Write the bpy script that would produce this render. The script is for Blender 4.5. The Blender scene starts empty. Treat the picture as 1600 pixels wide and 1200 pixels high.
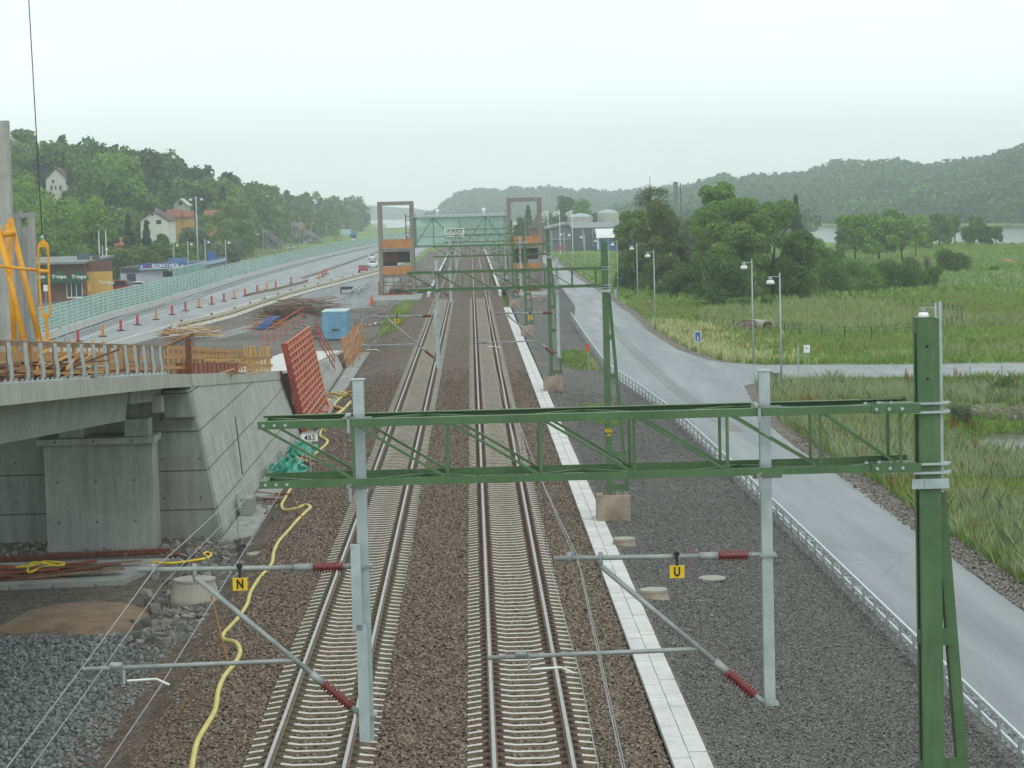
import bpy, math, random
import numpy as np
from mathutils import Vector, Matrix
R = math.radians
sc = bpy.context.scene
# ------------------------------------------------------------------ camera
F_PX, CAM_Z, PITCH, YAW, ROLL = 3729.8, 10.55, 0.0732364, 0.0156611, 0.0257674
_F = np.array([math.sin(YAW)*math.cos(PITCH), math.cos(YAW)*math.cos(PITCH), -math.sin(PITCH)])
_R0 = np.array([math.cos(YAW), -math.sin(YAW), 0.0]); _U0 = np.cross(_R0, _F)
_R = math.cos(ROLL)*_R0 - math.sin(ROLL)*_U0; _U = math.sin(ROLL)*_R0 + math.cos(ROLL)*_U0
cd = bpy.data.cameras.new('camera'); cam = bpy.data.objects.new('camera', cd); sc.collection.objects.link(cam)
cam.matrix_world = Matrix(((_R[0], _U[0], -_F[0], 0), (_R[1], _U[1], -_F[1], 0), (_R[2], _U[2], -_F[2], CAM_Z), (0, 0, 0, 1)))
cd.sensor_width = 36; cd.lens = 36*F_PX/1600; cd.clip_start = 0.5; cd.clip_end = 20000
sc.camera = cam
# ------------------------------------------------------------------ light
w = bpy.data.worlds.new('World'); sc.world = w; w.use_nodes = True
nt = w.node_tree; nt.nodes.clear()
def N(t, **k):
    n = nt.nodes.new(t)
    for a, b in k.items(): setattr(n, a, b)
    return n
out = N('ShaderNodeOutputWorld'); bg = N('ShaderNodeBackground')
sky = N('ShaderNodeTexSky', sky_type='NISHITA', sun_disc=False, sun_elevation=R(50), sun_rotation=R(200), air_density=1.0, dust_density=4.0)
tc = N('ShaderNodeTexCoord'); sep = N('ShaderNodeSeparateXYZ'); nt.links.new(tc.outputs['Generated'], sep.inputs[0])
ns = N('ShaderNodeTexNoise'); ns.inputs['Scale'].default_value = 3.0; ns.inputs['Detail'].default_value = 4
mp = N('ShaderNodeMapping'); mp.inputs['Scale'].default_value = (1, 1, 3.5); nt.links.new(tc.outputs['Generated'], mp.inputs[0]); nt.links.new(mp.outputs[0], ns.inputs['Vector'])
cr = N('ShaderNodeValToRGB'); cr.color_ramp.elements[0].position = 0.0; cr.color_ramp.elements[0].color = (15.2, 16.1, 16.1, 1)
cr.color_ramp.elements[1].position = 0.16; cr.color_ramp.elements[1].color = (9.6, 10.5, 10.6, 1)
nt.links.new(sep.outputs[2], cr.inputs[0])
mm = N('ShaderNodeMapRange'); mm.inputs[1].default_value = 0.35; mm.inputs[2].default_value = 0.7; mm.inputs[3].default_value = 0.93; mm.inputs[4].default_value = 1.03
nt.links.new(ns.outputs[0], mm.inputs[0])
vm = N('ShaderNodeVectorMath', operation='SCALE'); nt.links.new(cr.outputs[0], vm.inputs[0]); nt.links.new(mm.outputs[0], vm.inputs['Scale'])
mx = N('ShaderNodeMix', data_type='RGBA'); mx.inputs[0].default_value = 0.96   # cloud cover over the clear sky
nt.links.new(sky.outputs[0], mx.inputs[6]); nt.links.new(vm.outputs[0], mx.inputs[7])
nt.links.new(mx.outputs[2], bg.inputs[0]); bg.inputs[1].default_value = 0.097
nt.links.new(bg.outputs[0], out.inputs[0])
sd = bpy.data.lights.new('sun', 'SUN'); sd.energy = 0.9; sd.angle = R(25); sd.color = (1, 0.97, 0.93)
so = bpy.data.objects.new('sun', sd); so.rotation_euler = (R(40), 0, R(200-180)); sc.collection.objects.link(so)
sc.view_settings.view_transform = 'Standard'; sc.view_settings.look = 'None'; sc.view_settings.exposure = 0.13; sc.view_settings.gamma = 1
sc.view_settings.use_curve_mapping = False
sc.cycles.use_denoising = True
sc.cycles.max_bounces = 6; sc.cycles.transparent_max_bounces = 12; sc.cycles.volume_bounces = 4
rng = np.random.default_rng(7); random.seed(7)
# ------------------------------------------------------------------ helpers
def ray(px, py):
    return _F + _R*(px-800)/F_PX - _U*(py-600)/F_PX
def gp(px, py, z=-1.0):
    d = ray(px, py); t = (z-CAM_Z)/d[2]; return (d[0]*t, d[1]*t, z)
def at(px, py, Y):
    d = ray(px, py); t = Y/d[1]; return (d[0]*t, Y, CAM_Z+d[2]*t)
def yh(p): return 328-0.02577*(p-734)
def link(o): sc.collection.objects.link(o); return o
def tag(o, label=None, cat=None, group=None, kind=None):
    if label: o['label'] = label
    if cat: o['category'] = cat
    if group: o['group'] = group
    if kind: o['kind'] = kind
    return o
def empty(name, loc, label, cat, group=None, kind=None, rz=0):
    o = bpy.data.objects.new(name, None); o.location = loc; o.rotation_euler = (0, 0, rz); o.empty_display_size = .3
    return tag(link(o), label, cat, group, kind)
def copy_tree(o, parent=None, skip=()):
    c = o.copy(); link(c)
    if parent is not None: c.parent = parent
    for ch in list(o.children):
        if ch.name.split('.')[0] not in skip: copy_tree(ch, c, skip)
    return c
class MB:
    def __init__(s): s.v = []; s.f = []; s.m = []; s.k = 0
    def add(s, vs, fs):
        b = len(s.v); s.v += [tuple(map(float, q)) for q in vs]; s.f += [tuple(b+i for i in f) for f in fs]; s.m += [s.k]*len(fs); return s
    def box(s, x0, x1, y0, y1, z0, z1):
        return s.add([(x0,y0,z0),(x1,y0,z0),(x1,y1,z0),(x0,y1,z0),(x0,y0,z1),(x1,y0,z1),(x1,y1,z1),(x0,y1,z1)],
                     [(0,3,2,1),(4,5,6,7),(0,1,5,4),(1,2,6,5),(2,3,7,6),(3,0,4,7)])
    def hexa(s, a): return s.add(a, [(0,3,2,1),(4,5,6,7),(0,1,5,4),(1,2,6,5),(2,3,7,6),(3,0,4,7)])
    def bar(s, p, q, w=.1, h=None, up=(0,0,1)):
        h = w if h is None else h
        p = Vector(p); q = Vector(q); d = (q-p).normalized(); u = Vector(up)
        if abs(d.dot(u)) > .98: u = Vector((0,1,0))
        a = d.cross(u).normalized()*w/2; b = a.cross(d).normalized()*h/2
        return s.hexa([p-a-b, p+a-b, q+a-b, q-a-b, p-a+b, p+a+b, q+a+b, q-a+b])
    def tube(s, pts, r, n=8, cap=True):
        pts = [Vector(q) for q in pts]; L = len(pts); rs = r if isinstance(r, (list, tuple)) else [r]*L
        vs = []; prev = None
        for i, q in enumerate(pts):
            d = (pts[min(i+1, L-1)]-pts[max(i-1, 0)]).normalized()
            if prev is None:
                u = Vector((0,0,1)) if abs(d.z) < .9 else Vector((1,0,0)); a = d.cross(u).normalized()
            else: a = (prev - d*prev.dot(d)).normalized()
            prev = a; b = d.cross(a)
            for k in range(n):
                t = 2*math.pi*k/n; vs.append(q+(a*math.cos(t)+b*math.sin(t))*rs[i])
        fs = [(i*n+k, i*n+(k+1) % n, (i+1)*n+(k+1) % n, (i+1)*n+k) for i in range(L-1) for k in range(n)]
        if cap: fs += [tuple(range(n-1, -1, -1)), tuple((L-1)*n+k for k in range(n))]
        return s.add(vs, fs)
    def lathe(s, prof, c=(0,0,0), n=16):
        vs = [(c[0]+r*math.cos(2*math.pi*k/n), c[1]+r*math.sin(2*math.pi*k/n), c[2]+z) for r, z in prof for k in range(n)]
        L = len(prof)
        fs = [(i*n+k, i*n+(k+1) % n, (i+1)*n+(k+1) % n, (i+1)*n+k) for i in range(L-1) for k in range(n)]
        fs += [tuple(range(n-1, -1, -1)), tuple((L-1)*n+k for k in range(n))]
        return s.add(vs, fs)
    def prism(s, poly, a, b):   # poly: 3D pts, extruded by vector b-a
        a = Vector(a); b = Vector(b); n = len(poly)
        vs = [Vector(q)+a for q in poly]+[Vector(q)+b for q in poly]
        return s.add(vs, [tuple(range(n-1, -1, -1)), tuple(range(n, 2*n))]+[(i, (i+1) % n, n+(i+1) % n, n+i) for i in range(n)])
    def ball(s, c, rx, ry, rz, n=10, m=6, jit=0):
        vs = []; 
        for i in range(m+1):
            t = math.pi*i/m
            for k in range(n):
                p_ = 2*math.pi*k/n; j = 1+random.uniform(-jit, jit)
                vs.append((c[0]+rx*math.sin(t)*math.cos(p_)*j, c[1]+ry*math.sin(t)*math.sin(p_)*j, c[2]+rz*math.cos(t)*j))
        return s.add(vs, [(i*n+k, (i+1)*n+k, (i+1)*n+(k+1) % n, i*n+(k+1) % n) for i in range(m) for k in range(n)])
    def build(s, name, mat, parent=None, smooth=False, local=False, bevel=0):
        me = bpy.data.meshes.new(name)
        off = Vector((0,0,0)) if (parent is None or local) else world_loc(parent)
        me.from_pydata([tuple(Vector(q)-off) for q in s.v], [], s.f); me.validate()
        for m_ in (mat if isinstance(mat, (list, tuple)) else [mat]): me.materials.append(m_)
        if isinstance(mat, (list, tuple)) and len(me.polygons) == len(s.m): me.polygons.foreach_set('material_index', s.m)
        if smooth: me.polygons.foreach_set('use_smooth', [True]*len(me.polygons))
        o = link(bpy.data.objects.new(name, me))
        if parent is not None: o.parent = parent
        if bevel:
            b = o.modifiers.new('bevel', 'BEVEL'); b.width = bevel; b.segments = 2; b.limit_method = 'ANGLE'
        return o
def world_loc(o):
    v = Vector(o.location)
    while o.parent is not None: o = o.parent; v = v+Vector(o.location)
    return v
def npmesh(name, V, nper, mat, parent=None, local=True, mi=None):
    """V: (n*nper, 3) vertices, each face nper consecutive vertices"""
    n = len(V); nf = n//nper; me = bpy.data.meshes.new(name)
    me.vertices.add(n); me.vertices.foreach_set('co', np.ascontiguousarray(V, dtype=np.float32).ravel())
    me.loops.add(n); me.loops.foreach_set('vertex_index', np.arange(n, dtype=np.int32))
    me.polygons.add(nf); me.polygons.foreach_set('loop_start', np.arange(0, n, nper, dtype=np.int32))
    try: me.polygons.foreach_set('loop_total', np.full(nf, nper, dtype=np.int32))
    except Exception: pass
    for m_ in (mat if isinstance(mat, (list, tuple)) else [mat]): me.materials.append(m_)
    if mi is not None: me.polygons.foreach_set('material_index', np.asarray(mi, dtype=np.int32))
    me.update(calc_edges=True)
    o = link(bpy.data.objects.new(name, me))
    if parent is not None: o.parent = parent
    return o
def grid(name, X, Y, Z, mat, label=None, kind='structure', smooth=True):
    ny, nx = X.shape; V = np.stack([X, Y, Z], -1).reshape(-1, 3)
    i = np.arange(ny-1)[:, None]*nx+np.arange(nx-1)[None]; i = i.ravel()
    fs = np.stack([i, i+1, i+nx+1, i+nx], -1)
    me = bpy.data.meshes.new(name); me.vertices.add(len(V)); me.vertices.foreach_set('co', V.astype(np.float32).ravel())
    me.loops.add(fs.size); me.loops.foreach_set('vertex_index', fs.ravel().astype(np.int32))
    me.polygons.add(len(fs)); me.polygons.foreach_set('loop_start', np.arange(0, fs.size, 4, dtype=np.int32))
    me.polygons.foreach_set('use_smooth', [smooth]*len(fs)); me.materials.append(mat); me.update(calc_edges=True)
    o = link(bpy.data.objects.new(name, me)); tag(o, label, None, None, kind); return o
# ------------------------------------------------------------------ materials
def newmat(name):
    m = bpy.data.materials.new(name); m.use_nodes = True; t = m.node_tree; return m, t, t.nodes['Principled BSDF']
def lk(t, a, b): t.links.new(a, b)
def nd(t, ty, **k):
    n = t.nodes.new(ty)
    for a, b in k.items(): setattr(n, a, b)
    return n
def ramp(t, fac, cols):
    r = nd(t, 'ShaderNodeValToRGB'); e = r.color_ramp.elements
    while len(e) < len(cols): e.new(.5)
    for i, (p_, c) in enumerate(cols): e[i].position = p_; e[i].color = (*c, 1)
    lk(t, fac, r.inputs[0]); return r.outputs[0]
def mul(t, a, b, f=1.0, mode='MULTIPLY'):
    m = nd(t, 'ShaderNodeMix', data_type='RGBA', blend_type=mode); m.inputs[0].default_value = f if not hasattr(f, 'links') else 0
    if hasattr(f, 'links'): lk(t, f, m.inputs[0])
    lk(t, a, m.inputs[6]); 
    if hasattr(b, 'links'): lk(t, b, m.inputs[7])
    else: m.inputs[7].default_value = (*b, 1)
    return m.outputs[2]
def noise(t, vec, scale, det=4, rough=.55):
    n = nd(t, 'ShaderNodeTexNoise'); n.inputs['Scale'].default_value = scale; n.inputs['Detail'].default_value = det; n.inputs['Roughness'].default_value = rough
    if vec: lk(t, vec, n.inputs['Vector'])
    return n.outputs[0]
def coord(t, sc_=(1,1,1)):
    c = nd(t, 'ShaderNodeTexCoord'); m = nd(t, 'ShaderNodeMapping'); m.inputs['Scale'].default_value = sc_; lk(t, c.outputs['Object'], m.inputs[0]); return m.outputs[0]
def bump(t, b, h, strength=.3, dist=.05):
    n = nd(t, 'ShaderNodeBump'); n.inputs['Strength'].default_value = strength; n.inputs['Distance'].default_value = dist
    lk(t, h, n.inputs['Height']); lk(t, n.outputs[0], b.inputs['Normal'])
def plain(name, c, c2=None, scale=3, rough=.7, metal=0, bmp=0, bs=20, stretch=(1,1,1), spec=.5, coat=0):
    m, t, b = newmat(name); v = coord(t, stretch)
    c2 = c2 or tuple(x*.78 for x in c)
    lk(t, ramp(t, noise(t, v, scale, 5, .6), [(.36, c2), (.62, c)]), b.inputs['Base Color'])
    b.inputs['Roughness'].default_value = rough; b.inputs['Metallic'].default_value = metal; b.inputs['Specular IOR Level'].default_value = spec
    if bmp: bump(t, b, noise(t, v, bs, 3), bmp, .02)
    return m
def gravel(name, cols, size=18, low=.25, lowc=(.6,.58,.55), bmp=.8, detail2=True, rough=.85, dist=.03, patch=None):
    m, t, b = newmat(name); v = coord(t)
    vo = nd(t, 'ShaderNodeTexVoronoi'); vo.inputs['Scale'].default_value = size; lk(t, v, vo.inputs['Vector'])
    sp = nd(t, 'ShaderNodeSeparateColor'); lk(t, vo.outputs['Color'], sp.inputs[0])
    c = ramp(t, sp.outputs[0], cols)
    c = mul(t, c, ramp(t, noise(t, v, low, 5, .6), [(.35, lowc), (.65, (1.12,1.1,1.08))]))
    dk = nd(t, 'ShaderNodeMapRange'); lk(t, vo.outputs['Distance'], dk.inputs[0]); dk.inputs[1].default_value = .25; dk.inputs[2].default_value = .75; dk.inputs[3].default_value = 1; dk.inputs[4].default_value = .45
    cc = nd(t, 'ShaderNodeCombineColor')
    for i in range(3): lk(t, dk.outputs[0], cc.inputs[i])
    c = mul(t, c, cc.outputs[0], .8)
    if patch:
        c = mul(t, c, patch[0], ramp(t, noise(t, v, patch[1], 4, .6), [(patch[2], (0,0,0)), (patch[2]+.1, (1,1,1))]), 'MIX')
    lk(t, c, b.inputs['Base Color']); b.inputs['Roughness'].default_value = rough; b.inputs['Specular IOR Level'].default_value = .3
    inv = nd(t, 'ShaderNodeMath', operation='SUBTRACT'); inv.inputs[0].default_value = 1; lk(t, vo.outputs['Distance'], inv.inputs[1])
    bump(t, b, inv.outputs[0], bmp, dist); return m
def foliage(name, cols, nscale=.35, trans=.25):
    m, t, b = newmat(name); g = nd(t, 'ShaderNodeNewGeometry'); v = coord(t)
    ad = nd(t, 'ShaderNodeMath', operation='ADD'); s1 = nd(t, 'ShaderNodeMath', operation='MULTIPLY'); s1.inputs[1].default_value = .5
    oi = nd(t, 'ShaderNodeObjectInfo'); s2 = nd(t, 'ShaderNodeMath', operation='MULTIPLY_ADD'); s2.inputs[1].default_value = .35
    lk(t, g.outputs['Random Per Island'], s1.inputs[0]); lk(t, oi.outputs['Random'], s2.inputs[0]); lk(t, s1.outputs[0], s2.inputs[2])
    lk(t, s2.outputs[0], ad.inputs[0])
    s3 = nd(t, 'ShaderNodeMath', operation='MULTIPLY_ADD'); s3.inputs[1].default_value = .95; s3.inputs[2].default_value = -.25; lk(t, noise(t, v, nscale, 3), s3.inputs[0]); lk(t, s3.outputs[0], ad.inputs[1])
    c = ramp(t, ad.outputs[0], [(.2+.7*i/(len(cols)-1), k) for i, k in enumerate(cols)])
    lk(t, c, b.inputs['Base Color']); b.inputs['Roughness'].default_value = .75; b.inputs['Specular IOR Level'].default_value = .2
    if trans:
        tr = nd(t, 'ShaderNodeBsdfTranslucent'); lk(t, c, tr.inputs[0]); ms = nd(t, 'ShaderNodeMixShader'); ms.inputs[0].default_value = trans
        o = t.nodes['Material Output']; lk(t, b.outputs[0], ms.inputs[1]); lk(t, tr.outputs[0], ms.inputs[2]); lk(t, ms.outputs[0], o.inputs[0])
    return m
def concrete(name, c, joint=0, streak=1, dark=.55, tie=None):
    m, t, b = newmat(name); v = coord(t); vs = coord(t, (3.2, 3.2, .22))
    col = ramp(t, noise(t, v, .8, 6, .65), [(.3, tuple(x*.8 for x in c)), (.7, tuple(x*1.12 for x in c))])
    if streak: col = mul(t, col, ramp(t, noise(t, vs, 1.2, 5, .7), [(.35, (dark+.12,)*3), (.6, (1.05,)*3)]), .65)
    col = mul(t, col, ramp(t, noise(t, v, 14, 3), [(.3, (.85,)*3), (.7, (1.06,)*3)]), .8)
    col = mul(t, col, tuple(min(1,x*1.45) for x in c), ramp(t, noise(t, v, 1.7, 3, .5), [(.70,(0,0,0)),(.78,(.6,.6,.6))]), 'MIX')
    if tie:
        tv = nd(t, 'ShaderNodeTexVoronoi'); tv.inputs['Scale'].default_value = 1; tv.inputs['Randomness'].default_value = 0; lk(t, coord(t, tie), tv.inputs['Vector'])
        col = mul(t, col, ramp(t, tv.outputs['Distance'], [(.030,(.45,)*3),(.042,(1,)*3)]))
    if joint:
        sx = nd(t, 'ShaderNodeSeparateXYZ'); lk(t, nd(t, 'ShaderNodeNewGeometry').outputs['Position'], sx.inputs[0])
        md = nd(t, 'ShaderNodeMath', operation='PINGPONG'); md.inputs[1].default_value = joint/2; lk(t, sx.outputs[2], md.inputs[0])
        col = mul(t, col, ramp(t, md.outputs[0], [(.018, (.32,)*3), (.035, (1,)*3)]))
    lk(t, col, b.inputs['Base Color']); b.inputs['Roughness'].default_value = .85; bump(t, b, noise(t, v, 9, 6, .7), .25, .02); return m
G_GREEN = plain('paint_green', (.072,.150,.060), (.050,.112,.045), 2.2, .5, 0, .15, 6)
GALV = plain('galvanised', (.42,.49,.50), (.33,.40,.41), 4, .45, .35)
GALV_B = plain('galvanised_bright', (.60,.66,.67), (.48,.54,.55), 4, .4, .3)
GALV_D = plain('galvanised_dull', (.34,.37,.36), (.24,.27,.27), 5, .6, .2)
POLE = plain('pole_grey', (.36,.43,.43), (.30,.36,.37), 2, .5, .2)
RED_INS = plain('insulator_red', (.22,.035,.04), (.16,.025,.03), 8, .35)
DARK = plain('dark_metal', (.03,.03,.032), None, 5, .5)
YEL = plain('sign_yellow', (.75,.50,.01), (.65,.42,.01), 3, .5)
BLACK = plain('black_print', (.012,.012,.014), None, 5, .6)
t = G_GREEN.node_tree; b = t.nodes['Principled BSDF']; c0 = b.inputs['Base Color'].links[0].from_socket; v = coord(t)
c1 = mul(t, c0, (.075,.06,.035), ramp(t, noise(t, v, 7, 6, .75), [(.60,(0,0,0)),(.74,(.75,.75,.75))]), 'MIX')
c1 = mul(t, c1, (.16,.20,.14), ramp(t, noise(t, coord(t, (9,9,.6)), 1.5, 4, .7), [(.55,(0,0,0)),(.8,(.5,.5,.5))]), 'MIX'); lk(t, c1, b.inputs['Base Color'])
WHITE = plain('white_paint', (.78,.80,.78), (.66,.68,.66), 3, .5)
WHITE2 = plain('glass_white', (.85,.87,.86), None, 1, .25)
RAILTOP = plain('rail_head', (.42,.42,.40), (.34,.33,.31), 1.5, .38, .6)
RAILSIDE = plain('rail_side', (.21,.155,.11), (.15,.11,.08), 4, .85)
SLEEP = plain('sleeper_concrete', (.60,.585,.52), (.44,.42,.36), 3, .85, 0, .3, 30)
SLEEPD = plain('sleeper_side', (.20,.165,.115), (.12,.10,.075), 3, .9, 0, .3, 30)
CLIP = plain('rail_fastening', (.085,.030,.022), (.05,.025,.02), 8, .75)
CLIP2 = plain('rail_fastening_dark', (.10,.085,.05), (.06,.05,.03), 8, .75)
BALLAST = gravel('ballast', [(.0,(.055,.04,.03)),(.3,(.125,.090,.068)),(.6,(.20,.145,.112)),(.8,(.145,.13,.11)),(1,(.32,.27,.22))], 11, .35, (.76,.73,.68), .9, dist=.05)
GREYGRAV = gravel('grey_gravel', [(0,(.06,.06,.058)),(.4,(.115,.113,.108)),(.8,(.175,.17,.16)),(1,(.33,.32,.30))], 15, .25, (.78,.76,.74), .8, dist=.03, patch=((.16,.15,.135), .12, .6))
DARKGRAV = gravel('dark_gravel', [(0,(.045,.055,.055)),(.5,(.095,.110,.108)),(.9,(.16,.175,.17)),(1,(.30,.31,.30))], 9, .3, (.75,.75,.75), .9, dist=.05)
DIRT = gravel('site_dirt', [(0,(.10,.092,.08)),(.5,(.16,.15,.13)),(1,(.26,.24,.21))], 9, .09, (.62,.58,.54), .5, dist=.03, patch=((.13,.12,.11), .05, .55))
SHOULDER = gravel('shoulder_gravel', [(0,(.13,.115,.10)),(.5,(.20,.175,.155)),(1,(.32,.29,.26))], 16, .4, (.8,.76,.74), .5, dist=.02)
SAND = plain('sand', (.24,.165,.10), (.15,.11,.075), 1.3, .95, 0, .5, 12)
def asphalt(name, c, wet=.42, scale=.12):
    m, t, b = newmat(name); v = coord(t); v2 = coord(t, (1, .06, 1))
    col = ramp(t, noise(t, v, 60, 2), [(.3, tuple(x*.75 for x in c)), (.7, tuple(x*1.3 for x in c))])
    col = mul(t, col, ramp(t, noise(t, v2, .9, 5, .6), [(.3, (.90,)*3), (.7, (1.08,)*3)]))
    col = mul(t, col, ramp(t, noise(t, v, scale, 5, .6), [(.38, (.9,)*3), (.6, (1.06,)*3)]))
    wv = nd(t, 'ShaderNodeVectorMath', operation='ADD'); nn_ = nd(t, 'ShaderNodeTexNoise'); nn_.inputs['Scale'].default_value = .9; lk(t, v, nn_.inputs['Vector']); lk(t, v, wv.inputs[0]); lk(t, nn_.outputs['Color'], wv.inputs[1])
    vc = nd(t, 'ShaderNodeTexVoronoi', feature='DISTANCE_TO_EDGE'); vc.inputs['Scale'].default_value = .16; lk(t, wv.outputs[0], vc.inputs['Vector'])
    col = mul(t, col, ramp(t, vc.outputs['Distance'], [(.0,(.62,)*3),(.012,(1,)*3)]), ramp(t, noise(t, v, .07, 2), [(.48,(0,0,0)),(.56,(1,1,1))]))
    lk(t, col, b.inputs['Base Color'])
    rr = nd(t, 'ShaderNodeMapRange'); lk(t, noise(t, v2, .7, 4, .6), rr.inputs[0]); rr.inputs[1].default_value = .35; rr.inputs[2].default_value = .65; rr.inputs[3].default_value = wet-.05; rr.inputs[4].default_value = wet+.10
    lk(t, rr.outputs[0], b.inputs['Roughness']); b.inputs['Specular IOR Level'].default_value = .5
    return m
ASPH = asphalt('asphalt_wet', (.150,.168,.178), .36)
ASPH2 = asphalt('asphalt_motorway', (.17,.185,.19), .42)
ASPH3 = asphalt('asphalt_new', (.09,.10,.105), .42)
LINE = plain('road_line', (.62,.64,.63), (.40,.41,.41), 1.5, .6)
CONC = concrete('concrete_pale', (.40,.41,.38), 1.42, 1, .5, (0,.71,.70))
CONC_F = concrete('concrete_fascia', (.40,.40,.36), 0, 1, .62)
CONC_D = concrete('concrete_dark', (.25,.265,.25), 1.42, 1, .55, (.75,0,.70))
CONC_P = concrete('concrete_pier', (.31,.325,.305), 0, 1, .55, (.75,0,.70))
CONC_T = concrete('concrete_tower', (.38,.385,.365), 0, 1, .55)
CONC_W = concrete('concrete_white', (.60,.60,.58), 0, 0)
FOUND = plain('foundation_brown', (.34,.29,.23), (.17,.12,.085), 1.1, .85, 0, .3, 12)
SLAB = concrete('duct_slab', (.58,.58,.56), 0, 0)
WOOD_N = plain('wood_new', (.50,.27,.10), (.32,.17,.07), 2, .8, 0, 0, 20, (1,8,8))
WOOD_Y = plain('wood_yellow', (.60,.36,.10), (.42,.24,.07), 2, .8)
WOOD_G = plain('wood_weathered', (.26,.17,.10), (.14,.09,.06), 2, .85)
PLY = plain('plywood', (.46,.20,.065), (.34,.15,.05), 1.2, .7)
PLYR = plain('plywood_rust', (.30,.075,.025), (.20,.05,.02), 2, .7)
RED_F = plain('formwork_red', (.48,.075,.035), (.32,.05,.03), 1.5, .6)
RED_FD = plain('formwork_red_dark', (.30,.045,.025), (.13,.025,.02), 2, .7)
RUST = plain('rust', (.17,.065,.03), (.09,.04,.025), 5, .9)
YTUBE = plain('yellow_steel', (.72,.33,.012), (.55,.24,.01), 2, .45)
HOSE = plain('yellow_hose', (.62,.55,.15), (.50,.44,.12), 2, .5)
TARP = plain('green_tarp', (.02,.32,.20), (.012,.18,.12), 2, .5, 0, .6, 9)
BLUE = plain('blue_container', (.16,.36,.52), (.12,.28,.42), 2, .55)
BLUE_L = plain('blue_pale', (.42,.58,.60), (.34,.50,.54), 2, .6)
BLUE_S = plain('sign_blue', (.01,.12,.42), (.01,.09,.33), 2, .45)
BLUE_T = plain('tarp_blue', (.03,.12,.40), (.02,.07,.22), 2, .5)
CARRED = plain('car_red', (.38,.02,.035), (.34,.02,.03), 1, .25)
CARWHITE = plain('car_white', (.72,.73,.72), (.66,.67,.66), 1, .25)
CARBLUE = plain('car_blue', (.04,.16,.42), (.03,.12,.34), 1, .25)
GLASSD = plain('dark_glass', (.03,.04,.045), (.02,.03,.03), 1, .12)
TYRE = plain('tyre', (.02,.02,.02), None, 1, .8)
ORANGE = plain('orange_red', (.62,.08,.03), (.5,.06,.02), 2, .5)
BARK = plain('bark', (.085,.06,.042), (.05,.038,.028), 4, .95)
GRASSG = None
# ------------------------------------------------------------------ ground height
def sm(t): t = np.clip(t, 0, 1); return t*t*(3-2*t)
LH_P = [-2500,-400, 0, 100, 180, 240, 330, 390, 440, 500, 528, 545, 600]
LH_Y = [-100,195, 216, 224, 238, 250, 268, 296, 308, 316, 340, 372, 420]
def lhill(x, Y):
    p = 734+F_PX*x/np.maximum(Y, 1); foot = np.interp(p, [-400,300,400,500,553,600], [450,470,640,900,1200,1250]); cd_ = foot+270
    zc = np.maximum(CAM_Z+(yh(p)-np.interp(p, LH_P, LH_Y))*cd_/F_PX-18, 0)
    return (zc+1)*sm((Y-foot)/(cd_-foot))*np.where(Y > cd_, 1-.4*sm((Y-cd_)/600), 1)*(p < 600)*np.where(Y > 2400, 0, 1)
def n2(x, y, s, seed=0):
    return (np.sin(x/s+seed)+np.sin(y/s*1.3+seed*2.1)+np.sin((x+y)/s*.7+1.3*seed)+np.sin((x-1.7*y)/s*1.9+seed*.7)*.5)/3.5
def gz(x, Y):
    x = np.asarray(x, float); Y = np.asarray(Y, float)
    z = np.full(np.broadcast(x, Y).shape, -1.05)
    z = z+np.where(x > 17.5, (-.25+.25*n2(x, Y, 9, 1)+.12*n2(x, Y, 3.1, 2))*sm((x-17.5)/5)*np.where((Y > 148) & (Y < 172), sm(np.abs(Y-160)/12-.1) if False else .0, 1), 0)
    # pond
    d = ((x-30)/8)**2+((Y-118)/10.5)**2; z = z-1.3*(1-sm((d-.5)/.9))*(x > 15)
    # river on the right and fjord ahead
    sh = np.interp(x, [30,60,102,125,134,160], [800,760,705,615,580,500]); fs = np.interp(x, [-120,60,180,212,235,260], [1800,1400,1215,1095,1000,900])
    z = z-2.6*sm((Y-sh)/14)*(1-sm((Y-fs)/10))*(x > 40)
    z = np.where(x < -45, z+lhill(x, Y), z)
    return z
ys = np.concatenate([np.arange(-60, 60, 6), np.arange(60, 300, 2.0), np.arange(300, 900, 7), np.arange(900, 2600, 25), [2700, 3000, 3400, 3800, 4250]])
xs = np.concatenate([[-2900,-1500,-1000,-700,-500], np.arange(-400, -60, 8), np.arange(-60, -5, 5), np.arange(-5, 15, 2.5), np.arange(15, 60, 1.0), np.arange(60, 300, 6), [320,400,500,700,1000,2000,3100]])
X, Y = np.meshgrid(xs, ys); Z = gz(X, Y)
m, t, b = newmat('meadow'); v = coord(t)
c = ramp(t, noise(t, v, .05, 5, .6), [(.3, (.150,.260,.065)),(.5,(.210,.345,.090)),(.68,(.28,.39,.14))])
c = mul(t, c, ramp(t, noise(t, coord(t, (1,.35,1)), .5, 5, .65), [(.3, (.6,.62,.55)),(.7,(1.25,1.2,1.15))]))
c = mul(t, c, ramp(t, noise(t, v, 5, 3, .6), [(.3, (.62,.62,.6)),(.7,(1.2,1.2,1.2))]))
lk(t, c, b.inputs['Base Color']); b.inputs['Roughness'].default_value = 1; b.inputs['Specular IOR Level'].default_value = .1
bump(t, b, noise(t, v, 3, 5, .7), .8, .4); MEADOW = m
grid('ground', X, Y, Z, MEADOW)
def sheet(name, poly, mat, z, kind='structure', step=None):
    mb = MB(); mb.add([(q[0], q[1], z if len(q) < 3 else q[2]) for q in poly], [tuple(range(len(poly)))])
    return tag(mb.build(name, mat), kind=kind)
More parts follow.
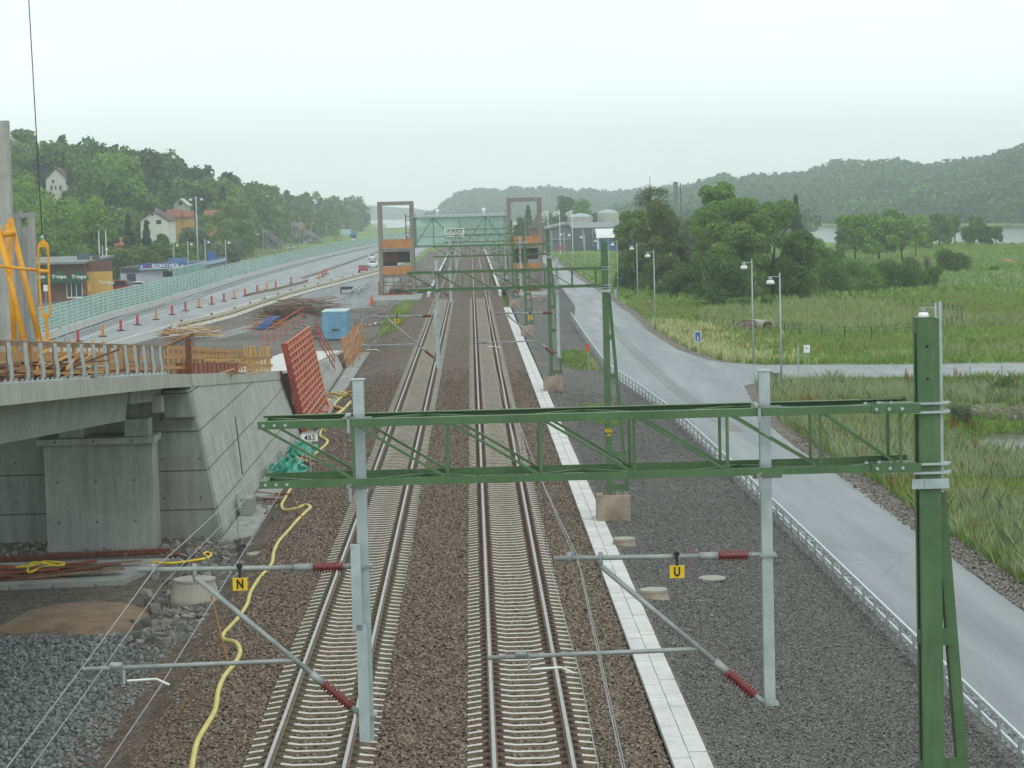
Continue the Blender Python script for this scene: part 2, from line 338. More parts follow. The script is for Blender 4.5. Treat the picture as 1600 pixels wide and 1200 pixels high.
def strip(name, L, Rr, mat, z, kind='structure', zr=None):
    mb = MB(); n = len(L)
    for i in range(n-1): mb.add([(L[i][0],L[i][1],z),(Rr[i][0],Rr[i][1],z if zr is None else zr),(Rr[i+1][0],Rr[i+1][1],z if zr is None else zr),(L[i+1][0],L[i+1][1],z)], [(0,1,2,3)])
    return tag(mb.build(name, mat), kind=kind)
# water
m, t, b = newmat('water'); v = coord(t); lk(t, ramp(t, noise(t, v, .02, 3), [(.3,(.05,.07,.07)),(.7,(.08,.10,.10))]), b.inputs['Base Color'])
b.inputs['Roughness'].default_value = .12; b.inputs['Specular IOR Level'].default_value = .8; bump(t, b, noise(t, coord(t, (1,.5,1)), .8, 4), .35, .3); WATER = m
sheet('river', [(40,420),(600,420),(900,1300),(40,2600)], WATER, -2.15)
sheet('fjord', [(-600,1700),(60,1700),(900,2500),(900,4100),(-1500,4100)], WATER, -.7)
m, t, b = newmat('pond_water'); lk(t, ramp(t, noise(t, coord(t), .6, 3), [(.4,(.045,.04,.02)),(.6,(.10,.10,.085))]), b.inputs['Base Color']); b.inputs['Roughness'].default_value = .15
bump(t, b, noise(t, coord(t), 3, 3), .3, .05); POND = m
sheet('pond', [(22,106),(38,106),(38,131),(22,131)], POND, -2.05)
# railway bed: one cross-section drawn along the line
m_bed = MB(); prof = [(-9.2,-1.02),(-8.3,-.98),(-7.2,-.62),(-6.2,-.3),(-5.3,-.24),(2.6,-.24),(3.1,-.34),(3.6,-.36)]
Ys = list(np.arange(-40, 420, 10))+list(range(420, 2000, 40))
for i in range(len(Ys)-1):
    for (xa, za), (xb, zb) in zip(prof[:-1], prof[1:]): m_bed.add([(xa,Ys[i],za),(xb,Ys[i],zb),(xb,Ys[i+1],zb),(xa,Ys[i+1],za)], [(0,1,2,3)])
tag(m_bed.build('railway_bed', BALLAST, smooth=True), kind='structure')
# grey gravel slope between the walkway and the road
GX = [(10.78,-40),(10.78,46),(10.78,95),(10.6,124),(9.99,144),(9.2,164),(9.57,204),(10.1,245),(11.7,276),(13.2,380),(15,497),(15,700)]
def gx(Y): return float(np.interp(Y, [q[1] for q in GX], [q[0] for q in GX]))
mb = MB(); pr = [(0,-.28),(.12,-.34),(.3,-.62),(.55,-.85),(.98,-.95),(1.04,-.99)]
for i in range(len(Ys)-1):
    if Ys[i+1] > 700: break
    for (a_, za), (b_, zb) in zip(pr[:-1], pr[1:]):
        q = [4.36+a_*(gx(Ys[i])-4.36), 4.36+b_*(gx(Ys[i])-4.36), 4.36+b_*(gx(Ys[i+1])-4.36), 4.36+a_*(gx(Ys[i+1])-4.36)]
        mb.add([(q[0],Ys[i],za),(q[1],Ys[i],zb),(q[2],Ys[i+1],zb),(q[3],Ys[i+1],za)], [(0,1,2,3)])
tag(mb.build('gravel_slope', GREYGRAV, smooth=True), kind='structure')
# roads on the right
RL = [(gx(y)+.15, y) for y in [-40,20,46,70,95,110,124,135,144,152,164,180,204,225,245,260,276,300,380,497,620]]
RRr = [(15.1,-40),(15.1,20),(15.1,46),(15.1,70),(15.3,95),(15.0,110),(15.2,124),(16.0,137),(17.0,150),(18.5,156),(19.5,168),(17.3,176),(16.2,190),(16.1,222),(16.6,240),(16.9,256),(17.0,280),(17.2,303),(17.2,380),(17.9,497),(18.5,620)]
strip('road_shoulder', [(q[0]-.5,q[1]) for q in RL], [(q[0]+1.0+(.9 if q[1] < 120 else 0),q[1]) for q in RRr], SHOULDER, -.998)
strip('road', RL, RRr, ASPH, -.985)
SR = [(17.0,150.2,17.5,174),(20,156.6,20.8,169),(23,155.4,24,167.6),(27.3,153.9,29.4,165.8),(35.2,152,38,164.3),(60,149,65,160),(120,146,125,157)]
strip('side_road', [q[:2] for q in SR], [q[2:] for q in SR], ASPH, -.981)
strip('side_road_shoulder', [(q[0],q[1]-1) for q in SR[1:]], [(q[2],q[3]+.8) for q in SR[1:]], SHOULDER, -.997)
mb = MB()
for i in range(14):
    x0 = 24+i*6; y0 = 160.8+(.0)-.18*(x0-24); mb.add([(x0,y0+3.6-(x0-24)*.02,-.976),(x0+1.6,y0+3.45-(x0-24)*.02,-.976),(x0+1.6,y0+3.6-(x0-24)*.02,-.976),(x0,y0+3.75-(x0-24)*.02,-.976)], [(0,1,2,3)])
tag(mb.build('road_line', LINE), kind='structure')
mb = MB()
for (a_, b_) in [((13.2,120),(12.6,150)),((12.6,150),(12.9,200)),((12.9,200),(13.6,250))]:
    mb.add([(a_[0]-.5,a_[1],-.981),(a_[0]+.4,a_[1],-.981),(b_[0]+.4,b_[1],-.981),(b_[0]-.5,b_[1],-.981)], [(0,1,2,3)])
tag(mb.build('road_seam', asphalt('asphalt_pale', (.16,.17,.17), .5)), kind='structure')
# building site ground and motorway on the left
sheet('site_ground', [(-32,30),(-9.0,30),(-9.0,330),(-11.9,420),(-12.5,520),(-22,520),(-34,200)], DIRT, -1.03)
sheet('dark_gravel', [(-30,20),(-8.2,20),(-8.3,50),(-7.9,56),(-8.5,61.5),(-9.6,65),(-11.2,66.2),(-13.6,66.2),(-30,66.4)], DARKGRAV, -1.015)
mb = MB(); cs = [(-13.9,67.4),(-13.6,69.6),(-12.9,71.0),(-11.6,71.5),(-10.5,71.0),(-9.8,70.1),(-9.6,68.2),(-9.9,66.6),(-10.4,65.8),(-11.4,66.4),(-12.2,67.1),(-13.1,66.8)]
mb.add([(-11.7,68.8,-.72)]+[((x+11.7)*.8-11.7,(y-68.8)*.8+68.8,-.82) for x,y in cs]+[(x,y,-1.03) for x,y in cs], [(0,1+i,1+(i+1)%12) for i in range(12)]+[(1+i,13+i,13+(i+1)%12,1+(i+1)%12) for i in range(12)])
tag(mb.build('sand_patch', SAND, smooth=True), kind='structure')
BB = [(-41.2,150),(-41.3,218),(-42.4,280),(-41.8,310),(-41.9,372),(-42.2,431),(-40.7,575),(-37.5,700),(-33.5,815),(-27,1000),(-18,1250)]
def bbx(Y): return float(np.interp(Y, [q[1] for q in BB], [q[0] for q in BB]))
def kx(Y): return float(np.interp(Y, [150,245,275,336,394,458,560,800,1250], [-35,-30.5,-27.9,-25.7,-22,-17.8,-14.5,-14,-8]))
MY = [150,180,218,245,280,310,340,372,400,431,458,500,575,640,700,815,1000,1250]
strip('motorway', [(bbx(y)+1.2,y) for y in MY], [(kx(y)+.4,y) for y in MY], ASPH2, -1.0)
strip('verge', [(bbx(y)-7,y) for y in MY], [(bbx(y)+1.2,y) for y in MY], DIRT, -1.006)
strip('parking_lot', [(-95,y) for y in (250,330,400,455)], [(bbx(y)-7,y) for y in (250,330,400,455)], ASPH3, -1.0)
strip('service_road', [(bbx(y)-15.5,y) for y in MY[8:]], [(bbx(y)-8.2,y) for y in MY[8:]], ASPH2, -.99)
sheet('yard_asphalt', [(-24.5,345),(-21,395),(-17.3,458),(-13.6,458),(-12.2,400),(-12.2,290),(-22,285)], ASPH3, -1.0)
sheet('site_track', [(-26.5,225),(-24,225),(-17,290),(-20.5,290)], asphalt('asphalt_thin', (.14,.145,.14), .5), -1.012)
def offs(f, d, y0, y1, st): return [(f(y)+d, y) for y in np.arange(y0, y1, st)]
mb = MB()
def rline(f, w_, y0, y1, dash=None):
    y = y0
    while y < y1:
        L_ = dash[0] if dash else 20; a_ = f(y); b_ = f(min(y+L_, y1))
        mb.add([(a_,y,-.99),(a_+w_,y,-.99),(b_+w_,min(y+L_,y1),-.99),(b_,min(y+L_,y1),-.99)], [(0,1,2,3)]); y += dash[1] if dash else 20
def mkx(Y): return float(np.interp(Y, [227,259,305,343,376,426,459,560,800,1250], [-37.6,-36.4,-34.9,-32.6,-31.2,-28.2,-27.4,-26,-23,-14]))
rline(lambda y: (mkx(y)*.45+kx(y)*.55), .3, 160, 420)
rline(lambda y: kx(y)-1.6, .25, 420, 1250)
rline(lambda y: mkx(y)+.9, .2, 200, 430, (1.5, 4.5))
rline(lambda y: mkx(y)-1.4, .2, 430, 1250)
rline(lambda y: (mkx(y)*.5+kx(y)*.5), .2, 430, 1250, (3, 12))
rline(lambda y: bbx(y)+3.4, .2, 160, 1250)
tag(mb.build('road_marking', LINE), kind='structure')
strip('median_strip', [(mkx(y)-3.3,y) for y in (432,460,560,700,815,1000)], [(mkx(y)-1.9,y) for y in (432,460,560,700,815,1000)], DIRT, -.985)
ORD = ['nearest','second nearest','third nearest','fourth nearest','fifth nearest','sixth nearest','seventh nearest','eighth nearest','ninth nearest','tenth nearest','eleventh nearest','twelfth nearest','thirteenth nearest','fourteenth nearest','fifteenth nearest','sixteenth nearest','seventeenth nearest','eighteenth nearest','nineteenth nearest','twentieth nearest','twenty-first nearest','twenty-second nearest','twenty-third nearest','farthest']
# ------------------------------------------------------------------ tracks
def sleeper_mb(seed=0, simple=False):
    mb = MB(); mb.k = 0
    if simple:
        mb.box(-1.27,1.27,-.12,.12,-.22,-.135); return mb
    # concrete sleeper: raised rail seats, waisted in the middle
    pts = [(-1.27,-.165,.10),(-1.0,-.13,.145),(-.5,-.135,.145),(-.3,-.165,.11),(.3,-.165,.11),(.5,-.135,.145),(1.0,-.13,.145),(1.27,-.165,.10)]
    for (x0,z0,w0),(x1,z1,w1) in zip(pts[:-1], pts[1:]):
        vs_ = [(x0,-w0,-.30),(x1,-w1,-.30),(x1,w1,-.30),(x0,w0,-.30),(x0,-w0*.62,z0),(x1,-w1*.62,z1),(x1,w1*.62,z1),(x0,w0*.62,z0)]
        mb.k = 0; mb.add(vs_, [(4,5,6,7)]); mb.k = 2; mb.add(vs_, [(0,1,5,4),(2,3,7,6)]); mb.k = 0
    for s in (-1,1): mb.add([(s*1.27,-.1,-.27),(s*1.27,.1,-.27),(s*1.27,.08,-.165),(s*1.27,-.08,-.165)], [(0,1,2,3)])
    mb.k = 1
    for s in (-1,1):
        for e in (-1,1):
            x = s*.7535+e*.14; mb.box(x-.075,x+.075,-.095,.095,-.15,-.122)
            mb.box(s*.7535+e*.12-.03,s*.7535+e*.12+.03,-.05,.05,-.118,-.085)
    return mb
def track(xc, clip, label):
    root = empty('railway_track', (xc, 40, 0), label, 'railway track', 'railway tracks')
    for s in (-1,1):
        x = xc+s*.7535; mb = MB(); y0, y1 = -40, 1800
        P_ = [(-.036,0),(.036,0),(.036,-.035),(.012,-.045),(.012,-.10),(.07,-.118),(.07,-.13),(-.07,-.13),(-.07,-.118),(-.012,-.10),(-.012,-.045),(-.036,-.035)]
        n = len(P_); vs = [(x+a_,y0,b_) for a_,b_ in P_]+[(x+a_,y1,b_) for a_,b_ in P_]
        mb.add(vs, [(1,0,n,n+1)]); mb.k = 1; mb.add(vs, [((i+1)%n,i,n+i,n+(i+1)%n) for i in range(1,n)])
        mb.build('rail', [RAILTOP, RAILSIDE], root)
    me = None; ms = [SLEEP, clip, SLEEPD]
    for i in range(100):
        y = 38.2+.6*i
        if me is None:
            o = sleeper_mb().build('sleeper', ms, root, local=True); me = o.data
        else: o = link(bpy.data.objects.new('sleeper', me)); o.parent = root
        o.location = (random.uniform(-.012,.012), y-40+random.uniform(-.01,.01), 0); o.rotation_euler = (0,0,random.uniform(-.006,.006))
    a = sleeper_mb(); V = []; Mi = []
    for k, f in enumerate(a.f): V += [a.v[i] for i in f]; Mi.append(a.m[k])
    V = np.array(V); c_ = []; mi = []
    for i in range(100, 420): c_.append(V+np.array([0, 38.2+.6*i-40, 0])); mi += Mi
    tag(npmesh('sleeper_row', np.concatenate(c_), 4, ms, root, mi=mi), kind='stuff')
    mb = MB(); 
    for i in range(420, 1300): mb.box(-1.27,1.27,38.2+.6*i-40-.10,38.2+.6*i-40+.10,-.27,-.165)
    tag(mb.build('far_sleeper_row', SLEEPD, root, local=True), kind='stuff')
    return root
track(-3.45, CLIP2, 'left railway track with olive-brown rail fastenings on pale concrete sleepers')
track(.935, CLIP, 'right railway track with rust-brown rail fastenings on pale concrete sleepers')
# cable duct walkway of paving slabs
root = empty('walkway', (4, 60, -.3), 'pale concrete slab walkway running beside the right railway track', 'walkway')
mb = MB(); y = 20.0; k = 0
while y < 263:
    L_ = 1.45+random.uniform(-.02,.02); zt = -.262+random.uniform(-.006,.006)
    x0 = 3.66-(y-45)*.0011
    mb.box(x0,x0+.36,y,y+L_-.025,-.40,zt); mb.box(x0+.375,x0+.74,y+.5,y+.5+L_-.025,-.40,zt+random.uniform(-.006,.006)); y += L_
mb.build('slab', SLAB, root)
mb = MB()
mb.box(3.68,4.02,20,263,-.5,-.30)
mb.build('duct', DARK, root)
# ------------------------------------------------------------------ catenary portals
def insulator(mb, p, q, r=.066, n=10):
    p = Vector(p); q = Vector(q); pts = []; rs = []
    for i in range(n*2+1):
        t_ = i/(n*2); pts.append(p.lerp(q, t_)); rs.append(r if i % 2 else r*.42)
    return mb.tube(pts, rs, 10)
def cantilever(root, s, post_x, Yc):
    # s = -1: reaches left; the bracket of the right-hand post reaches left as well
    c = MB(); a0 = Vector((post_x-.09, Yc, 6.95)); tip = Vector((post_x-(2.3 if s < 0 else 2.2), Yc, 6.97))
    top_in = a0+Vector((-.42,0,0)); c0 = c
    c.tube([top_in+Vector((-.12,0,0)), tip], .026); c.tube([a0, a0+Vector((-.12,0,0))], .025)
    c.tube([top_in+Vector((-.2,0,0)), top_in], .04)
    f0 = Vector((post_x-.06, Yc, 5.4)); f1 = Vector((post_x-1.72, Yc, 6.88)); d = (f1-f0).normalized()
    c.tube([f0+d*.55, f1], .028); c.tube([f0, f0+d*.14], .03); c.tube([f0+d*.52, f0+d*.68], .042)
    j = f0.lerp(f1, .40); r0 = j+Vector((-.05,0,0)); r1 = Vector((post_x-2.9, Yc, 5.96))
    c.tube([j, Vector((j.x-.3, Yc, 5.985)), r1], .024); c.tube([Vector((r1.x+.28,Yc,5.99)), Vector((r1.x+.40,Yc,5.99))], .036)
    c.tube([f1+Vector((0,0,-.04)), f1+Vector((0,0,.14))], .024); c.tube([Vector((tip.x+.16,tip.y,tip.z-.05)), Vector((tip.x+.16,tip.y,tip.z+.06))], .03)
    c.build('cantilever_tube', GALV_D, root, smooth=True)
    insulator(MB(), a0+Vector((-.12,0,0)), top_in).build('insulator', RED_INS, root, smooth=True); insulator(MB(), f0+d*.14, f0+d*.52).build('insulator', RED_INS, root, smooth=True)
    st = MB(); dx = 1 if s > 0 else 1
    MB().bar((r1.x+.42, Yc, 5.97), (r1.x+.42, Yc, 5.80), .028, .03).build('arm_bracket', GALV_D, root); 
    st.tube([(r1.x+.45,Yc,5.83),(r1.x+.75,Yc,5.84),(post_x-2.02,Yc,5.775)], .012, 6)
    st.build('steady_arm', GLASS_W if False else WHITE, root)
def make_portal():
    root = empty('catenary_portal', (4.59, 24, .5), '', 'catenary portal', 'green catenary portals over the tracks')
    zt0, zt1, zb0, zb1 = 8.395, 8.475, 7.795, 7.87
    D = .78
    for nm, z0, z1 in (('top_chord', zt0, zt1), ('bottom_chord', zb0, zb1)):
        mb = MB()
        for yy, sg in ((24.0, 1), (24.0+D, -1)):
            mb.box(-2.2, 4.44, yy-.004, yy+.004, z0, z1)
            zf = z1 if nm == 'top_chord' else z0+.0
            mb.box(-2.2, 4.44, min(yy+sg*.004, yy+sg*.085), max(yy+sg*.004, yy+sg*.085), (z1-.008) if nm == 'top_chord' else z0, z1 if nm == 'top_chord' else z0+.008)
        mb.build(nm, G_GREEN, root)
    xs_ = [-1.24+.945*k for k in range(7)]; xs_[-1] = 4.30
    for yy in (24.02, 24.0+D-.02):
        for k, x in enumerate(xs_): MB().bar((x,yy,zb0+.05),(x,yy,zt1-.05), .03, .03).build('web_post', G_GREEN, root)
        MB().bar((-2.17,yy,zt0+.02),(xs_[0],yy,zb1-.01), .032, .026).build('web_diagonal', G_GREEN, root)
        for k in range(6): MB().bar((xs_[k]+.03,yy,zt0+.02),(xs_[k+1]-.02,yy,zb1-.01), .032, .026).build('web_diagonal', G_GREEN, root)
    n = 8; X_ = [-2.15+6.5*k/n for k in range(n+1)]
    for z in (zt1-.03, zb0+.03):
        mb = MB()
        for k in range(n):
            a_, b_ = (24.05, 24+D-.05) if k % 2 else (24+D-.05, 24.05); mb.bar((X_[k],a_,z),(X_[k+1],b_,z), .04, .02)
        for x in (-2.17, 4.2): mb.bar((x,24.02,z),(x,24+D-.02,z), .06, .024)
        mb.build('lacing', G_GREEN, root)
    for z0, z1 in ((zt0,zt1),(zb0,zb1)):
        for x in (-2.14,-2.03,-1.92): MB().tube([(x,23.993,(z0+z1)/2),(x,23.985,(z0+z1)/2)], .016, 8).build('bolt', GALV, root)
        for x in (4.05,4.18,4.31): MB().tube([(x,23.974,(z0+z1)/2),(x,23.955,(z0+z1)/2)], .019, 6).build('bolt', GALV, root); MB().tube([(x-.1,24.03,z1+.008),(x-.1,24.03,z1+.03)], .018, 6).build('bolt', GALV, root)
    for z0, z1 in ((zt0,zt1),(zb0,zb1)):
        mb = MB(); mb.box(4.0,4.50,23.975,23.993,z0-.012,z1+.008); MB().box(4.0,4.5,23.995+D,24.015+D,z0-.012,z1+.008).build('splice_plate', G_GREEN, root)
        mb.add([(4.05,24.05,z1+.01),(4.45,24.0,z1+.01),(4.47,24.25,z1+.01),(4.3,24.25,z1+.01),(4.05,24.05,z1-.005),(4.45,24.0,z1-.005),(4.47,24.25,z1-.005),(4.3,24.25,z1-.005)], [(0,1,2,3),(7,6,5,4),(0,4,5,1),(3,2,6,7)])
        mb.build('splice_plate', G_GREEN, root)
    # mast: two channels tied by battens, and a raking leg
    mb = MB(); x0, x1 = 4.51, 4.725; ya, yb = 24.12, 24.40
    for yy, sg in ((ya,1),(yb,-1)):
        mb.box(x0,x1,yy-.005,yy+.005,.66,9.33)
        for xx in (x0,x1-.012): mb.box(xx,xx+.012,min(yy+sg*.005,yy+sg*.08),max(yy+sg*.005,yy+sg*.08),.66,9.33)
    for z0, z1 in ((9.18,9.33),(7.58,7.72),(5.98,6.12),(4.6,4.75),(3.2,3.35),(1.9,2.05),(.66,.9)):
        mb.box(x0-.003,x0+.003,ya+.07,yb-.07,z0,z1); mb.box(x1-.003,x1+.003,ya+.07,yb-.07,z0,z1)
    mb.box(x0-.01,x0+.04,ya-.01,yb+.01,9.33,9.345)
    mb.build('mast', G_GREEN, root)
    mb = MB(); A = Vector((4.74,24.3,7.55)); B = Vector((5.22,24.3,.7))
    mb.bar(A, B, .11, .16, (0,1,0)); 
    for z in (6.05,4.7,3.3,1.98,.85):
        t_ = (7.55-z)/6.85; xx = A.x+(B.x-A.x)*t_; mb.box(4.728,xx,24.20,24.215,z-.09,z+.09)
    mb.build('raking_leg', G_GREEN, root); MB().bar((4.745,24.16,7.55),(4.745,24.16,9.5), .03).build('conduit', GALV, root)
    mb = MB()
    for xx in (4.42,4.62,4.78,5.05,5.3):
        mb.box(xx-.02,xx+.02,24.08,24.12,.58,.78); mb.box(xx-.035,xx+.035,24.0,24.4,.64,.665)
    mb.build('anchor_bolt', G_GREEN, root)
    mb = MB(); mb.tube([(4.6,24.11,9.05),(4.6,24.113,9.05)], .016, 8); mb.tube([(4.6,24.11,8.72),(4.6,24.113,8.72)], .016, 8)
    mb.build('bolt_hole', BLACK, root)
    for z in (8.47,8.38,7.85,7.76):
        mb = MB(); mb.box(4.44,4.80,24.085,24.10,z-.012,z+.012); mb.box(4.70,4.78,24.09,24.42,z-.012,z+.012); mb.hexa([(4.70,24.09,z-.01),(4.84,24.16,z-.01),(4.84,24.2,z-.01),(4.70,24.25,z-.01),(4.70,24.09,z+.01),(4.84,24.16,z+.01),(4.84,24.2,z+.01),(4.70,24.25,z+.01)]); mb.build('clamp', GALV, root)
    mb = MB(); mb.box(4.42,4.80,24.075,24.11,7.60,7.70); mb.box(4.55,4.63,24.065,24.08,7.6,7.7); mb.build('clamp_band', GALV, root)
    mb = MB(); mb.box(4.14,5.29,23.75,24.7,-1.0,.585); mb.box(4.18,5.25,23.8,24.65,.587,.60)
    mb.build('foundation', FOUND, root, bevel=.03)
    for px_, zt, zb, dbl in ((-1.19,8.85,5.12,True),(2.96,8.83,5.37,False)):
        mb = MB(); yy = 24.33; mb.box(px_-.055,px_+.055,yy-.055,yy-.045,zb,zt); mb.box(px_-.055,px_+.055,yy+.045,yy+.055,zb,zt); mb.box(px_-.057,px_-.045,yy-.045,yy+.045,zb,zt); mb.box(px_+.045,px_+.057,yy-.045,yy+.045,zb,zt)
        mb.box(px_-.07,px_+.07,yy-.07,yy+.07,zt,zt+.012); mb.box(px_-.05,px_+.05,yy-.05,yy+.05,zb-.002,zb+.004)
        mb.build('hanging_post', GALV, root)
        mb = MB()
        mb2 = MB()
        for z in (8.46,7.76):
            mb = MB(); mb.box(px_-.16,px_+.14,24.1,24.12,z-.01,z+.03); mb.box(px_-.11,px_-.08,23.97,24.0,z-.12,z+.06); mb.box(px_-.13,px_-.08,23.97,24.4,z+.02,z+.05); mb.build('post_clamp', GALV_D, root)
        for z in (6.95,5.4): MB().box(px_-.12,px_+.09,yy-.09,yy+.09,z-.025,z+.0).build('bracket_clamp', GALV_D, root)
        if dbl:
            mb = MB(); mb.box(px_-.12,px_-.02,24.12,24.20,6.3,7.18); mb.box(px_-.085,px_+.015,24.12,24.2,5.15,6.36); mb.box(px_+.015,px_+.025,24.12,24.24,5.15,6.36)
            mb.build('offset_channel', GALV, root)
        cantilever(root, -1 if dbl else 1, px_, 24.24)
    return root
portal0 = make_portal()
PY = [24, 82, 141, 203, 263, 324, 386, 448, 510]
PN = ['closest green steel catenary portal filling the foreground over the tracks','second green catenary portal, its mast on a brown concrete base by the walkway','third green catenary portal, on a stained concrete base by the walkway','fourth catenary portal, just before the two concrete towers','fifth catenary portal, standing right in front of the glass bridge','sixth catenary portal, first one seen beyond the glass bridge','seventh catenary portal, seen through the glass bridge','eighth catenary portal, small and far along the line','ninth catenary portal, farthest one along the line']
for i, y in enumerate(PY):
    o = portal0 if i == 0 else copy_tree(portal0, None, ('bolt','bolt_hole') if i < 4 else ('bolt','bolt_hole','lacing','anchor_bolt')); o.location.y = y; o['label'] = PN[i]
    if i: o.location.x = 4.59-.0005*(y-24)
# small yellow number on the second mast
def text(s, name, mat, parent, loc, size, rot=(R(90),0,0), ext=.004, bold=0, sx=1):
    cu = bpy.data.curves.new(name, 'FONT'); cu.body = s; cu.size = size; cu.extrude = ext; cu.align_x = 'CENTER'; cu.align_y = 'CENTER'; cu.offset = bold
    tmp = bpy.data.objects.new('tmp', cu); link(tmp); bpy.context.view_layer.update()
    me = bpy.data.meshes.new_from_object(tmp.evaluated_get(bpy.context.evaluated_depsgraph_get())); bpy.data.objects.remove(tmp)
    me.name = name; me.materials.clear(); me.materials.append(mat)
    o = link(bpy.data.objects.new(name, me)); o.parent = parent
    o.location = Vector(loc)-(world_loc(parent) if parent else Vector((0,0,0))); o.rotation_euler = rot; o.scale = (sx,1,1); return o
heap_spots = [(4.9,80.4),(4.9,139.4)]
pr_ = [o for o in sc.objects if o.name.startswith('catenary_portal') and abs(o.location.y-82) < .1][0]
text('452', 'number', YEL, pr_, (4.57,82.09,2.82), .17, bold=.006); text('-19', 'number', YEL, pr_, (4.57,82.09,2.66), .12, bold=.006)
# letter signs hanging from the brackets
def letter_sign(ch, px_, Yp, label, z=6.95):
    r_ = empty('letter_sign', (px_, Yp, z-.3), label, 'sign', 'yellow letter signs on the catenary')
    mb = MB(); mb.box(px_-.075,px_+.075,Yp-.03,Yp-.022,z-.215,z-.085); mb.build('plate', YEL, r_)
    mb = MB(); mb.tube([(px_,Yp-.026,z-.085),(px_,Yp-.026,z+.03)], .012); mb.tube([(px_,Yp-.05,z+.035),(px_,Yp+.05,z+.035)], .03); mb.build('hook', BLACK, r_)
    text(ch, 'letter', BLACK, r_, (px_,Yp-.033,z-.152), .13, bold=.004, sx=.75)
    return r_
letter_sign('N', -2.45, 24.24, 'yellow plate with a black letter N on the closest portal')
letter_sign('U', 2.02, 24.24, 'yellow plate with a black letter U on the closest portal')
letter_sign('N', -2.62, 82.2, 'small yellow letter plate on the second portal, left of the tracks')
letter_sign('U', 1.98, 82.2, 'small yellow letter plate on the second portal, right of the tracks')
# ------------------------------------------------------------------ overhead wires
def wire(name, f, y0, y1, label, r=.009, n=14, mat=None, group='overhead contact line wires'):
    mb = MB(); ysw = sorted(set([y0, y1]+list(np.linspace(y0, y1, n*6))+[p_ for p_ in PY if y0 < p_ < y1]))
    mb.tube([f(y) for y in ysw], r, 5); tag(mb.build(name, mat or WIREM), label, 'wire', group)
WIREM = plain('wire', (.30,.30,.30), None, 2, .45, .5)
SUP = [-36]+PY
def span(y):
    for a_, b_ in zip(SUP[:-1], SUP[1:]):
        if a_ <= y <= b_: return a_, b_
    return SUP[-2], SUP[-1]
def cat(xc, z0, sag, stag, y):
    a_, b_ = span(y); i = SUP.index(a_); t_ = (y-a_)/(b_-a_); s0 = stag*(1 if i % 2 else -1)
    return (xc+s0*(1-2*t_), y+.24, z0-4*sag*t_*(1-t_))
for xc, side, sg in ((-3.52,'left',-1),(.78,'right',1)):
    s_ = .22*(1 if side == 'right' else 1)
    wire('contact_wire', lambda y, xc=xc, s_=s_: cat(xc, 5.77, .04, s_, y), 2, 500, f'contact wire, the lowest wire over the {side} track', .0065)
    wire('messenger_wire', lambda y, xc=xc, s_=s_: cat(xc, 7.0, .62, s_, y), 2, 500, f'sagging messenger wire highest over the {side} track', .006)
    def aux(y, xc=xc, s_=s_):
        q = cat(xc, 6.86, .55, s_, y); d = abs(((y-24+30) % 60)-30); return (q[0]+.05, q[1], min(q[2]-.05, 6.86-max(0, 9-d)*0))
    wire('stitch_wire', aux, 8, 46, f'short stitch wire just below the messenger wire over the {side} track', .005)
    for k, y in enumerate([12, 17, 33, 44, 52]):
        a_, b_ = cat(xc, 7.0, .62, s_, y), cat(xc, 5.77, .04, s_, y)
        mb = MB(); mb.tube([a_, b_], .003, 4); tag(mb.build('dropper', DARK), f'thin dropper joining messenger and contact wire over the {side} track', 'dropper', f'droppers over the {side} track')
wire('return_cable', lambda y: (5.15, y, 8.1-.5*4*(((y-24) % 59)/59)*(1-((y-24) % 59)/59)), 82, 500, 'return conductor cable strung along the right side of the masts', .008)
# ------------------------------------------------------------------ guard rails
def guard_rail(name, path, label, post_step=2.0, h=.75, two=True, cat_='guard rail', grp='road guard rails', zf=-1.0, mat=None, depth=-1, beam=.08, split=False):
    P_ = [Vector((q[0], q[1], zf)) for q in path]; seg = [(a_, b_, (b_-a_).length) for a_, b_ in zip(P_[:-1], P_[1:])]; tot = sum(s[2] for s in seg)
    def pos(s):
        for a_, b_, l in seg:
            if s <= l: return a_.lerp(b_, s/l), (b_-a_).normalized()
            s -= l
        return P_[-1], (P_[-1]-P_[-2]).normalized()
    root = empty(name, P_[0], label, cat_, grp); mat = mat or GALV_B
    st = [pos(s)[0] for s in np.arange(0, tot, 3)]+[P_[-1]]
    for zz in ([h-.05, h-.36] if two else [h-.1]):
        mb = MB(); 
        for a_, b_ in zip(st[:-1], st[1:]): mb.bar(a_+Vector((0,0,zz)), b_+Vector((0,0,zz)), .06 if two else .08, beam if two else .28)
        mb.build('beam', mat, root)
    cnt = 0; rest = MB(); nrest = 0; me = None
    for s in np.arange(.3, tot, post_step):
        q, d = pos(s)
        if cnt < 90:
            if me is None:
                mb = MB(); mb.box(-.03,.03,-.05,.05,depth+1-.35,h-.02); o = mb.build('post', GALV_D, root, local=True); me = o.data
            else: o = link(bpy.data.objects.new('post', me)); o.parent = root
            o.location = q-P_[0]+Vector((-.06 if split is False else 0,0,0)); cnt += 1
        else: rest.box(q.x-.1,q.x-.04,q.y-.05,q.y+.05,zf-.3,zf+h-.02); nrest += 1
    if nrest: tag(rest.build('post_row', GALV_D, root), kind='stuff')
    return root
guard_rail('guard_rail', [(gx(y)-.02, y) for y in [20,46,58,70,80,95,110,124,135,144,154,164,175,190,204,218,232,245]], 'galvanised two-beam guard rail along the left edge of the right-hand road', 1.9, .78)
guard_rail('guard_rail', [(27.5,152.5),(35.2,151.0),(50,149.2),(70,146.5)], 'galvanised double guard rail on the near side of the crossing side road', 2.0, .8)
guard_rail('guard_rail', [(bbx(y)+2.4,y) for y in (190,218,280,330,372,431,500,575,700,815,1000)], 'long galvanised guard rail at the foot of the green noise barrier', 3, .8, zf=-1.0)
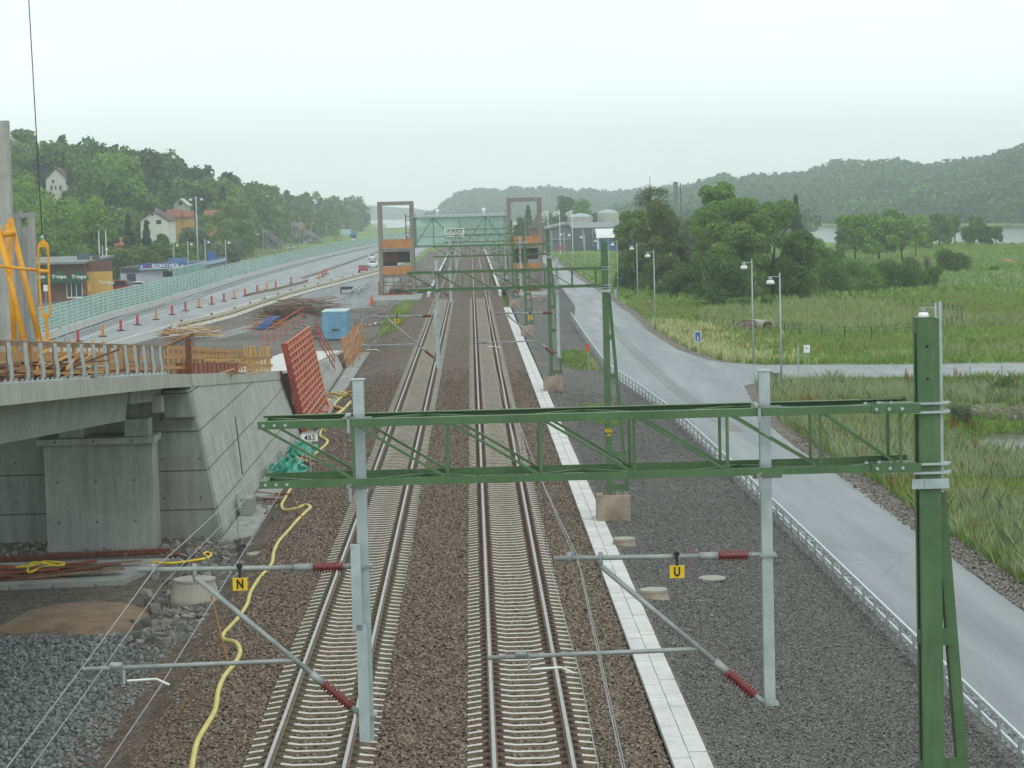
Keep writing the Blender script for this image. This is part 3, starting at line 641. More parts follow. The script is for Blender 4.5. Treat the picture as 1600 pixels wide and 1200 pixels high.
guard_rail('guard_rail', [(bbx(y)+3.6,y) for y in (300,330,340)], 'short second guard rail beside the noise barrier', 3, .8)
guard_rail('guard_rail', [(mkx(y)-2.5,y) for y in (432,460,560,700,815,1000)], 'guard rail on the median between the two carriageways', 4, .75)
guard_rail('guard_rail', [gp(545,466)[:2],gp(560,456)[:2],gp(571,450)[:2],gp(578,449)[:2]], 'longer of two loose guard rail lengths by the parked trailer', 3, .9, False)
guard_rail('guard_rail', [gp(560,462)[:2],gp(568,454)[:2],gp(579,450)[:2]], 'shorter of two loose guard rail lengths by the parked trailer', 3, .8, False)
# handrail ramp at the right edge
root = empty('handrail', (36,172,-1.2), 'white sloping pipe handrail at the far right edge of the side road', 'handrail')
mb = MB(); a_, b_ = at(1548,570,172), at(1606,551,178); c_, d_ = at(1572,570,172), at(1606,560,178)
mb.tube([a_, b_], .05); mb.tube([c_, d_], .05)
for t_ in (0,.5,1):
    q = Vector(a_).lerp(Vector(b_), t_); mb.tube([(q.x,q.y,-1.3),q], .04)
mb.build('pipe', POLE, root)
# ------------------------------------------------------------------ street lamps
def lamp_mesh(root, H, side=-1, arm=.75, r=.055):
    x, y, z = root.location
    mb = MB(); mb.tube([(x,y,z-.6),(x,y,z+H)], [r*1.15,r*.85], 10); mb.build('pole', POLE, root, smooth=True)
    for s in ((-1,1) if side == 0 else (side,)):
        mb = MB(); mb.bar((x,y,z+H-.22),(x+s*arm,y,z+H-.22), .06, .05); mb.build('arm', POLE, root)
        cx = x+s*(arm-.18)
        mb = MB(); mb.lathe([(.10,-.26),(.12,-.34),(.16,-.42)], (cx,y,z+H), 14); mb.lathe([(.03,-.2),(.03,-.27)], (cx,y,z+H), 8); mb.build('lamp_cap', GALV_D, root, smooth=True)
        mb = MB(); mb.lathe([(.15,-.42),(.22,-.47),(.255,-.56),(.26,-.66),(.2,-.68)], (cx,y,z+H), 16); mb.build('lamp_globe', WHITE2, root, smooth=True)
RLs = [(1464.5,700,473),(1221.5,618,426),(1177.5,571,405),(1024,517,390),(997,486,380),(966,467,375),(0,0,0)]
k = 0; RLAB = ['street lamp standing behind the closest green mast, its globe showing over it','grey street lamp beside the junction, nearer of the pair right of the big trees','grey street lamp beside the junction, farther of the pair right of the big trees','grey street lamp at the weedy verge opposite the second portal mast','grey street lamp by the tree stump, second from the big trees','grey street lamp by the grey cabinet under the big trees']
for i, (bx, by, ty) in enumerate(RLs[:6]):
    q = gp(bx, by, -1.1); H = (CAM_Z - (ty-yh(bx))*q[1]/F_PX)-q[2]
    r_ = empty('street_lamp', q, RLAB[i], 'street lamp', 'street lamps along the right-hand road'); lamp_mesh(r_, H)
far = [(935,372,413,430),(913,366,405,430),(894,363,395,440),(881,362,393,470),(862,361,402,520),(985,362,0,350)]
FL = ['sixth lamp along the road, in front of the blue and white hall','seventh lamp along the road, in front of the dark hall','eighth lamp along the road, in front of the dark hall','ninth lamp along the road, at the left end of the dark hall','farthest lamp along the road, right beside the right tower']
for i, (px_, ty, by, Yl) in enumerate(far[:5]):
    q = at(px_, ty, Yl); r_ = empty('street_lamp', (q[0],q[1],-1.1), FL[i], 'street lamp', 'street lamps along the right-hand road'); lamp_mesh(r_, q[2]+1.1, r=.07)
LLs = [(271,379,420),(293,377,400),(320,374,410),(352,375,430),(380,368,600),(398.5,363,605),(411,358,680),(426,351,780),(438,345,900),(456,346,900),(468,347,920),(486,347,930),(510,348,950),(535,352,960),(160,384,370)]
WH = ['above the blue shop sign, leftmost','above the middle of the blue shop sign','at the right end of the blue shop sign','between the shop and the rock cut','at the left end of the first rock outcrop','at the grassy slope before the rock cut','beside the first rock outcrop','right of the first rock outcrop','just left of the tall rock cut','on top of the tall rock cut, left part','in front of the tall rock cut','right end of the tall rock cut','below the far end of the wooded hill','beside the blue road sign','between the two flagpoles of the store']
for i, (px_, ty, Yl) in enumerate(LLs):
    q = at(px_, ty, Yl); r_ = empty('street_lamp', (q[0],q[1],-1.1), 'grey street lamp '+WH[i], 'street lamp', 'street lamps beyond the noise barrier'); lamp_mesh(r_, q[2]+1.1, 1 if i not in (0,) else 1, .8, .09)
    for ch in r_.children:
        if ch.name.startswith('lamp'): 
            pass
q = at(306, 307, 400); r_ = empty('street_lamp', (q[0],q[1],-1.1), 'tall two-armed lamp mast rising above the blue-signed shop', 'street lamp'); lamp_mesh(r_, q[2]+1.1, 0, 1.1, .13)
# ------------------------------------------------------------------ small things on the right
def well(x, y, z, r, h, label, mat, tilt=0):
    r_ = empty('concrete_well', (x,y,z), label, 'well', 'concrete well rings')
    MB().lathe([(r*1.05,0),(r*1.0,h*.4),(r*.8,h)], (x,y,z), 20).build('ring', mat, r_, smooth=False)
    MB().lathe([(r*.84,0),(r*.84,.06),(r*.3,.09)], (x,y,z+h), 20).build('lid', CONCL, r_)
CONCL = concrete('concrete_lid', (.36,.345,.29), 0, 0)
q = gp(975,842,-.1); well(q[0],q[1],-.55,.42,.42,'round concrete well by the walkway, below the second mast', FOUND)
q = gp(1021,922,-.1); well(q[0],q[1],-.55,.46,.42,'round concrete well by the walkway, under the U sign', FOUND)
well(-8.5,70.7,-1.1,.75,.85,'tall pale concrete well among loose rocks, behind the left bracket', CONCL)
well(-7.35,79.2,-1.05,.5,.3,'flat concrete well at the corner of the abutment wall', CONCL)
mb = MB(); mb.lathe([(.42,0),(.42,.05),(.36,.07)], gp(1112,905,-.70), 20); tag(mb.build('manhole_cover', CONCL), 'pale round manhole cover on the grey gravel slope', 'manhole cover')
def stake(p, q, label, mat, r=.02, cat_='stake'): mb = MB(); mb.bar(p, q, r*2); tag(mb.build('stake', mat), label, cat_)
stake((6.55,73.6,-.85),(6.5,73.5,-.1),'thin orange survey stake on the grey gravel slope', ORANGE, .012)
r_ = empty('stake_marker', gp(921,585,-1), 'small leaning orange marker on a pole beside the guard rail', 'marker')
p_ = gp(921,585,-1); MB().bar(p_, (p_[0]-.08,p_[1],.95), .035).build('pole', POLE, r_); MB().box(p_[0]-.19,p_[0]+.03,p_[1]-.04,p_[1]-.02,.55,1.1).build('plate', ORANGE, r_)
p_ = gp(1091,560,-1.1); x, y, z = p_
r_ = empty('road_sign', p_, 'blue rectangular road sign with a white bar in the flowering verge', 'road sign')
MB().tube([(x,y,z-.3),(x,y,z+2.1)], .03).build('pole', POLE, r_); MB().box(x-.24,x+.24,y-.05,y-.03,z+1.25,z+2.05).build('border', WHITE, r_, bevel=.01)
MB().box(x-.20,x+.20,y-.06,y-.051,z+1.30,z+2.0).build('panel', BLUE_S, r_)
MB().box(x-.035,x+.035,y-.066,y-.061,z+1.36,z+1.66).build('symbol', WHITE, r_); MB().box(x-.09,x+.09,y-.066,y-.061,z+1.67,z+1.74).build('symbol_top', RED_F, r_)
p_ = gp(1261,573,-1.15); x, y, z = p_
r_ = empty('notice_sign', p_, 'small white notice board on two legs in the grass', 'notice sign')
for s in (-.14,.14): MB().tube([(x+s,y,z-.3),(x+s,y,z+1.5)], .022).build('leg', POLE, r_)
MB().box(x-.22,x+.22,y-.04,y-.02,z+1.0,z+1.55).build('board', WHITE, r_); MB().box(x-.1,x+.08,y-.045,y-.041,z+1.2,z+1.38).build('symbol', BLUE_L, r_)
p_ = gp(1248,590,-1.15); stake(p_, (p_[0],p_[1],1.0), 'slim grey marker post beside the white notice board', POLE, .04, 'marker post')
p_ = gp(963,466,-1.05); x, y, z = p_; r_ = empty('cabinet', p_, 'narrow grey electrical cabinet at the foot of a lamp', 'cabinet'); MB().box(x-.3,x+.1,y,y+.3,z-.1,z+1.15).build('housing', POLE, r_, bevel=.02); MB().box(x-.27,x+.07,y-.012,y-.003,z+.05,z+1.05).build('door', GALV, r_)
p_ = gp(1013,484,-1.05); x, y, z = p_; r_ = empty('tree_stump', p_, 'cut tree stump standing beside the second lamp', 'tree stump'); MB().lathe([(.34,-.1),(.28,.1),(.26,.9)], p_, 12).build('bark', plain('stump_bark', (.22,.15,.09), None, 4, .9), r_); MB().lathe([(.25,.9),(.24,.93)], p_, 12).build('cut_face', WOOD_Y, r_)
# culvert pipe on a heap
p_ = gp(1200,521,-1.4); x, y, z = p_; mb = MB(); n = 18
for yy in (0,):
    vs = []; 
    for (r1, dy) in ((.62,0),(.62,2.4),(.48,2.4),(.48,0)):
        for k in range(n): a_ = 2*math.pi*k/n; vs.append((x+r1*math.cos(a_)-dy*.4, y+dy, z+.6+r1*math.sin(a_)))
    mb.add(vs, [(i*n+k,i*n+(k+1)%n,((i+1)%4)*n+(k+1)%n,((i+1)%4)*n+k) for i in range(4) for k in range(n)])
tag(mb.build('culvert_pipe', CONCL, smooth=False), 'short concrete culvert pipe sticking out of a gravel heap', 'pipe')
def heap(name, c, rx, ry, h, mat, label, n=26, kind='stuff', cat_=None):
    mb = MB(); vs = [(c[0],c[1],c[2]+h)]; rings = 7
    for i in range(1, rings+1):
        for k in range(n):
            a_ = 2*math.pi*k/n; r = i/rings; j = 1+random.uniform(-.12,.12)
            vs.append((c[0]+rx*r*math.cos(a_)*j, c[1]+ry*r*math.sin(a_)*j, c[2]+h*(1-r)**1.1*(1+random.uniform(-.2,.2))-(.15 if i == rings else 0)))
    fs = [(0,1+k,1+(k+1)%n) for k in range(n)]+[(1+i*n+k,1+(i+1)*n+k,1+(i+1)*n+(k+1)%n,1+i*n+(k+1)%n) for i in range(rings-1) for k in range(n)]
    mb.add(vs, fs); return tag(mb.build(name, mat, smooth=False), label, cat_, None, kind)
EARTH = gravel('earth_heap', [(0,(.12,.09,.065)),(.6,(.21,.165,.12)),(1,(.34,.29,.24))], 6, .3)
heap('gravel_heap', (x-1.6,y+1.6,z), 4.2, 3, 1.2, EARTH, None); q = gp(1300,512,-1.4); heap('gravel_heap', (q[0],q[1],q[2]), 6.5, 5, .7, GREYGRAV, None)
heap('gravel_heap', (32,131.5,-1.5), 5, 2.6, .8, GREYGRAV, None)
# meadow fence round the pond bank
FP = [gp(px_,py_,-1.25) for px_,py_ in [(1090,511),(1130,516),(1180,521),(1250,526),(1320,531),(1362,531),(1400,526),(1440,523),(1480,518),(1503,510),(1503,497),(1475,489),(1440,485),(1400,481),(1360,479),(1290,476),(1200,474)]]
r_ = empty('wire_fence', FP[0], 'low green wire mesh fence looping round the weedy bank in the meadow', 'fence')
mb = MB(); mb2 = MB(); 
for a_, b_ in zip(FP[:-1], FP[1:]):
    a_ = Vector(a_); b_ = Vector(b_); L_ = (b_-a_).length; n = max(1, int(L_/2.4))
    for k in range(n):
        q = a_.lerp(b_, k/n); o = MB().box(q.x-.035,q.x+.035,q.y-.035,q.y+.035,q.z-.3,q.z+1.15).build('post', DARKG if False else DARK, r_)
    for zz in (1.05,.7,.35): mb2.bar(a_+Vector((0,0,zz)), b_+Vector((0,0,zz)), .018)
mb2.build('mesh_wire', plain('fence_green', (.05,.10,.09), None, 3, .6), r_)
# ------------------------------------------------------------------ cow
COWM = plain('cow_hide', (.42,.24,.12), (.34,.18,.08), 2, .9)
cx, cy, cz = gp(1577,411,-1.2); cz = float(gz(cx, cy))
mb = MB(); mb.ball((cx,cy,cz+.42), .95, .45, .40, 12, 8); mb.ball((cx-.75,cy-.05,cz+.5), .38, .28, .32, 10, 6); mb.tube([(cx-.95,cy,cz+.55),(cx-1.2,cy-.05,cz+.75),(cx-1.32,cy-.1,cz+.78)], [.2,.15,.14], 8)
mb.tube([(cx-1.25,cy-.1,cz+.8),(cx-1.5,cy-.18,cz+.68),(cx-1.62,cy-.2,cz+.62)], [.15,.11,.08], 8)
for s in (-.18,.18): mb.tube([(cx-1.27,cy-.1+s*.6,cz+.86),(cx-1.24,cy-.1+s*1.3,cz+.86)], [.05,.02], 5)
mb.tube([(cx-.5,cy-.3,cz+.2),(cx-.8,cy-.5,cz+.1),(cx-.55,cy-.6,cz+.06)], [.12,.08,.06], 6); mb.tube([(cx+.5,cy-.3,cz+.25),(cx+.85,cy-.5,cz+.12),(cx+.5,cy-.62,cz+.06)], [.16,.1,.06], 6); mb.tube([(cx+.92,cy,cz+.5),(cx+1.02,cy-.1,cz+.15)], [.04,.03], 5)
tag(mb.build('cow', COWM, smooth=True), 'light brown cow lying in the open meadow', 'cow')
# ------------------------------------------------------------------ bridge, ramp and walls on the left
def zd(Y): return float(np.interp(Y, [20,52,80,87,128,151,197,225], [8.95,7.03,5.33,4.85,2.2,.85,-.62,-1.0]))
EX = -10.3
root = empty('road_bridge', (-12, 60, 0), 'concrete road bridge under construction, its pale deck edge sloping down to the abutment', 'bridge')
def along(mb, x0, x1, ya, yb, f0, f1, st=4):
    ysl = list(np.arange(ya, yb, st))+[yb]
    for a_, b_ in zip(ysl[:-1], ysl[1:]):
        mb.hexa([(x0,a_,f0(a_)),(x1,a_,f0(a_)),(x1,b_,f0(b_)),(x0,b_,f0(b_)),(x0,a_,f1(a_)),(x1,a_,f1(a_)),(x1,b_,f1(b_)),(x0,b_,f1(b_))])
    return mb
def sliced(mb, secs):   # list of (Y, [(x,z)...]) cross-sections -> closed loft
    n = len(secs[0][1]); vs = [(x,y,z) for y, pr_ in secs for x, z in pr_]
    fs = [(i*n+k, i*n+(k+1)%n, (i+1)*n+(k+1)%n, (i+1)*n+k) for i in range(len(secs)-1) for k in range(n)]
    return mb.add(vs, fs+[tuple(range(n-1,-1,-1)), tuple((len(secs)-1)*n+k for k in range(n))])
sliced(MB(), [(y, [(EX-.45,zd(y)-.47),(EX,zd(y)-.47),(EX,zd(y)),(EX-.45,zd(y))]) for y in [20,30,40,52,60,70,80,86.9]]).build('edge_beam', CONC_F, root)
sliced(MB(), [(y, [(-19,zd(y)-.42),(EX-.452,zd(y)-.30),(EX-.452,zd(y)-.06),(-19,zd(y)-.06)]) for y in [20,40,52,60,70,80,86.9]]).build('deck', CONC_P, root)
for gx_ in (-12.2, -17.4):
    sliced(MB(), [(y, [(gx_,zd(y)-1.48),(gx_+.75,zd(y)-1.48),(gx_+.9,zd(y)-.36),(gx_,zd(y)-.36)]) for y in [20,40,60,78]]).build('girder', CONC_P, root)
    sliced(MB(), [(y, [(gx_,zd(y)-.95),(gx_+.9,zd(y)-.95),(gx_+1.0,zd(y)-.36),(gx_,zd(y)-.36)]) for y in [78.003,82,85.9]]).build('girder_end', CONC_P, root)
MB().box(-11.3,-10.95,83.5,83.9,3.75,4.35).build('drain_pipe', CONC_F, root)
MB().box(-15.1,-11.32,83.2,84.7,-1.6,2.72).build('pier', CONC_P, root, bevel=.03)
MB().box(-15.3,-11.2,82.95,84.8,2.723,2.95).build('pier_cap', CONC_P, root, bevel=.02)
MB().box(-12.3,-11.45,83.4,84.4,2.953,3.55).build('bearing_block', CONC_P, root, bevel=.02)
MB().box(-14.6,-13.7,83.4,84.4,2.953,3.55).build('bearing_block', CONC_P, root, bevel=.02)
# abutment front wall and the battered side wall of the ramp
root = empty('abutment', (-14, 86, -1), 'dark grey concrete abutment wall in panels behind the bridge pier', 'abutment wall')
MB().prism([(-26,0,-1.6),(-9.22,0,-1.6),(-10.28,0,4.35),(-26,0,4.35)], (0,85.95,0), (0,86.6,0)).build('wall', CONC_D, root)
MB().prism([(-11.15,0,3.4),(-10.12,0,3.4),(-10.3,0,4.37),(-11.15,0,4.37)], (0,85.5,0), (0,85.94,0)).build('corbel', CONC_D, root)
root = empty('ramp_wall', (-9.5, 105, -1), 'pale streaked battered concrete wall of the ramp, between abutment and red formwork', 'retaining wall')
def face_x(y): return float(np.interp(y, [86,128,142,197,225], [-9.28,-9.25,-9.3,-9.75,-10.2]))
sliced(MB(), [(y, [(face_x(y)-.9,-1.5),(face_x(y)+.1,-1.5),(EX,zd(y)-.46),(EX-.9,zd(y)-.46)]) for y in [86.62,95,105,115,128]]).build('wall', CONC, root)
sliced(MB(), [(y, [(EX-.9,zd(y)-.457),(EX+.04,zd(y)-.457),(EX+.0,zd(y)),(EX-.9,zd(y))]) for y in [86.92,95,105,115,128]]).build('coping', CONC_F, root)
sliced(MB(), [(y, [(-20,-1.5),(EX-.903,-1.5),(EX-.903,zd(y)-.25),(-20,zd(y)-.25)]) for y in [86.62,95,105,115,128,140,145.7]]).build('fill', DIRT, root)
r2 = empty('ramp_wall', (-9.8, 165, -1), 'low curved concrete wall at the foot of the ramp, beyond the red formwork', 'retaining wall')
sliced(MB(), [(y, [(face_x(y)-.7,-1.5),(face_x(y)+.05,-1.5),(EX+.05,zd(y)),(EX-.4,zd(y))]) for y in [146.2,151,162,175,188,197,205]]).build('wall', CONC, r2)
MB().prism([(-10.8,0,-1.5),(face_x(140)+.05,0,-1.5),(EX+.04,0,zd(145)),(-10.8,0,zd(145))], (0,145.75,0), (0,146.17,0)).build('end_face', WOOD_G, r2)
sliced(MB(), [(y, [(-15.5,-1.5),(EX-.42,-1.5),(EX-.42,zd(y)-.12),(-15.5,zd(y)-.12)]) for y in [146.2,151,162,175,188,197]]).build('ramp_slab', CONC_W, r2)
mb = MB()
for y in np.arange(147, 178, 1.2): mb.bar((EX-.1,y,zd(y)),(EX-.1,y,zd(y)+.18), .03)
mb.build('starter_bar', DARK, r2)
mb = MB(); sliced(mb, [(y, [(face_x(y)+.1,-1.3),(-8.15+(y-86)*-.004,-1.3),(-8.15+(y-86)*-.004,-.93),(face_x(y)+.1,-.93)]) for y in [84.5,100,118,140,165,197]]); tag(mb.build('footing', CONC_P), 'concrete footing strip along the foot of the ramp wall', 'footing')
# bridge railing
root = empty('bridge_railing', (EX-.1, 52, 7), 'row of curved galvanised railing posts on the bridge edge', 'railing')
me = None
for i in range(-6, 15):
    y = 52+2*i; z = zd(y)
    if me is None:
        mb = MB(); P_ = [(.0,0,0),(.05,0,.10),(.055,0,.30),(.015,0,.55),(0,0,.93)]
        for a_, b_ in zip(P_[:-1], P_[1:]): mb.bar(a_, b_, .075, .085, (0,1,0))
        mb.box(-.16,.2,-.13,.13,-.0,.03)
        for xx in (-.1,.14): 
            for yy in (-.09,.09): mb.tube([(xx,yy,.03),(xx,yy,.09)], .018, 6)
        o = mb.build('post', GALV, root, local=True); me = o.data
    else: o = link(bpy.data.objects.new('post', me)); o.parent = root
    o.location = Vector((EX-.2,y,z))-Vector(root.location)
# timber edge formwork on the bridge
def rails(name, label, x, y0, y1, hs, mat, w=.03, hgt=.11, studs=None, smat=None, sh=1.0, sw=.05, cat_='timber railing'):
    r_ = empty(name, (x,(y0+y1)/2,zd((y0+y1)/2)), label, cat_)
    for h in hs:
        mb = MB(); y = y0
        while y < y1-.5:
            L_ = min(random.uniform(3.2,4.6), y1-y); o_ = random.uniform(-.02,.02)
            mb.bar((x+o_,y-.15,zd(y-.15)+h),(x+o_,y+L_,zd(y+L_)+h), w, hgt); y += L_
        mb.build('plank', mat, r_)
    if studs:
        for y in np.arange(y0+.4, y1, studs): MB().bar((x-.06,y,zd(y)-.05),(x-.06+random.uniform(-.04,.04),y,zd(y)+sh+random.uniform(-.08,.08)), sw).build('stud', smat or mat, r_)
rails('timber_railing', 'weathered brown top plank rail right behind the galvanised posts', EX-.55, 40, 84, (.93,), WOOD_G, studs=3.1, sh=.95)
rails('timber_railing', 'fresh orange plank rails behind the galvanised posts', EX-.9, 42, 84, (.22,.55), WOOD_N, studs=2.2, sh=.75)
rails('timber_railing', 'dense orange formwork planks stacked along the bridge edge', EX-1.7, 42, 86, (.08,.35,.68,.98), WOOD_N, .04, .16, studs=1.15, smat=WOOD_Y, sh=1.1, sw=.07)
rails('timber_railing', 'yellowish timber rails in the middle of the bridge deck', -13.2, 45, 86, (.35,.75), WOOD_N, studs=1.7, smat=WOOD_Y, sh=.9)
rails('timber_railing', 'brown timber rails at the far side of the bridge deck', -15.8, 48, 88, (.3,.85), WOOD_G, studs=2.4, smat=WOOD_N, sh=.9)
rails('timber_railing', 'timber rails beyond the last galvanised post, left of the rusty post', EX-.6, 84, 97, (.25,.62), WOOD_N, studs=2.8, sh=1.0)
rails('timber_railing', 'brown plank rail on thin dark props above the ramp wall', -12.6, 100, 122, (.95,), WOOD_G, hgt=.16, studs=1.8, smat=RUST, sh=.95, sw=.07)
rails('timber_railing', 'low pale plank rail on the coping of the ramp wall', EX-.6, 97, 121, (.55,), WOOD_Y, hgt=.1, studs=2.6, sh=.55)
mb = MB(); mb.bar((EX-.35,89.2,zd(89)-.05),(EX-.35,89.2,zd(89)+1.35), .2); tag(mb.build('post', RUST), 'rust-brown square post at the end of the bridge railing', 'post')
mb = MB(); along(mb, EX-.9, EX-.35, 90, 108, lambda y: zd(y)+.01, lambda y: zd(y)+.42); r_ = empty('formwork_box', (EX-.6,99,zd(99)), 'low rust-orange plywood box lying on the ramp coping', 'formwork'); mb.build('board', PLYR, r_)
for y in np.arange(90.5, 108, 1.6): MB().box(EX-.345,EX-.32,y,y+.06,zd(y)+.01,zd(y)+.42).build('batten', RUST, r_)
rails('timber_railing', 'orange plank rails above the plywood box towards the yellow grids', EX-.95, 88, 124, (.35,.72,1.0), WOOD_N, .035, .14, studs=1.5, smat=WOOD_Y, sh=1.05, sw=.07)
# pallets set on edge
for k, y in enumerate((111.5,116.5,121.0)):
    r_ = empty('pallet', (EX-.4,y,zd(y)), ['yellow timber grid standing on the coping, left of three','yellow timber grid standing on the coping, middle of three','yellow timber grid standing on the coping next to the red formwork'][k], 'timber grid', 'yellow timber grids on the ramp wall')
    mb = MB()
    for j in range(6): yy = y+j*.78; mb.bar((EX-.35,yy,zd(yy)),(EX-.35+random.uniform(-.1,.1),yy+random.uniform(-.15,.15),zd(yy)+1.25), .03, .3, (0,1,0))
    mb.build('slat', WOOD_Y, r_); mb = MB()
    for h in (.3,.72): mb.bar((EX-.31,y-.2,zd(y)+h),(EX-.31,y+4.4,zd(y+4.4)+h), .05, .12)
    mb.build('rail', WOOD_N, r_)
# grey wedge upstand
q = [at(px_,py_,96) for px_,py_ in [(256,577),(303,574),(303,520),(256,541)]]
mb = MB(); mb.prism([(a_[0],0,a_[2]-(.6 if i < 2 else 0)) for i, a_ in enumerate(q)], (0,96,0), (0,96.4,0)); tag(mb.build('upstand', plain('upstand_grey', (.20,.18,.16), None, 2, .8)), 'grey wedge-shaped upstand rising above the timber rails', 'upstand')
mb = MB(); mb.bar((q[3][0],95.95,q[3][2]),(q[2][0],95.95,q[2][2]+.02), .06, .05); tag(mb.build('batten', WOOD_N), 'orange batten nailed along the sloping top of the grey upstand', 'batten')
def pile(name, c, L_, W_, H_, n, mats, label, ang=0, cat_='timber pile', jit=.25, t0=.05, t1=.14):
    """heap of loose bars and planks"""
    r_ = empty(name, c, label, cat_); ms = mats; mb = MB()
    for i in range(n):
        mb.k = random.randrange(len(ms)); a_ = ang+random.gauss(0, jit); l = L_*random.uniform(.4,1)/2
        x = c[0]+random.uniform(-.5,.5)*(W_*abs(math.cos(ang))+L_*.4*abs(math.sin(ang))); y = c[1]+random.uniform(-.5,.5)*(W_*abs(math.sin(ang))+L_*.4*abs(math.cos(ang))); z = c[2]+(random.uniform(.05,1)**1.1*H_)*max(.12, 1-((x-c[0])**2+(y-c[1])**2)/(.30*max(L_,W_)**2))
        dz = random.gauss(0, .08)*l; d = (math.sin(a_)*l, math.cos(a_)*l)
        mb.bar((x-d[0],y-d[1],max(z-dz,c[2]+.02)),(x+d[0],y+d[1],max(z+dz,c[2]+.02)), random.uniform(t0,t1), random.uniform(.03,.06))
    mb.build('piece', ms, r_); return r_
pile('timber_pile', (-13.2,62,zd(62)-.05), 3.2,2.4,.55,34,[WOOD_N,WOOD_G,RUST],'heap of offcuts on the near end of the bridge deck', .3)
pile('timber_pile', (-12.0,56,zd(56)-.05), 2.6,1.4,.6,26,[WOOD_G,RUST],'dark heap of old boards behind the leftmost railing posts', 1.1)
pile('timber_pile', (-11.6,48,zd(48)-.05), 5,1.6,.8,46,[WOOD_N,WOOD_Y,WOOD_G],'tall heap of planks by the raking yellow props', .15)
pile('timber_pile', (-11.5,65,zd(65)-.05), 5,1.3,.7,44,[WOOD_N,WOOD_Y,RUST],'orange planks heaped close behind the railing posts', .1)
pile('timber_pile', (-12.4,72,zd(72)-.05), 4,2.0,.5,36,[WOOD_N,WOOD_Y,RUST,BLUE_L],'long heap of mixed boards midway along the bridge deck', .1)
pile('timber_pile', (-13.5,82,zd(82)-.05), 4,3.5,.45,34,[WOOD_N,WOOD_G,RUST],'heap of boards at the far end of the bridge deck', 1.2)
pile('timber_pile', (-12.3,99,zd(99)-.25), 5,2.6,.55,44,[WOOD_Y,WOOD_N,WOOD_G],'heap of pale boards behind the plywood box', .5)
pile('timber_pile', (-11.6,108,zd(108)-.25), 5,1.6,.5,26,[WOOD_G,WOOD_N],'brown board heap under the propped plank rail', .2)
q = gp(299,528,-1); pile('timber_pile', q, 5,4.5,1.4,90,[WOOD_Y,WOOD_N,WHITE],'bright yellow timber pile on the asphalt beside the plastic barrier', 1.2)
q = gp(272,526,-1); pile('beam_stack', (q[0],q[1],-1), 5,2.0,1.2,22,[RUST,WOOD_G],'dark stack of beams at the near end of the plastic barrier', .1, 'beam stack', .05, .15,.3)
q = gp(422,513,-1); pile('timber_pile', q, 3.6,2.8,1.3,60,[WOOD_N,WOOD_Y,RED_FD],'small timber pile left of the rebar heap', .9)
q = gp(455,505,-1); heap('spoil_heap', q, 3.4,6,1.1, EARTH, None); pile('rebar_pile', (q[0],q[1],-.5), 6,5.5,1.9,150,[RUST,DARK,GREYM if False else WOOD_G],'dark heap of rebar and scrap boards beyond the red formwork', 1.3, 'scrap pile', .5)
q = gp(478,492,-1); pile('rebar_pile', q, 8,4,2.0,70,[RUST,WOOD_G],'long brown beams stacked behind the scrap heap', 1.2, 'beam stack', .1,.1,.2)
q = gp(487,528,-1); pile('beam_stack', q, 3.4,2.2,1.3,26,[WOOD_G,DARK,GALV_D],'stack of dark boards left of the blue container', 1.5, 'board stack', .08,.1,.25)
q = gp(545,535,-1); 
pile('debris', gp(600,508,-1), 4,5,.4,26,[WOOD_G,WOOD_Y,WHITE],'pale scraps strewn beside the railway bed past the container', .2, 'debris')
pile('debris', (-7.75,150,-1.0), 5,2.2,.5,40,[WOOD_G,WOOD_Y,HOSE],'light scraps and yellow sheeting near the low curved wall', .1, 'debris', .5)
pile('debris', (-7.5,128,-1.0), 5,1.8,.55,44,[WOOD_G,WOOD_N,RUST],'brown scrap heap beside the red formwork foot', .1, 'debris', .5)
pile('debris', (-7.3,108,-1.0), 5,1.6,.5,46,[RUST,WOOD_N,WOOD_G,HOSE],'rusty beams and boards beside the green tarps', .05, 'debris', .35, .06,.16)
pile('debris', (-7.5,96,-1.0), 4,1.3,.25,26,[RUST,GALV_D,WOOD_G],'steel beams and rods below the left end of the closest portal', .9, 'debris', .6)
# blue sheeting
mb = MB(); q = gp(425,513,-1); 
for k in range(6): mb.tube([(q[0]-1.2+k*.2,q[1]-3,-.9),(q[0]-.8+k*.2,q[1]-1.5,-.3+.1*(k%3)),(q[0]-.2+k*.22,q[1],.1+.1*(k%2)),(q[0]+.3+k*.12,q[1]+1,-.1)], .07, 6)
tag(mb.build('hose_bundle', BLUE_T, smooth=True), 'bundle of blue hoses beside the scrap heap', 'hose bundle')
# red formwork panel
root = empty('formwork', (-9.1,120,-1), 'tall red steel formwork panel standing against the ramp wall', 'formwork')
WALE = plain('waling_pink', (.66,.34,.22), (.50,.18,.10), 2, .6)
ya, yb, zt0, zt1 = 126.2, 145.2, 3.75, 3.75
def fx(z): return -9.12-(z+1)*.20
mb = MB(); mb.hexa([(fx(-1)-.06,ya,-1),(fx(-1),ya,-1),(fx(-1),yb,-1),(fx(-1)-.06,yb,-1),(fx(zt0)-.06,ya-0,zt0),(fx(zt0),ya,zt0),(fx(zt0),yb,zt0),(fx(zt0)-.06,yb,zt0)]); mb.build('panel', RED_FD, root)
mb = MB()
for k in range(46):
    y = ya+(yb-ya)*k/45; mb.k = 0 if k % 5 else 1; mb.bar((fx(-1)+(.06 if k % 5 else .1),y,-1),(fx(zt0)+(.06 if k % 5 else .1),y,zt0), .12, .07 if k % 5 else .09, (0,1,0))
mb.build('rib', [RED_F, WALE], root)
mb = MB()
for k in range(15):
    z = -1+(zt0+1)*k/14; mb.bar((fx(z)+.13,ya,z),(fx(z)+.13,yb,z), .07, .05)
mb.build('waling', WALE, root)
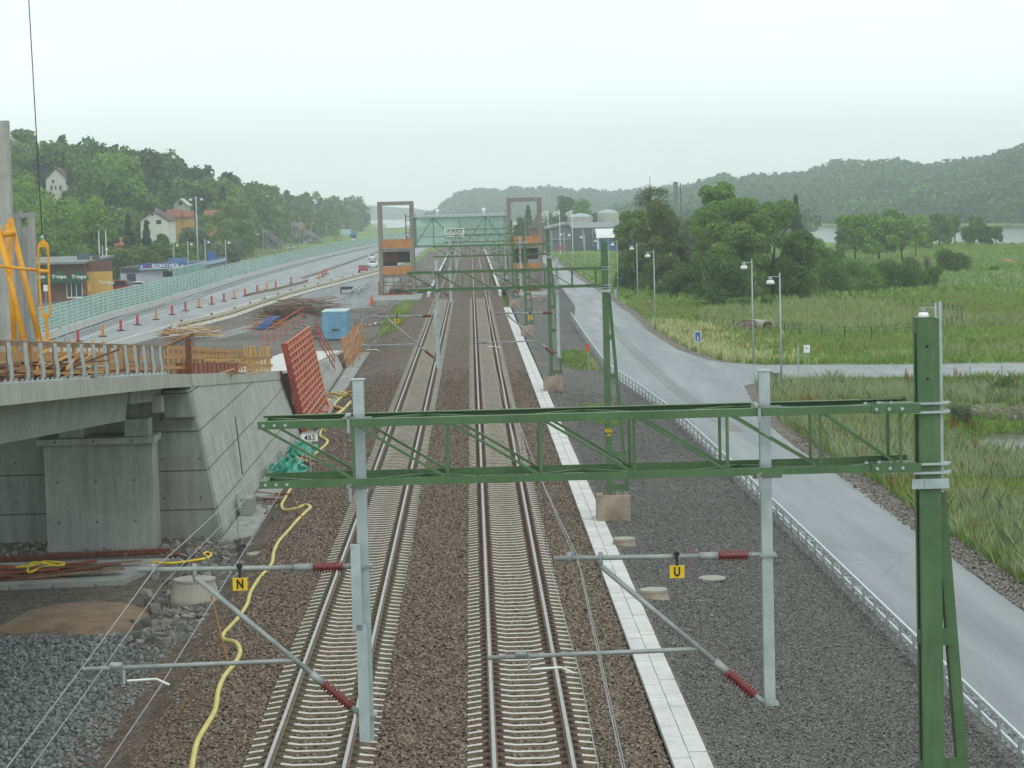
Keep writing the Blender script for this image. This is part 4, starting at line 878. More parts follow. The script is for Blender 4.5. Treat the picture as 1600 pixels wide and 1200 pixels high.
MB().hexa([(fx(-1)-.1,ya-.2,-1),(fx(-1)+.2,ya-.2,-1),(fx(-1)+.2,ya-.02,-1),(fx(-1)-.1,ya-.02,-1),(fx(zt0)-.1,ya-.2,zt0),(fx(zt0)+.2,ya-.2,zt0),(fx(zt0)+.2,ya-.02,zt0),(fx(zt0)-.1,ya-.02,zt0)]).build('edge', RED_FD, root)
# red guard frames behind, and plywood closing panel
for k, (p0, p1, yy, lb) in enumerate([((408,543),(475,500),150,'red steel guard frame behind the red formwork, upper left'),((492,520),(523,575),152,'red folding guard frame on the white ramp slab')]):
    r_ = empty('safety_railing', at((p0[0]+p1[0])/2,560,yy), lb, 'safety railing'); A = Vector(at(*p0, yy)); B = Vector(at(p1[0], p1[1], yy+14)); mb = MB()
    for h in (0,.45,.9): mb.bar(A+Vector((0,0,h)), B+Vector((0,0,h)), .05)
    for t_ in np.linspace(0,1,8): q = A.lerp(B,t_); mb.bar(q+Vector((0,0,-.3)), q+Vector((0,0,1)), .04)
    mb.build('bar', RED_F, r_)
root = empty('formwork', (-10,195,-1), 'curved orange plywood formwork closing the end of the low wall', 'formwork')
mb = MB(); P_ = [(face_x(178)+.12,178),(face_x(186)+.3,186),(face_x(194)+.35,194),(-9.3,202),(-9.9,207)]
for a_, b_ in zip(P_[:-1], P_[1:]): mb.hexa([(a_[0]-.05,a_[1],-1.1),(a_[0]+.02,a_[1],-1.1),(b_[0]+.02,b_[1],-1.1),(b_[0]-.05,b_[1],-1.1),(a_[0]-.45,a_[1],1.3),(a_[0]-.38,a_[1],1.3),(b_[0]-.38,b_[1],1.0),(b_[0]-.45,b_[1],1.0)])
mb.build('sheet', PLY, root); mb = MB()
for a_, b_ in zip(P_[:-1], P_[1:]): mb.bar((a_[0]+.06,a_[1],-.3),(b_[0]+.06,b_[1],-.3), .1); mb.bar((a_[0]-.2,a_[1],.6),(b_[0]-.2,b_[1],.6), .1); mb.bar((a_[0]+.5,a_[1]+.3,-1.05),(a_[0]-.2,a_[1]+.3,1.4), .09)
mb.build('brace', WOOD_N, root)
# leaning plank, blocks, tarps, hoses
mb = MB(); mb.bar((face_x(95)-.05,94.5,.35),(face_x(95)-.5,97.0,2.35), .12, .05, (1,0,0)); tag(mb.build('plank', DARK), 'dark plank leaning against the pale ramp wall', 'plank')
r_ = empty('block_stack', (-8.85,92,-.93), 'small stack of grey concrete blocks at the foot of the ramp wall', 'block stack')
mb = MB()
for k in range(5): mb.box(-9.1+random.uniform(-.04,.04),-8.65,91.2,92.6,-.92+k*.13,-.8+k*.13)
mb.build('block', CONC_P, r_)
def blob(name, c, rx, ry, rz, mat, label, cat_):
    mb = MB(); n, m_ = 22, 11; vs = []
    for i in range(m_+1):
        t_ = math.pi/2*i/m_
        for k in range(n):
            a_ = 2*math.pi*k/n; j = 1+.16*math.sin(5*a_+i*.8)+.12*math.sin(9*a_-i*1.7)+random.uniform(-.06,.06)
            vs.append((c[0]+rx*math.sin(t_)*math.cos(a_)*j, c[1]+ry*math.sin(t_)*math.sin(a_)*j, c[2]+rz*math.cos(t_)*(1+.2*math.sin(3*a_+2*i)+random.uniform(-.1,.1))))
    mb.add(vs, [(i*n+k,(i+1)*n+k,(i+1)*n+(k+1)%n,i*n+(k+1)%n) for i in range(m_) for k in range(n)])
    return tag(mb.build(name, mat), label, cat_)
heap('gravel_heap', (4.95,80.2,-.62), 1.3, 2.2, .55, GREYGRAV, None); heap('gravel_heap', (4.95,139.2,-.62), 1.3, 2.2, .5, GREYGRAV, None)
blob('tarp', (-8.25,112.5,-.95), .8,2.4,.7, TARP, 'crumpled green tarp nearer the red formwork, smaller of two', 'tarp')
blob('tarp', (-8.35,104.5,-.95), .85,2.6,.75, TARP, 'crumpled green tarp farther down the wall foot, larger of two', 'tarp')
def bedz(x): return float(np.interp(x, [-9.2,-8.3,-7.2,-6.2,-5.3,2.6,3.1,3.6], [-1.02,-.98,-.62,-.3,-.24,-.24,-.34,-.36]))
def hose(pts, r, mat, label, name='hose'):
    P_ = [Vector((*q[:2], bedz(q[0])+r)) if len(q) == 2 else Vector(q) for q in pts]; S = []
    for i in range(len(P_)-1):
        a_ = P_[max(i-1,0)]; b_ = P_[i]; c_ = P_[i+1]; d_ = P_[min(i+2,len(P_)-1)]
        for k in range(5):
            u = k/5; S.append(.5*((2*b_)+(c_-a_)*u+(2*a_-5*b_+4*c_-d_)*u*u+(3*b_-a_-3*c_+d_)*u**3))
    S.append(P_[-1]); mb = MB(); mb.tube(S, r, 8); tag(mb.build(name, mat, smooth=True), label, 'hose')
def hz(px_, py_):
    z = -.4
    for _ in range(4): q = gp(px_, py_, z); z = bedz(q[0])+.05
    return (q[0], q[1], z)
hose([hz(a_, b_) for a_, b_ in [(296,1230),(300,1198),(308,1160),(322,1135),(336,1110),(341,1080),(350,1058),(368,1035),(375,1018),(368,1004),(350,999),(350,990),(372,966),(386,945),(392,925),(406,903),(424,882),(428,862),(436,846),(452,828),(466,812),(478,800),(485,793),(478,789),(462,795),(445,797),(440,789),(446,778),(455,762)]], .062, HOSE, 'long pale yellow hose snaking along the left edge of the railway bed')
hose([hz(a_, b_) for a_, b_ in [(455,760),(462,745),(470,728),(482,715),(498,705),(512,690),(500,680),(505,668)]], .07, HOSE, 'yellow hose twisting through the scrap beside the 453 sign')
hose([hz(a_, b_) for a_, b_ in [(508,628),(525,622),(545,616),(530,624),(522,634),(535,640),(520,650),(512,652),(530,646),(548,628)]], .09, HOSE, 'tangled yellow hose by the foot of the red formwork')
hose([gp(a_,b_,-.66) for a_, b_ in [(25,887),(50,884),(70,878),(98,880),(95,884),(70,886),(45,894),(50,880),(80,882),(92,886)]], .05, YTUBE if False else plain('hose_bright', (.75,.55,.02), None, 2, .4), 'bright yellow hose coil on the rusty boards at the left')
hose([gp(a_,b_,-.75) for a_, b_ in [(238,878),(265,880),(295,877),(322,872),(330,867),(325,863),(318,866),(325,872),(300,876)]], .045, bpy.data.materials['hose_bright'], 'bright yellow hose loop in front of the abutment corner')
hose([gp(a_,b_,-.95) for a_, b_ in [(495,640),(505,630),(515,635),(508,645),(498,640)]], .1, ORANGE, 'small coil of orange hose at the formwork foot')
r_ = empty('slab', (-13.5,78,-1.0), 'flat pale concrete slab lying in front of the bridge pier', 'concrete slab'); MB().hexa([(-22,74.2,-1.03),(-11.3,75.2,-1.03),(-10.4,79.8,-1.03),(-22,79.8,-1.03),(-22,74.2,-.86),(-11.3,75.2,-.86),(-10.4,79.8,-.86),(-22,79.8,-.86)]).build('top', CONC_P, r_)
pile('board_pile', (-14.2,76.8,-.86), 4.5,2.4,.22,16,[RUST,PLYR,WOOD_G],'rusty brown boards lying on the pale concrete slab', 1.45, 'boards', .06,.25,.4)
mb = MB(); mb.bar((-22,80.3,-.95),(-10.6,82.2,-.93), .22, .16); tag(mb.build('beam', RUST), 'long rusty beam in front of the bridge pier', 'beam')
mb = MB(); mb.add([(-10.9,80.8,-.92),(-9.9,82.6,-.85),(-8.8,84,-.95),(-9.2,81.6,-.98)], [(0,1,2,3)]); mb.add([(-10.9,80.8,-1.0),(-9.9,82.6,-1.0),(-8.8,84,-1.02),(-9.2,81.6,-1.02)], [(3,2,1,0)]); tag(mb.build('plate', RUST), 'rusty steel plate by the abutment corner', 'plate')
# loose rock rubble
def rubble(name, n, fx_, s0, s1, mat, kind='stuff', label=None):
    c = np.array([fx_() for _ in range(n)]); s = rng.uniform(s0, s1, n)**1.0
    base = np.array([(-1,-1,-1),(1,-1,-1),(1,1,-1),(-1,1,-1),(-1,-1,1),(1,-1,1),(1,1,1),(-1,1,1)], float)*.5
    f = np.array([(0,3,2,1),(4,5,6,7),(0,1,5,4),(1,2,6,5),(2,3,7,6),(3,0,4,7)]).ravel()
    V = base[None]*s[:,None,None]*rng.uniform(.55,1.25,(n,8,3)); a_ = rng.uniform(0,6.28,n); b_ = rng.uniform(-.6,.6,n)
    ca, sa = np.cos(a_)[:,None], np.sin(a_)[:,None]; x, y, z = V[...,0], V[...,1], V[...,2]
    x, y = ca*x-sa*y, sa*x+ca*y; cb, sb = np.cos(b_)[:,None], np.sin(b_)[:,None]; x, z = cb*x-sb*z, sb*x+cb*z
    V = np.stack([x,y,z],-1)+c[:,None,:]; return tag(npmesh(name, V[:,f].reshape(-1,3), 4, mat), label, None, None, kind)
ROCKM = foliage('rubble_stone', [(.09,.088,.083),(.16,.155,.145),(.23,.215,.195),(.30,.28,.25)], 2, 0)
def rj(x0,x1,y0,y1,z): 
    def f(): u, v_ = random.random(), random.random(); return (x0+(x1-x0)*u, y0+(y1-y0)*v_, z(x0+(x1-x0)*u, y0+(y1-y0)*v_) if callable(z) else z+random.uniform(-.06,.05))
    return f
rubble('rubble', 1500, lambda: (lambda y: (random.gauss(-8.6+(74-y)*.05, .65), y, -1.0+random.uniform(-.05,.12)))(random.uniform(64,84)), .06,.30, ROCKM)
rubble('rubble', 260, rj(-24,-9.6,81.5,85.6,-1.0), .05,.2, ROCKM)
rubble('rubble', 500, rj(-9,-6.9,88,215,lambda x,y: bedz(x)+.02), .04,.17, ROCKM)
rubble('rubble', 2600, rj(23,40,129,134.5,lambda x,y: float(gz(x,y))+.05), .06,.24, foliage('bank_stone', [(.16,.14,.12),(.24,.22,.19),(.32,.29,.25)], 2, 0))
rubble('rubble', 160, lambda: (random.gauss(5.6,.3), random.gauss(65,1.6), -.72+random.uniform(-.03,.06)), .08,.26, ROCKM)
def bulk(name, n, x0, x1, y0, y1, zf, s0, s1, mat, skew=1.0):
    x = rng.uniform(x0, x1, n); y = y0+(y1-y0)*(1-np.sqrt(1-rng.uniform(0, 1, n))); c = np.stack([x, y, zf(x)+rng.uniform(-.012,.022,n)], 1); s = rng.uniform(s0, s1, n)
    base = np.array([(-1,-1,-1),(1,-1,-1),(1,1,-1),(-1,1,-1),(-1,-1,1),(1,-1,1),(1,1,1),(-1,1,1)], float)*.5; f = np.array([(4,5,6,7),(0,1,5,4),(1,2,6,5),(3,0,4,7)]).ravel()
    V = base[None]*s[:,None,None]*rng.uniform(.5,1.3,(n,8,3)); a_ = rng.uniform(0,6.28,n); b_ = rng.uniform(-.7,.7,n); ca, sa = np.cos(a_)[:,None], np.sin(a_)[:,None]; X_, Y_, Z_ = V[...,0], V[...,1], V[...,2]
    cb, sb = np.cos(b_)[:,None], np.sin(b_)[:,None]; X_, Z_ = cb*X_-sb*Z_, sb*X_+cb*Z_; X_, Y_ = ca*X_-sa*Y_, sa*X_+ca*Y_
    V = np.stack([X_,Y_,Z_],-1)+c[:,None,:]; return tag(npmesh(name, V[:,f].reshape(-1,3), 4, mat), kind='stuff')
BST = foliage('ballast_stone', [(.050,.033,.023),(.105,.070,.050),(.155,.108,.078),(.112,.098,.078),(.25,.20,.155)], 9, 0)
bz = lambda x: np.interp(x, [-9.2,-8.3,-7.2,-6.2,-5.3,2.6,3.1,3.6], [-1.02,-.98,-.62,-.3,-.24,-.24,-.34,-.36])
bulk('ballast_stone', 190000, -7.2, 3.58, 42, 165, bz, .035, .08, BST, 1.9)
GST = foliage('grey_stone', [(.105,.105,.10),(.145,.142,.137),(.18,.176,.168),(.27,.26,.25)], 9, 0)
gsz = lambda x: np.interp((x-4.36)/6.42, [0,.12,.3,.55,.98,1.04], [-.28,-.34,-.62,-.85,-.95,-.99])
bulk('grey_stone', 80000, 4.5, 10.7, 44, 150, gsz, .02, .052, GST, 2.0)
bulk('verge_stone', 8000, 15.12, 17.2, 52, 125, lambda x: np.full_like(x, -.985), .03,.09, foliage('verge_stone', [(.10,.09,.08),(.17,.155,.14),(.28,.26,.24)], 3, 0))
bulk('spill_stone', 2600, 10.8, 11.5, 46, 140, lambda x: np.full_like(x, -.98), .02,.05, GST)
rubble('gravel_stone', 14000, rj(-16,-8.3,45,66,-1.0), .04,.10, foliage('gravel_stone', [(.05,.06,.06),(.10,.115,.115),(.17,.185,.18),(.28,.29,.28)], 9, 0))
# kilometre sign, stakes
p_ = gp(487,778,-.95); x, y, z = p_; r_ = empty('number_sign', p_, 'white number sign reading 453 on a pole by the ramp wall', 'number sign')
zt = at(487,684,y)[2]; MB().tube([(x,y,z),(x,y,zt)], .025).build('pole', POLE, r_); MB().box(x-.33,x+.33,y-.04,y-.02,zt-.14,zt+.15).build('plate', WHITE, r_)
text('453', 'number', BLACK, r_, (x,y-.045,zt), .30, bold=.006)
for a_, b_, l in [((330,930),(356,1035),'thin orange survey stake leaning among the rocks by the hose'),((455,765),(476,820),'thin orange survey stake leaning by the bend of the hose'),((283,1115),(292,1093),'short wooden stake with a yellow tag left of the hose')]:
    A = hz(*b_) if b_[1] > a_[1] else hz(*a_); top = a_ if b_[1] > a_[1] else b_; B = at(top[0], top[1], A[1]-.3); B = (B[0],B[1],max(B[2],A[2]+.3)); stake(A, B, l, WOOD_N, .016)
# ------------------------------------------------------------------ yellow steel frame and crane load, lift tower behind
root = empty('yellow_frame', at(30,545,70), 'tall yellow raking steel props on the bridge deck at the left edge', 'steel props')
mb = MB()
for p0, p1, Y0, r in [((12,350),(24,560),71,.085),((-4,352),(44,560),70,.088),((16,342),(69,560),70.4,.085)]: mb.tube([at(*p0, Y0), at(*p1, Y0-.8)], r, 12)
mb.build('prop', YTUBE, root, smooth=True); mb = MB(); mb.tube([at(-6,367,70), at(24,364,70)], .1, 12); mb.tube([at(-10,415,69.5), at(77,424,69.5)], .05, 10); mb.build('cross_tube', YTUBE, root, smooth=True)
root = empty('lifting_frame', at(69,440,69), 'slim yellow lifting frame hanging from the crane cable', 'lifting frame')
mb = MB(); Yl = 69
mb.tube([at(60,392,Yl), at(61,420,Yl), at(62,450,Yl), at(65,488,Yl)], .035, 8); mb.tube([at(75,392,Yl), at(76,420,Yl), at(77,450,Yl), at(79,488,Yl)], .035, 8)
mb.tube([at(60,394,Yl), at(61,383,Yl), at(67.5,375,Yl), at(74,383,Yl), at(75,394,Yl)], .045, 8); mb.prism([tuple(Vector(at(a_,b_,Yl))*Vector((1,0,1))) for a_, b_ in [(60,392),(62,380),(68,374),(74,380),(76,392),(72,386),(64,386)]], (0,Yl-.05,0), (0,Yl+.05,0))
mb.prism([tuple(Vector(at(a_,b_,Yl))*Vector((1,0,1))) for a_, b_ in [(65,484),(69,490),(76,490),(80,484),(78,493),(73,502),(71,502),(66,493)]], (0,Yl-.06,0), (0,Yl+.06,0))
mb.tube([at(72,498,Yl), at(76,545,Yl)], .05, 8); mb.tube([at(62,424,Yl), at(77,424,Yl)], .05, 8); mb.build('frame', YTUBE, root, smooth=False)
mb = MB(); mb.lathe([(.03,0),(.05,.05),(.03,.12)], at(66,374,Yl), 8); mb.build('shackle', GALV, root)
a_ = Vector(at(66,371,Yl)); b_ = Vector(at(45,0,Yl)); mb = MB(); mb.tube([a_, a_+(b_-a_)*3], .016, 6); tag(mb.build('crane_cable', DARK), 'thin dark crane cable rising out of the top of the picture', 'cable')
root = empty('lift_tower', at(20,530,150), 'unfinished concrete lift tower behind the yellow props at the left edge', 'lift tower')
def pbox(p0, p1, Y0, dY, zb, mat, name, root, top=None):
    a_ = at(p0[0], p0[1], Y0); b_ = at(p1[0], p1[1], Y0); return MB().box(a_[0], b_[0], Y0, Y0+dY, zb, a_[2]).build(name, mat, root)
pbox((-60,190),(11,190),148,.8,-1.1,CONC_T,'tall_wall',root); pbox((11.5,332),(31,332),150,.6,-1.1,CONC_T,'wall',root); pbox((43,332),(52,332),150,.5,-1.1,CONC_T,'pillar',root)
pbox((32,355),(42.5,355),153,.4,-1.1,CONC_T,'back_wall',root); MB().box(at(31,332,150)[0],at(43,332,150)[0],150.1,150.4,at(30,340,150)[2],at(30,333,150)[2]).build('beam', CONC_T, root)
mb = MB(); q0, q1 = gp(80,518,-1), gp(118,548,-1)
mb = MB(); mb.bar(at(80,517,88), at(112,552,88), .04); mb.bar(at(93,510,88), at(120,540,88), .04); mb.bar(at(96,511,88), at(84,520,88), .04); mb.bar(at(116,535,88), at(106,548,88), .04); tag(mb.build('ladder', GALV), 'thin galvanised ladder frame leaning above the bridge deck', 'ladder')
# ------------------------------------------------------------------ blue container
root = empty('container', (-12.7,219,-1), 'light blue site container on the gravel between ramp and railway', 'container')
MB().box(-13.82,-11.55,218.6,224.6,-.95,1.55).build('body', BLUE, root, bevel=.02); MB().box(-13.86,-11.51,218.56,224.64,1.553,1.62).build('roof', BLUE_L, root)
mb = MB()
for x in (-13.78,-12.72,-12.64,-11.59): mb.box(x-.03,x+.03,218.56,218.595,-.9,1.5)
for x in (-13.2,-12.95,-12.4,-12.15): mb.tube([(x,218.55,-.8),(x,218.55,1.45)], .02, 6)
for k in range(14): mb.box(-11.547,-11.52,218.8+k*.42,219.0+k*.42,-.85,1.45)
mb.build('rib', BLUE, root); MB().box(-12.95,-12.3,218.5,218.54,-.1,.0).build('lock_bar', DARK, root)
heap('gravel_heap', gp(478,512,-1.05), 3.6,9,1.5, GREYGRAV, None); heap('gravel_heap', gp(580,500,-1.05), 2.0,12,.9, GREYGRAV, None); heap('gravel_heap', (-10.2,262,-1.05), 1.6,18,.7, BALLAST, None)
# ------------------------------------------------------------------ noise barrier
m, t, b = newmat('barrier_glass'); v = coord(t); lk(t, ramp(t, noise(t, coord(t,(1,.2,1)), .6, 4), [(.35,(.38,.56,.51)),(.65,(.54,.70,.65))]), b.inputs['Base Color']); b.inputs['Roughness'].default_value = .25
tr = nd(t, 'ShaderNodeBsdfTransparent'); tr.inputs[0].default_value = (.70,.90,.85,1); ms = nd(t, 'ShaderNodeMixShader'); ms.inputs[0].default_value = .55
lk(t, tr.outputs[0], ms.inputs[1]); lk(t, b.outputs[0], ms.inputs[2]); lk(t, ms.outputs[0], t.nodes['Material Output'].inputs[0]); GLASSB = m
GFRAME = plain('barrier_frame', (.60,.72,.69), (.48,.62,.58), 2, .4)
root = empty('noise_barrier', (-41,150,-1), 'long green glass noise barrier beside the motorway', 'noise barrier')
BY = list(np.arange(150, 1000, 4.0)); 
mb = MB(); along(mb, 0, 0, 0, 1, lambda y: 0, lambda y: 0, 1); mb = MB()
for a_, b_ in zip(BY[:-1], BY[1:]): mb.hexa([(bbx(a_)-.15,a_,-1.05),(bbx(a_)+.15,a_,-1.05),(bbx(b_)+.15,b_,-1.05),(bbx(b_)-.15,b_,-1.05),(bbx(a_)-.12,a_,-.3),(bbx(a_)+.12,a_,-.3),(bbx(b_)+.12,b_,-.3),(bbx(b_)-.12,b_,-.3)])
mb.build('base_wall', CONC_W, root)
for s0 in range(0, len(BY)-1, 10):
    mb = MB()
    for a_, b_ in zip(BY[s0:s0+10], BY[s0+1:s0+11]): mb.hexa([(bbx(a_)-.01,a_,-.29),(bbx(a_)+.01,a_,-.29),(bbx(b_)+.01,b_,-.29),(bbx(b_)-.01,b_,-.29),(bbx(a_)-.01,a_,2.2),(bbx(a_)+.01,a_,2.2),(bbx(b_)+.01,b_,2.2),(bbx(b_)-.01,b_,2.2)])
    mb.build('glass', GLASSB, root)
mb = MB()
for a_, b_ in zip(BY[:-1], BY[1:]):
    for zz in (-.25,.1,.45,.8,1.15,1.5,1.85,2.2): mb.bar((bbx(a_)+.02,a_,zz),(bbx(b_)+.02,b_,zz), .03, .07 if zz in (-.25,2.2) else .05)
mb.build('rail', GFRAME, root)
me = None
for i, y in enumerate(BY[:90]):
    if me is None: o = MB().box(-.05,.05,-.05,.05,0,3.25).build('post', GFRAME, root, local=True); me = o.data
    else: o = link(bpy.data.objects.new('post', me)); o.parent = root
    o.location = Vector((bbx(y),y,-1))-Vector(root.location)
r_ = empty('noise_screen', (-43.5,360,-1), 'short taller glass screen set behind the noise barrier, in front of the blue-signed shop', 'glass screen')
MB().box(-43.6,-43.54,350,392,0,3.1).build('glass', GLASSB, r_)
mb = MB()
for y in range(350,393,6): mb.box(-43.66,-43.6,y,y+.12,-1,3.15)
mb.box(-43.66,-43.5,350,392,3.1,3.2); mb.build('frame', GFRAME, r_)
# ------------------------------------------------------------------ motorway furniture
KP = [gp(*q,-1.0)[:2] for q in [(275,517),(318,507),(360,496),(405,480),(450,464.5),(490,453.5),(529,443.5),(560,435),(592,426.5)]]
def polypos(P_, s):
    for a_, b_ in zip(P_[:-1], P_[1:]):
        l = math.dist(a_, b_)
        if s <= l: return (a_[0]+(b_[0]-a_[0])*s/l, a_[1]+(b_[1]-a_[1])*s/l, math.atan2(b_[1]-a_[1], b_[0]-a_[0]))
        s -= l
    return (*P_[-1], math.atan2(P_[-1][1]-P_[-2][1], P_[-1][0]-P_[-2][0]))
tot = sum(math.dist(a_, b_) for a_, b_ in zip(KP[:-1], KP[1:])); nK = int(tot/5.0)
BARR = plain('barrier_cream', (.62,.59,.46), (.48,.45,.35), 1.5, .6)
k0 = empty('barrier_segment', (0,0,-1), '', 'barrier segment', 'cream barrier segments along the open lane')
mb = MB(); mb.prism([(0,-.28,0),(0,.28,0),(0,.2,.12),(0,.1,.3),(0,.09,.85),(0,-.09,.85),(0,-.1,.3),(0,-.2,.12)], (-2.4,0,0), (2.4,0,0)); mb.build('body', BARR, k0, local=True)
mb = MB(); mb.box(-2.2,2.2,-.13,-.11,.38,.5); mb.build('groove', WOOD_G, k0, local=True)
for xx in (-1.6,1.6): MB().box(xx-.3,xx+.3,-.45,-.2,.0,.14).build('foot', WHITE, k0, local=True)
for i in range(nK):
    o = k0 if i == 0 else copy_tree(k0); x, y, a_ = polypos(KP, (i+.5)*tot/nK); o.location = (x,y,-1.0); o.rotation_euler = (0,0,a_)
    o['label'] = 'first cream barrier segment, nearest the yellow timber pile' if i == 0 else ('last cream barrier segment, beside the left tower' if i == nK-1 else 'cream temporary barrier segment in the middle of the long barrier line')
for i in range(0, nK, 3):
    x, y, a_ = polypos(KP, (i+.5)*tot/nK); r_ = empty('reflector', (x,y,-.15), 'small dark reflector on top of the cream barrier line', 'reflector', 'reflectors on the cream barrier'); MB().box(x-.14,x+.14,y-.06,y+.06,-.15,.02).build('housing', BLACK, r_); MB().box(x-.12,x-.0,y-.07,y-.062,-.13,.0).build('lens', ORANGE, r_)
MK = [(122,534),(161,526),(189,517),(215,508),(244,499.6),(269,492),(290,486),(311,480.6),(331,475.7),(350,471),(366,467),(383,463),(402,457),(417,453),(431,450.6),(455,443),(498,435.6),(504,432.5),(508,430),(512,428)]
m, t, b = newmat('marker_stripes'); sx = nd(t, 'ShaderNodeSeparateXYZ'); lk(t, coord(t), sx.inputs[0]); ad = nd(t, 'ShaderNodeMath', operation='MULTIPLY_ADD'); ad.inputs[1].default_value = .8; lk(t, sx.outputs[0], ad.inputs[0]); lk(t, sx.outputs[2], ad.inputs[2])
pp = nd(t, 'ShaderNodeMath', operation='PINGPONG'); pp.inputs[1].default_value = .17; lk(t, ad.outputs[0], pp.inputs[0]); lk(t, ramp(t, pp.outputs[0], [(.075,(.55,.05,.05)),(.095,(.70,.42,.05))]), b.inputs['Base Color']); STRIPE = m
REDM = plain('marker_red', (.50,.045,.06), None, 2, .5)
for i, q in enumerate(MK):
    x, y, z = gp(*q, -1.0); st_ = i % 3 == 1
    r_ = empty('lane_marker', (x,y,-1), f"{'striped' if st_ else 'plain red'} lane marker post, {ORD[i]} in the row on the closed carriageway", 'lane marker', 'red lane markers on the motorway')
    MB().box(x-.14,x+.14,y-.03,y+.03,-.9,.12).build('panel', STRIPE if st_ else REDM, r_, bevel=.01); MB().box(x-.4,x+.4,y-.2,y+.2,-.99,-.9).build('base', BLACK, r_)
x, y, z = gp(581,477,-1); r_ = empty('traffic_cone', (x,y,-1), 'red traffic cone by the left foot of the left tower', 'traffic cone'); MB().lathe([(.28,.04),(.05,1.35)], (x,y,-1), 12).build('cone', ORANGE, r_); MB().box(x-.4,x+.4,y-.4,y+.4,-.99,-.95).build('base', BLACK, r_)
# long kerb island and tall cones between
mb = MB(); P_ = [gp(*q,-1.0)[:2] for q in [(383,463),(431,453),(470,443),(480,440)]]
for a_, b_ in zip(P_[:-1], P_[1:]): mb.bar((a_[0],a_[1],-.85),(b_[0],b_[1],-.85), .3, .35)
tag(mb.build('kerb_stack', WOOD_G), 'low brown kerb line behind the far lane markers', 'kerb')
# ------------------------------------------------------------------ vehicles
def car(px_, py_, mat, label, kind='sedan', rz=0, z=-1.0, name='car', sc_=1.0, Y=None):
    x, y, _ = gp(px_, py_, z) if Y is None else at(px_, py_, Y)
    r_ = empty(name, (x,y,z), label, 'car' if kind != 'truck' else 'truck', None, None, rz)
    r_.scale = (sc_,)*3
    def B(mb, nm, mt, bev=0): return mb.build(nm, mt, r_, local=True, bevel=bev)
    if kind == 'truck':
        B(MB().box(-1.25,1.25,-3.5,4.2,.9,3.6), 'cargo_box', mat, .05); B(MB().box(-1.2,1.2,-5.4,-3.6,.5,2.9), 'cab', mat, .12); B(MB().box(-1.05,1.05,-5.42,-5.405,1.6,2.6), 'windscreen', GLASSD); B(MB().box(-.9,.9,-5.43,-5.405,.6,1.2), 'grille', WHITE)
        wy = (-4.6, 2.0, 3.2); wr = .5; W = 1.25
    else:
        H = 1.45 if kind == 'sedan' else 1.95; W = .88; L0, L1 = -2.2, 2.2
        prof_ = [(L0,.35),(L0,.82),(L0+.25,.95),(L0+.7,1.0),(L0+1.25,H),(L1-1.35,H),(L1-.55,1.0) if kind == 'sedan' else (L1-.1,H-.1),(L1-.08,.9),(L1,.75),(L1,.35)]
        if kind != 'sedan': prof_ = [(L0,.35),(L0,.9),(L0+.9,1.05),(L0+1.5,H),(L1-.2,H),(L1,1.1),(L1,.35)]
        B(MB().prism([(0,a_,b_) for a_,b_ in prof_], (-W,0,0), (W,0,0)), 'body', mat, .06)
        g = MB(); yb_ = L1-1.33 if kind == 'sedan' else L1-.2
        if kind == 'sedan': g.hexa([(-.68,L1-1.27,H-.06),(.68,L1-1.27,H-.06),(.72,L1-.60,1.05),(-.72,L1-.60,1.05),(-.68,L1-1.22,H-.02),(.68,L1-1.22,H-.02),(.72,L1-.53,1.07),(-.72,L1-.53,1.07)])
        g.hexa([(-.72,L0+.74,1.05),(.72,L0+.74,1.05),(.68,L0+1.2,H-.04),(-.68,L0+1.2,H-.04),(-.72,L0+.70,1.07),(.72,L0+.70,1.07),(.68,L0+1.16,H-.02),(-.68,L0+1.16,H-.02)])
        for s in (-1,1): g.box(s*W-.02 if s < 0 else s*W-.0,s*W+.0 if s < 0 else s*W+.02,L0+1.1,L1-.95,1.02,H-.1)
        B(g, 'window', GLASSD)
        for s in (-1,1): B(MB().box(s*.62-.16,s*.62+.16,L0-.02,L0+.04,.62,.82), 'headlight', WHITE); B(MB().box(s*.68-.12,s*.68+.12,L1-.04,L1+.02,.65,.88), 'tail_light', REDM)
        B(MB().box(-.26,.26,L0-.03,L0+.02,.42,.54), 'number_plate', WHITE)
        wy = (-1.35, 1.35); wr = .32
    for s in (-1,1):
        for y_ in wy: B(MB().tube([(s*(W-.2),y_,wr),(s*(W+.02),y_,wr)], wr, 14), 'wheel', TYRE)
    return r_
# rotation pi: rear faces the camera
car(568,425.5,CARRED,'red car driving away in the open lane', rz=math.pi+R(4)*0)
car(583,418,CARWHITE,'white car, nearer of two queueing beside the left tower')
car(582,406,CARWHITE,'white car with red lights, farther of two beside the left tower', rz=math.pi)
car(455,391,CARWHITE,'white car coming down the old road below the rock cut')
car(525,376,CARRED,'small red and white car far up the motorway')
car(553,377,CARBLUE,'blue truck coming down the motorway by the blue road sign','truck', z=-1.0)
car(190,449,CARRED,'dark red estate car parked in front of the store','van', rz=R(70), Y=378, z=-1.0)
car(217,448,CARWHITE,'white car parked right of the dark red estate car', rz=R(75), Y=384, z=-1.0)
x, y, z = gp(542,458,-1); r_ = empty('trailer', (x,y,-1), 'dark open trailer parked on the wet yard asphalt', 'trailer')
MB().box(x-.85,x+.85,y-1.6,y+1.6,-.42,-.05).build('tray', DARK, r_); MB().bar((x,y+1.6,-.45),(x,y+3,-.6), .08).build('drawbar', GALV_D, r_)
for s in (-.85,.85): MB().tube([(x+s-.08,y,-.68),(x+s+.08,y,-.68)], .31, 12).build('wheel', TYRE, r_)
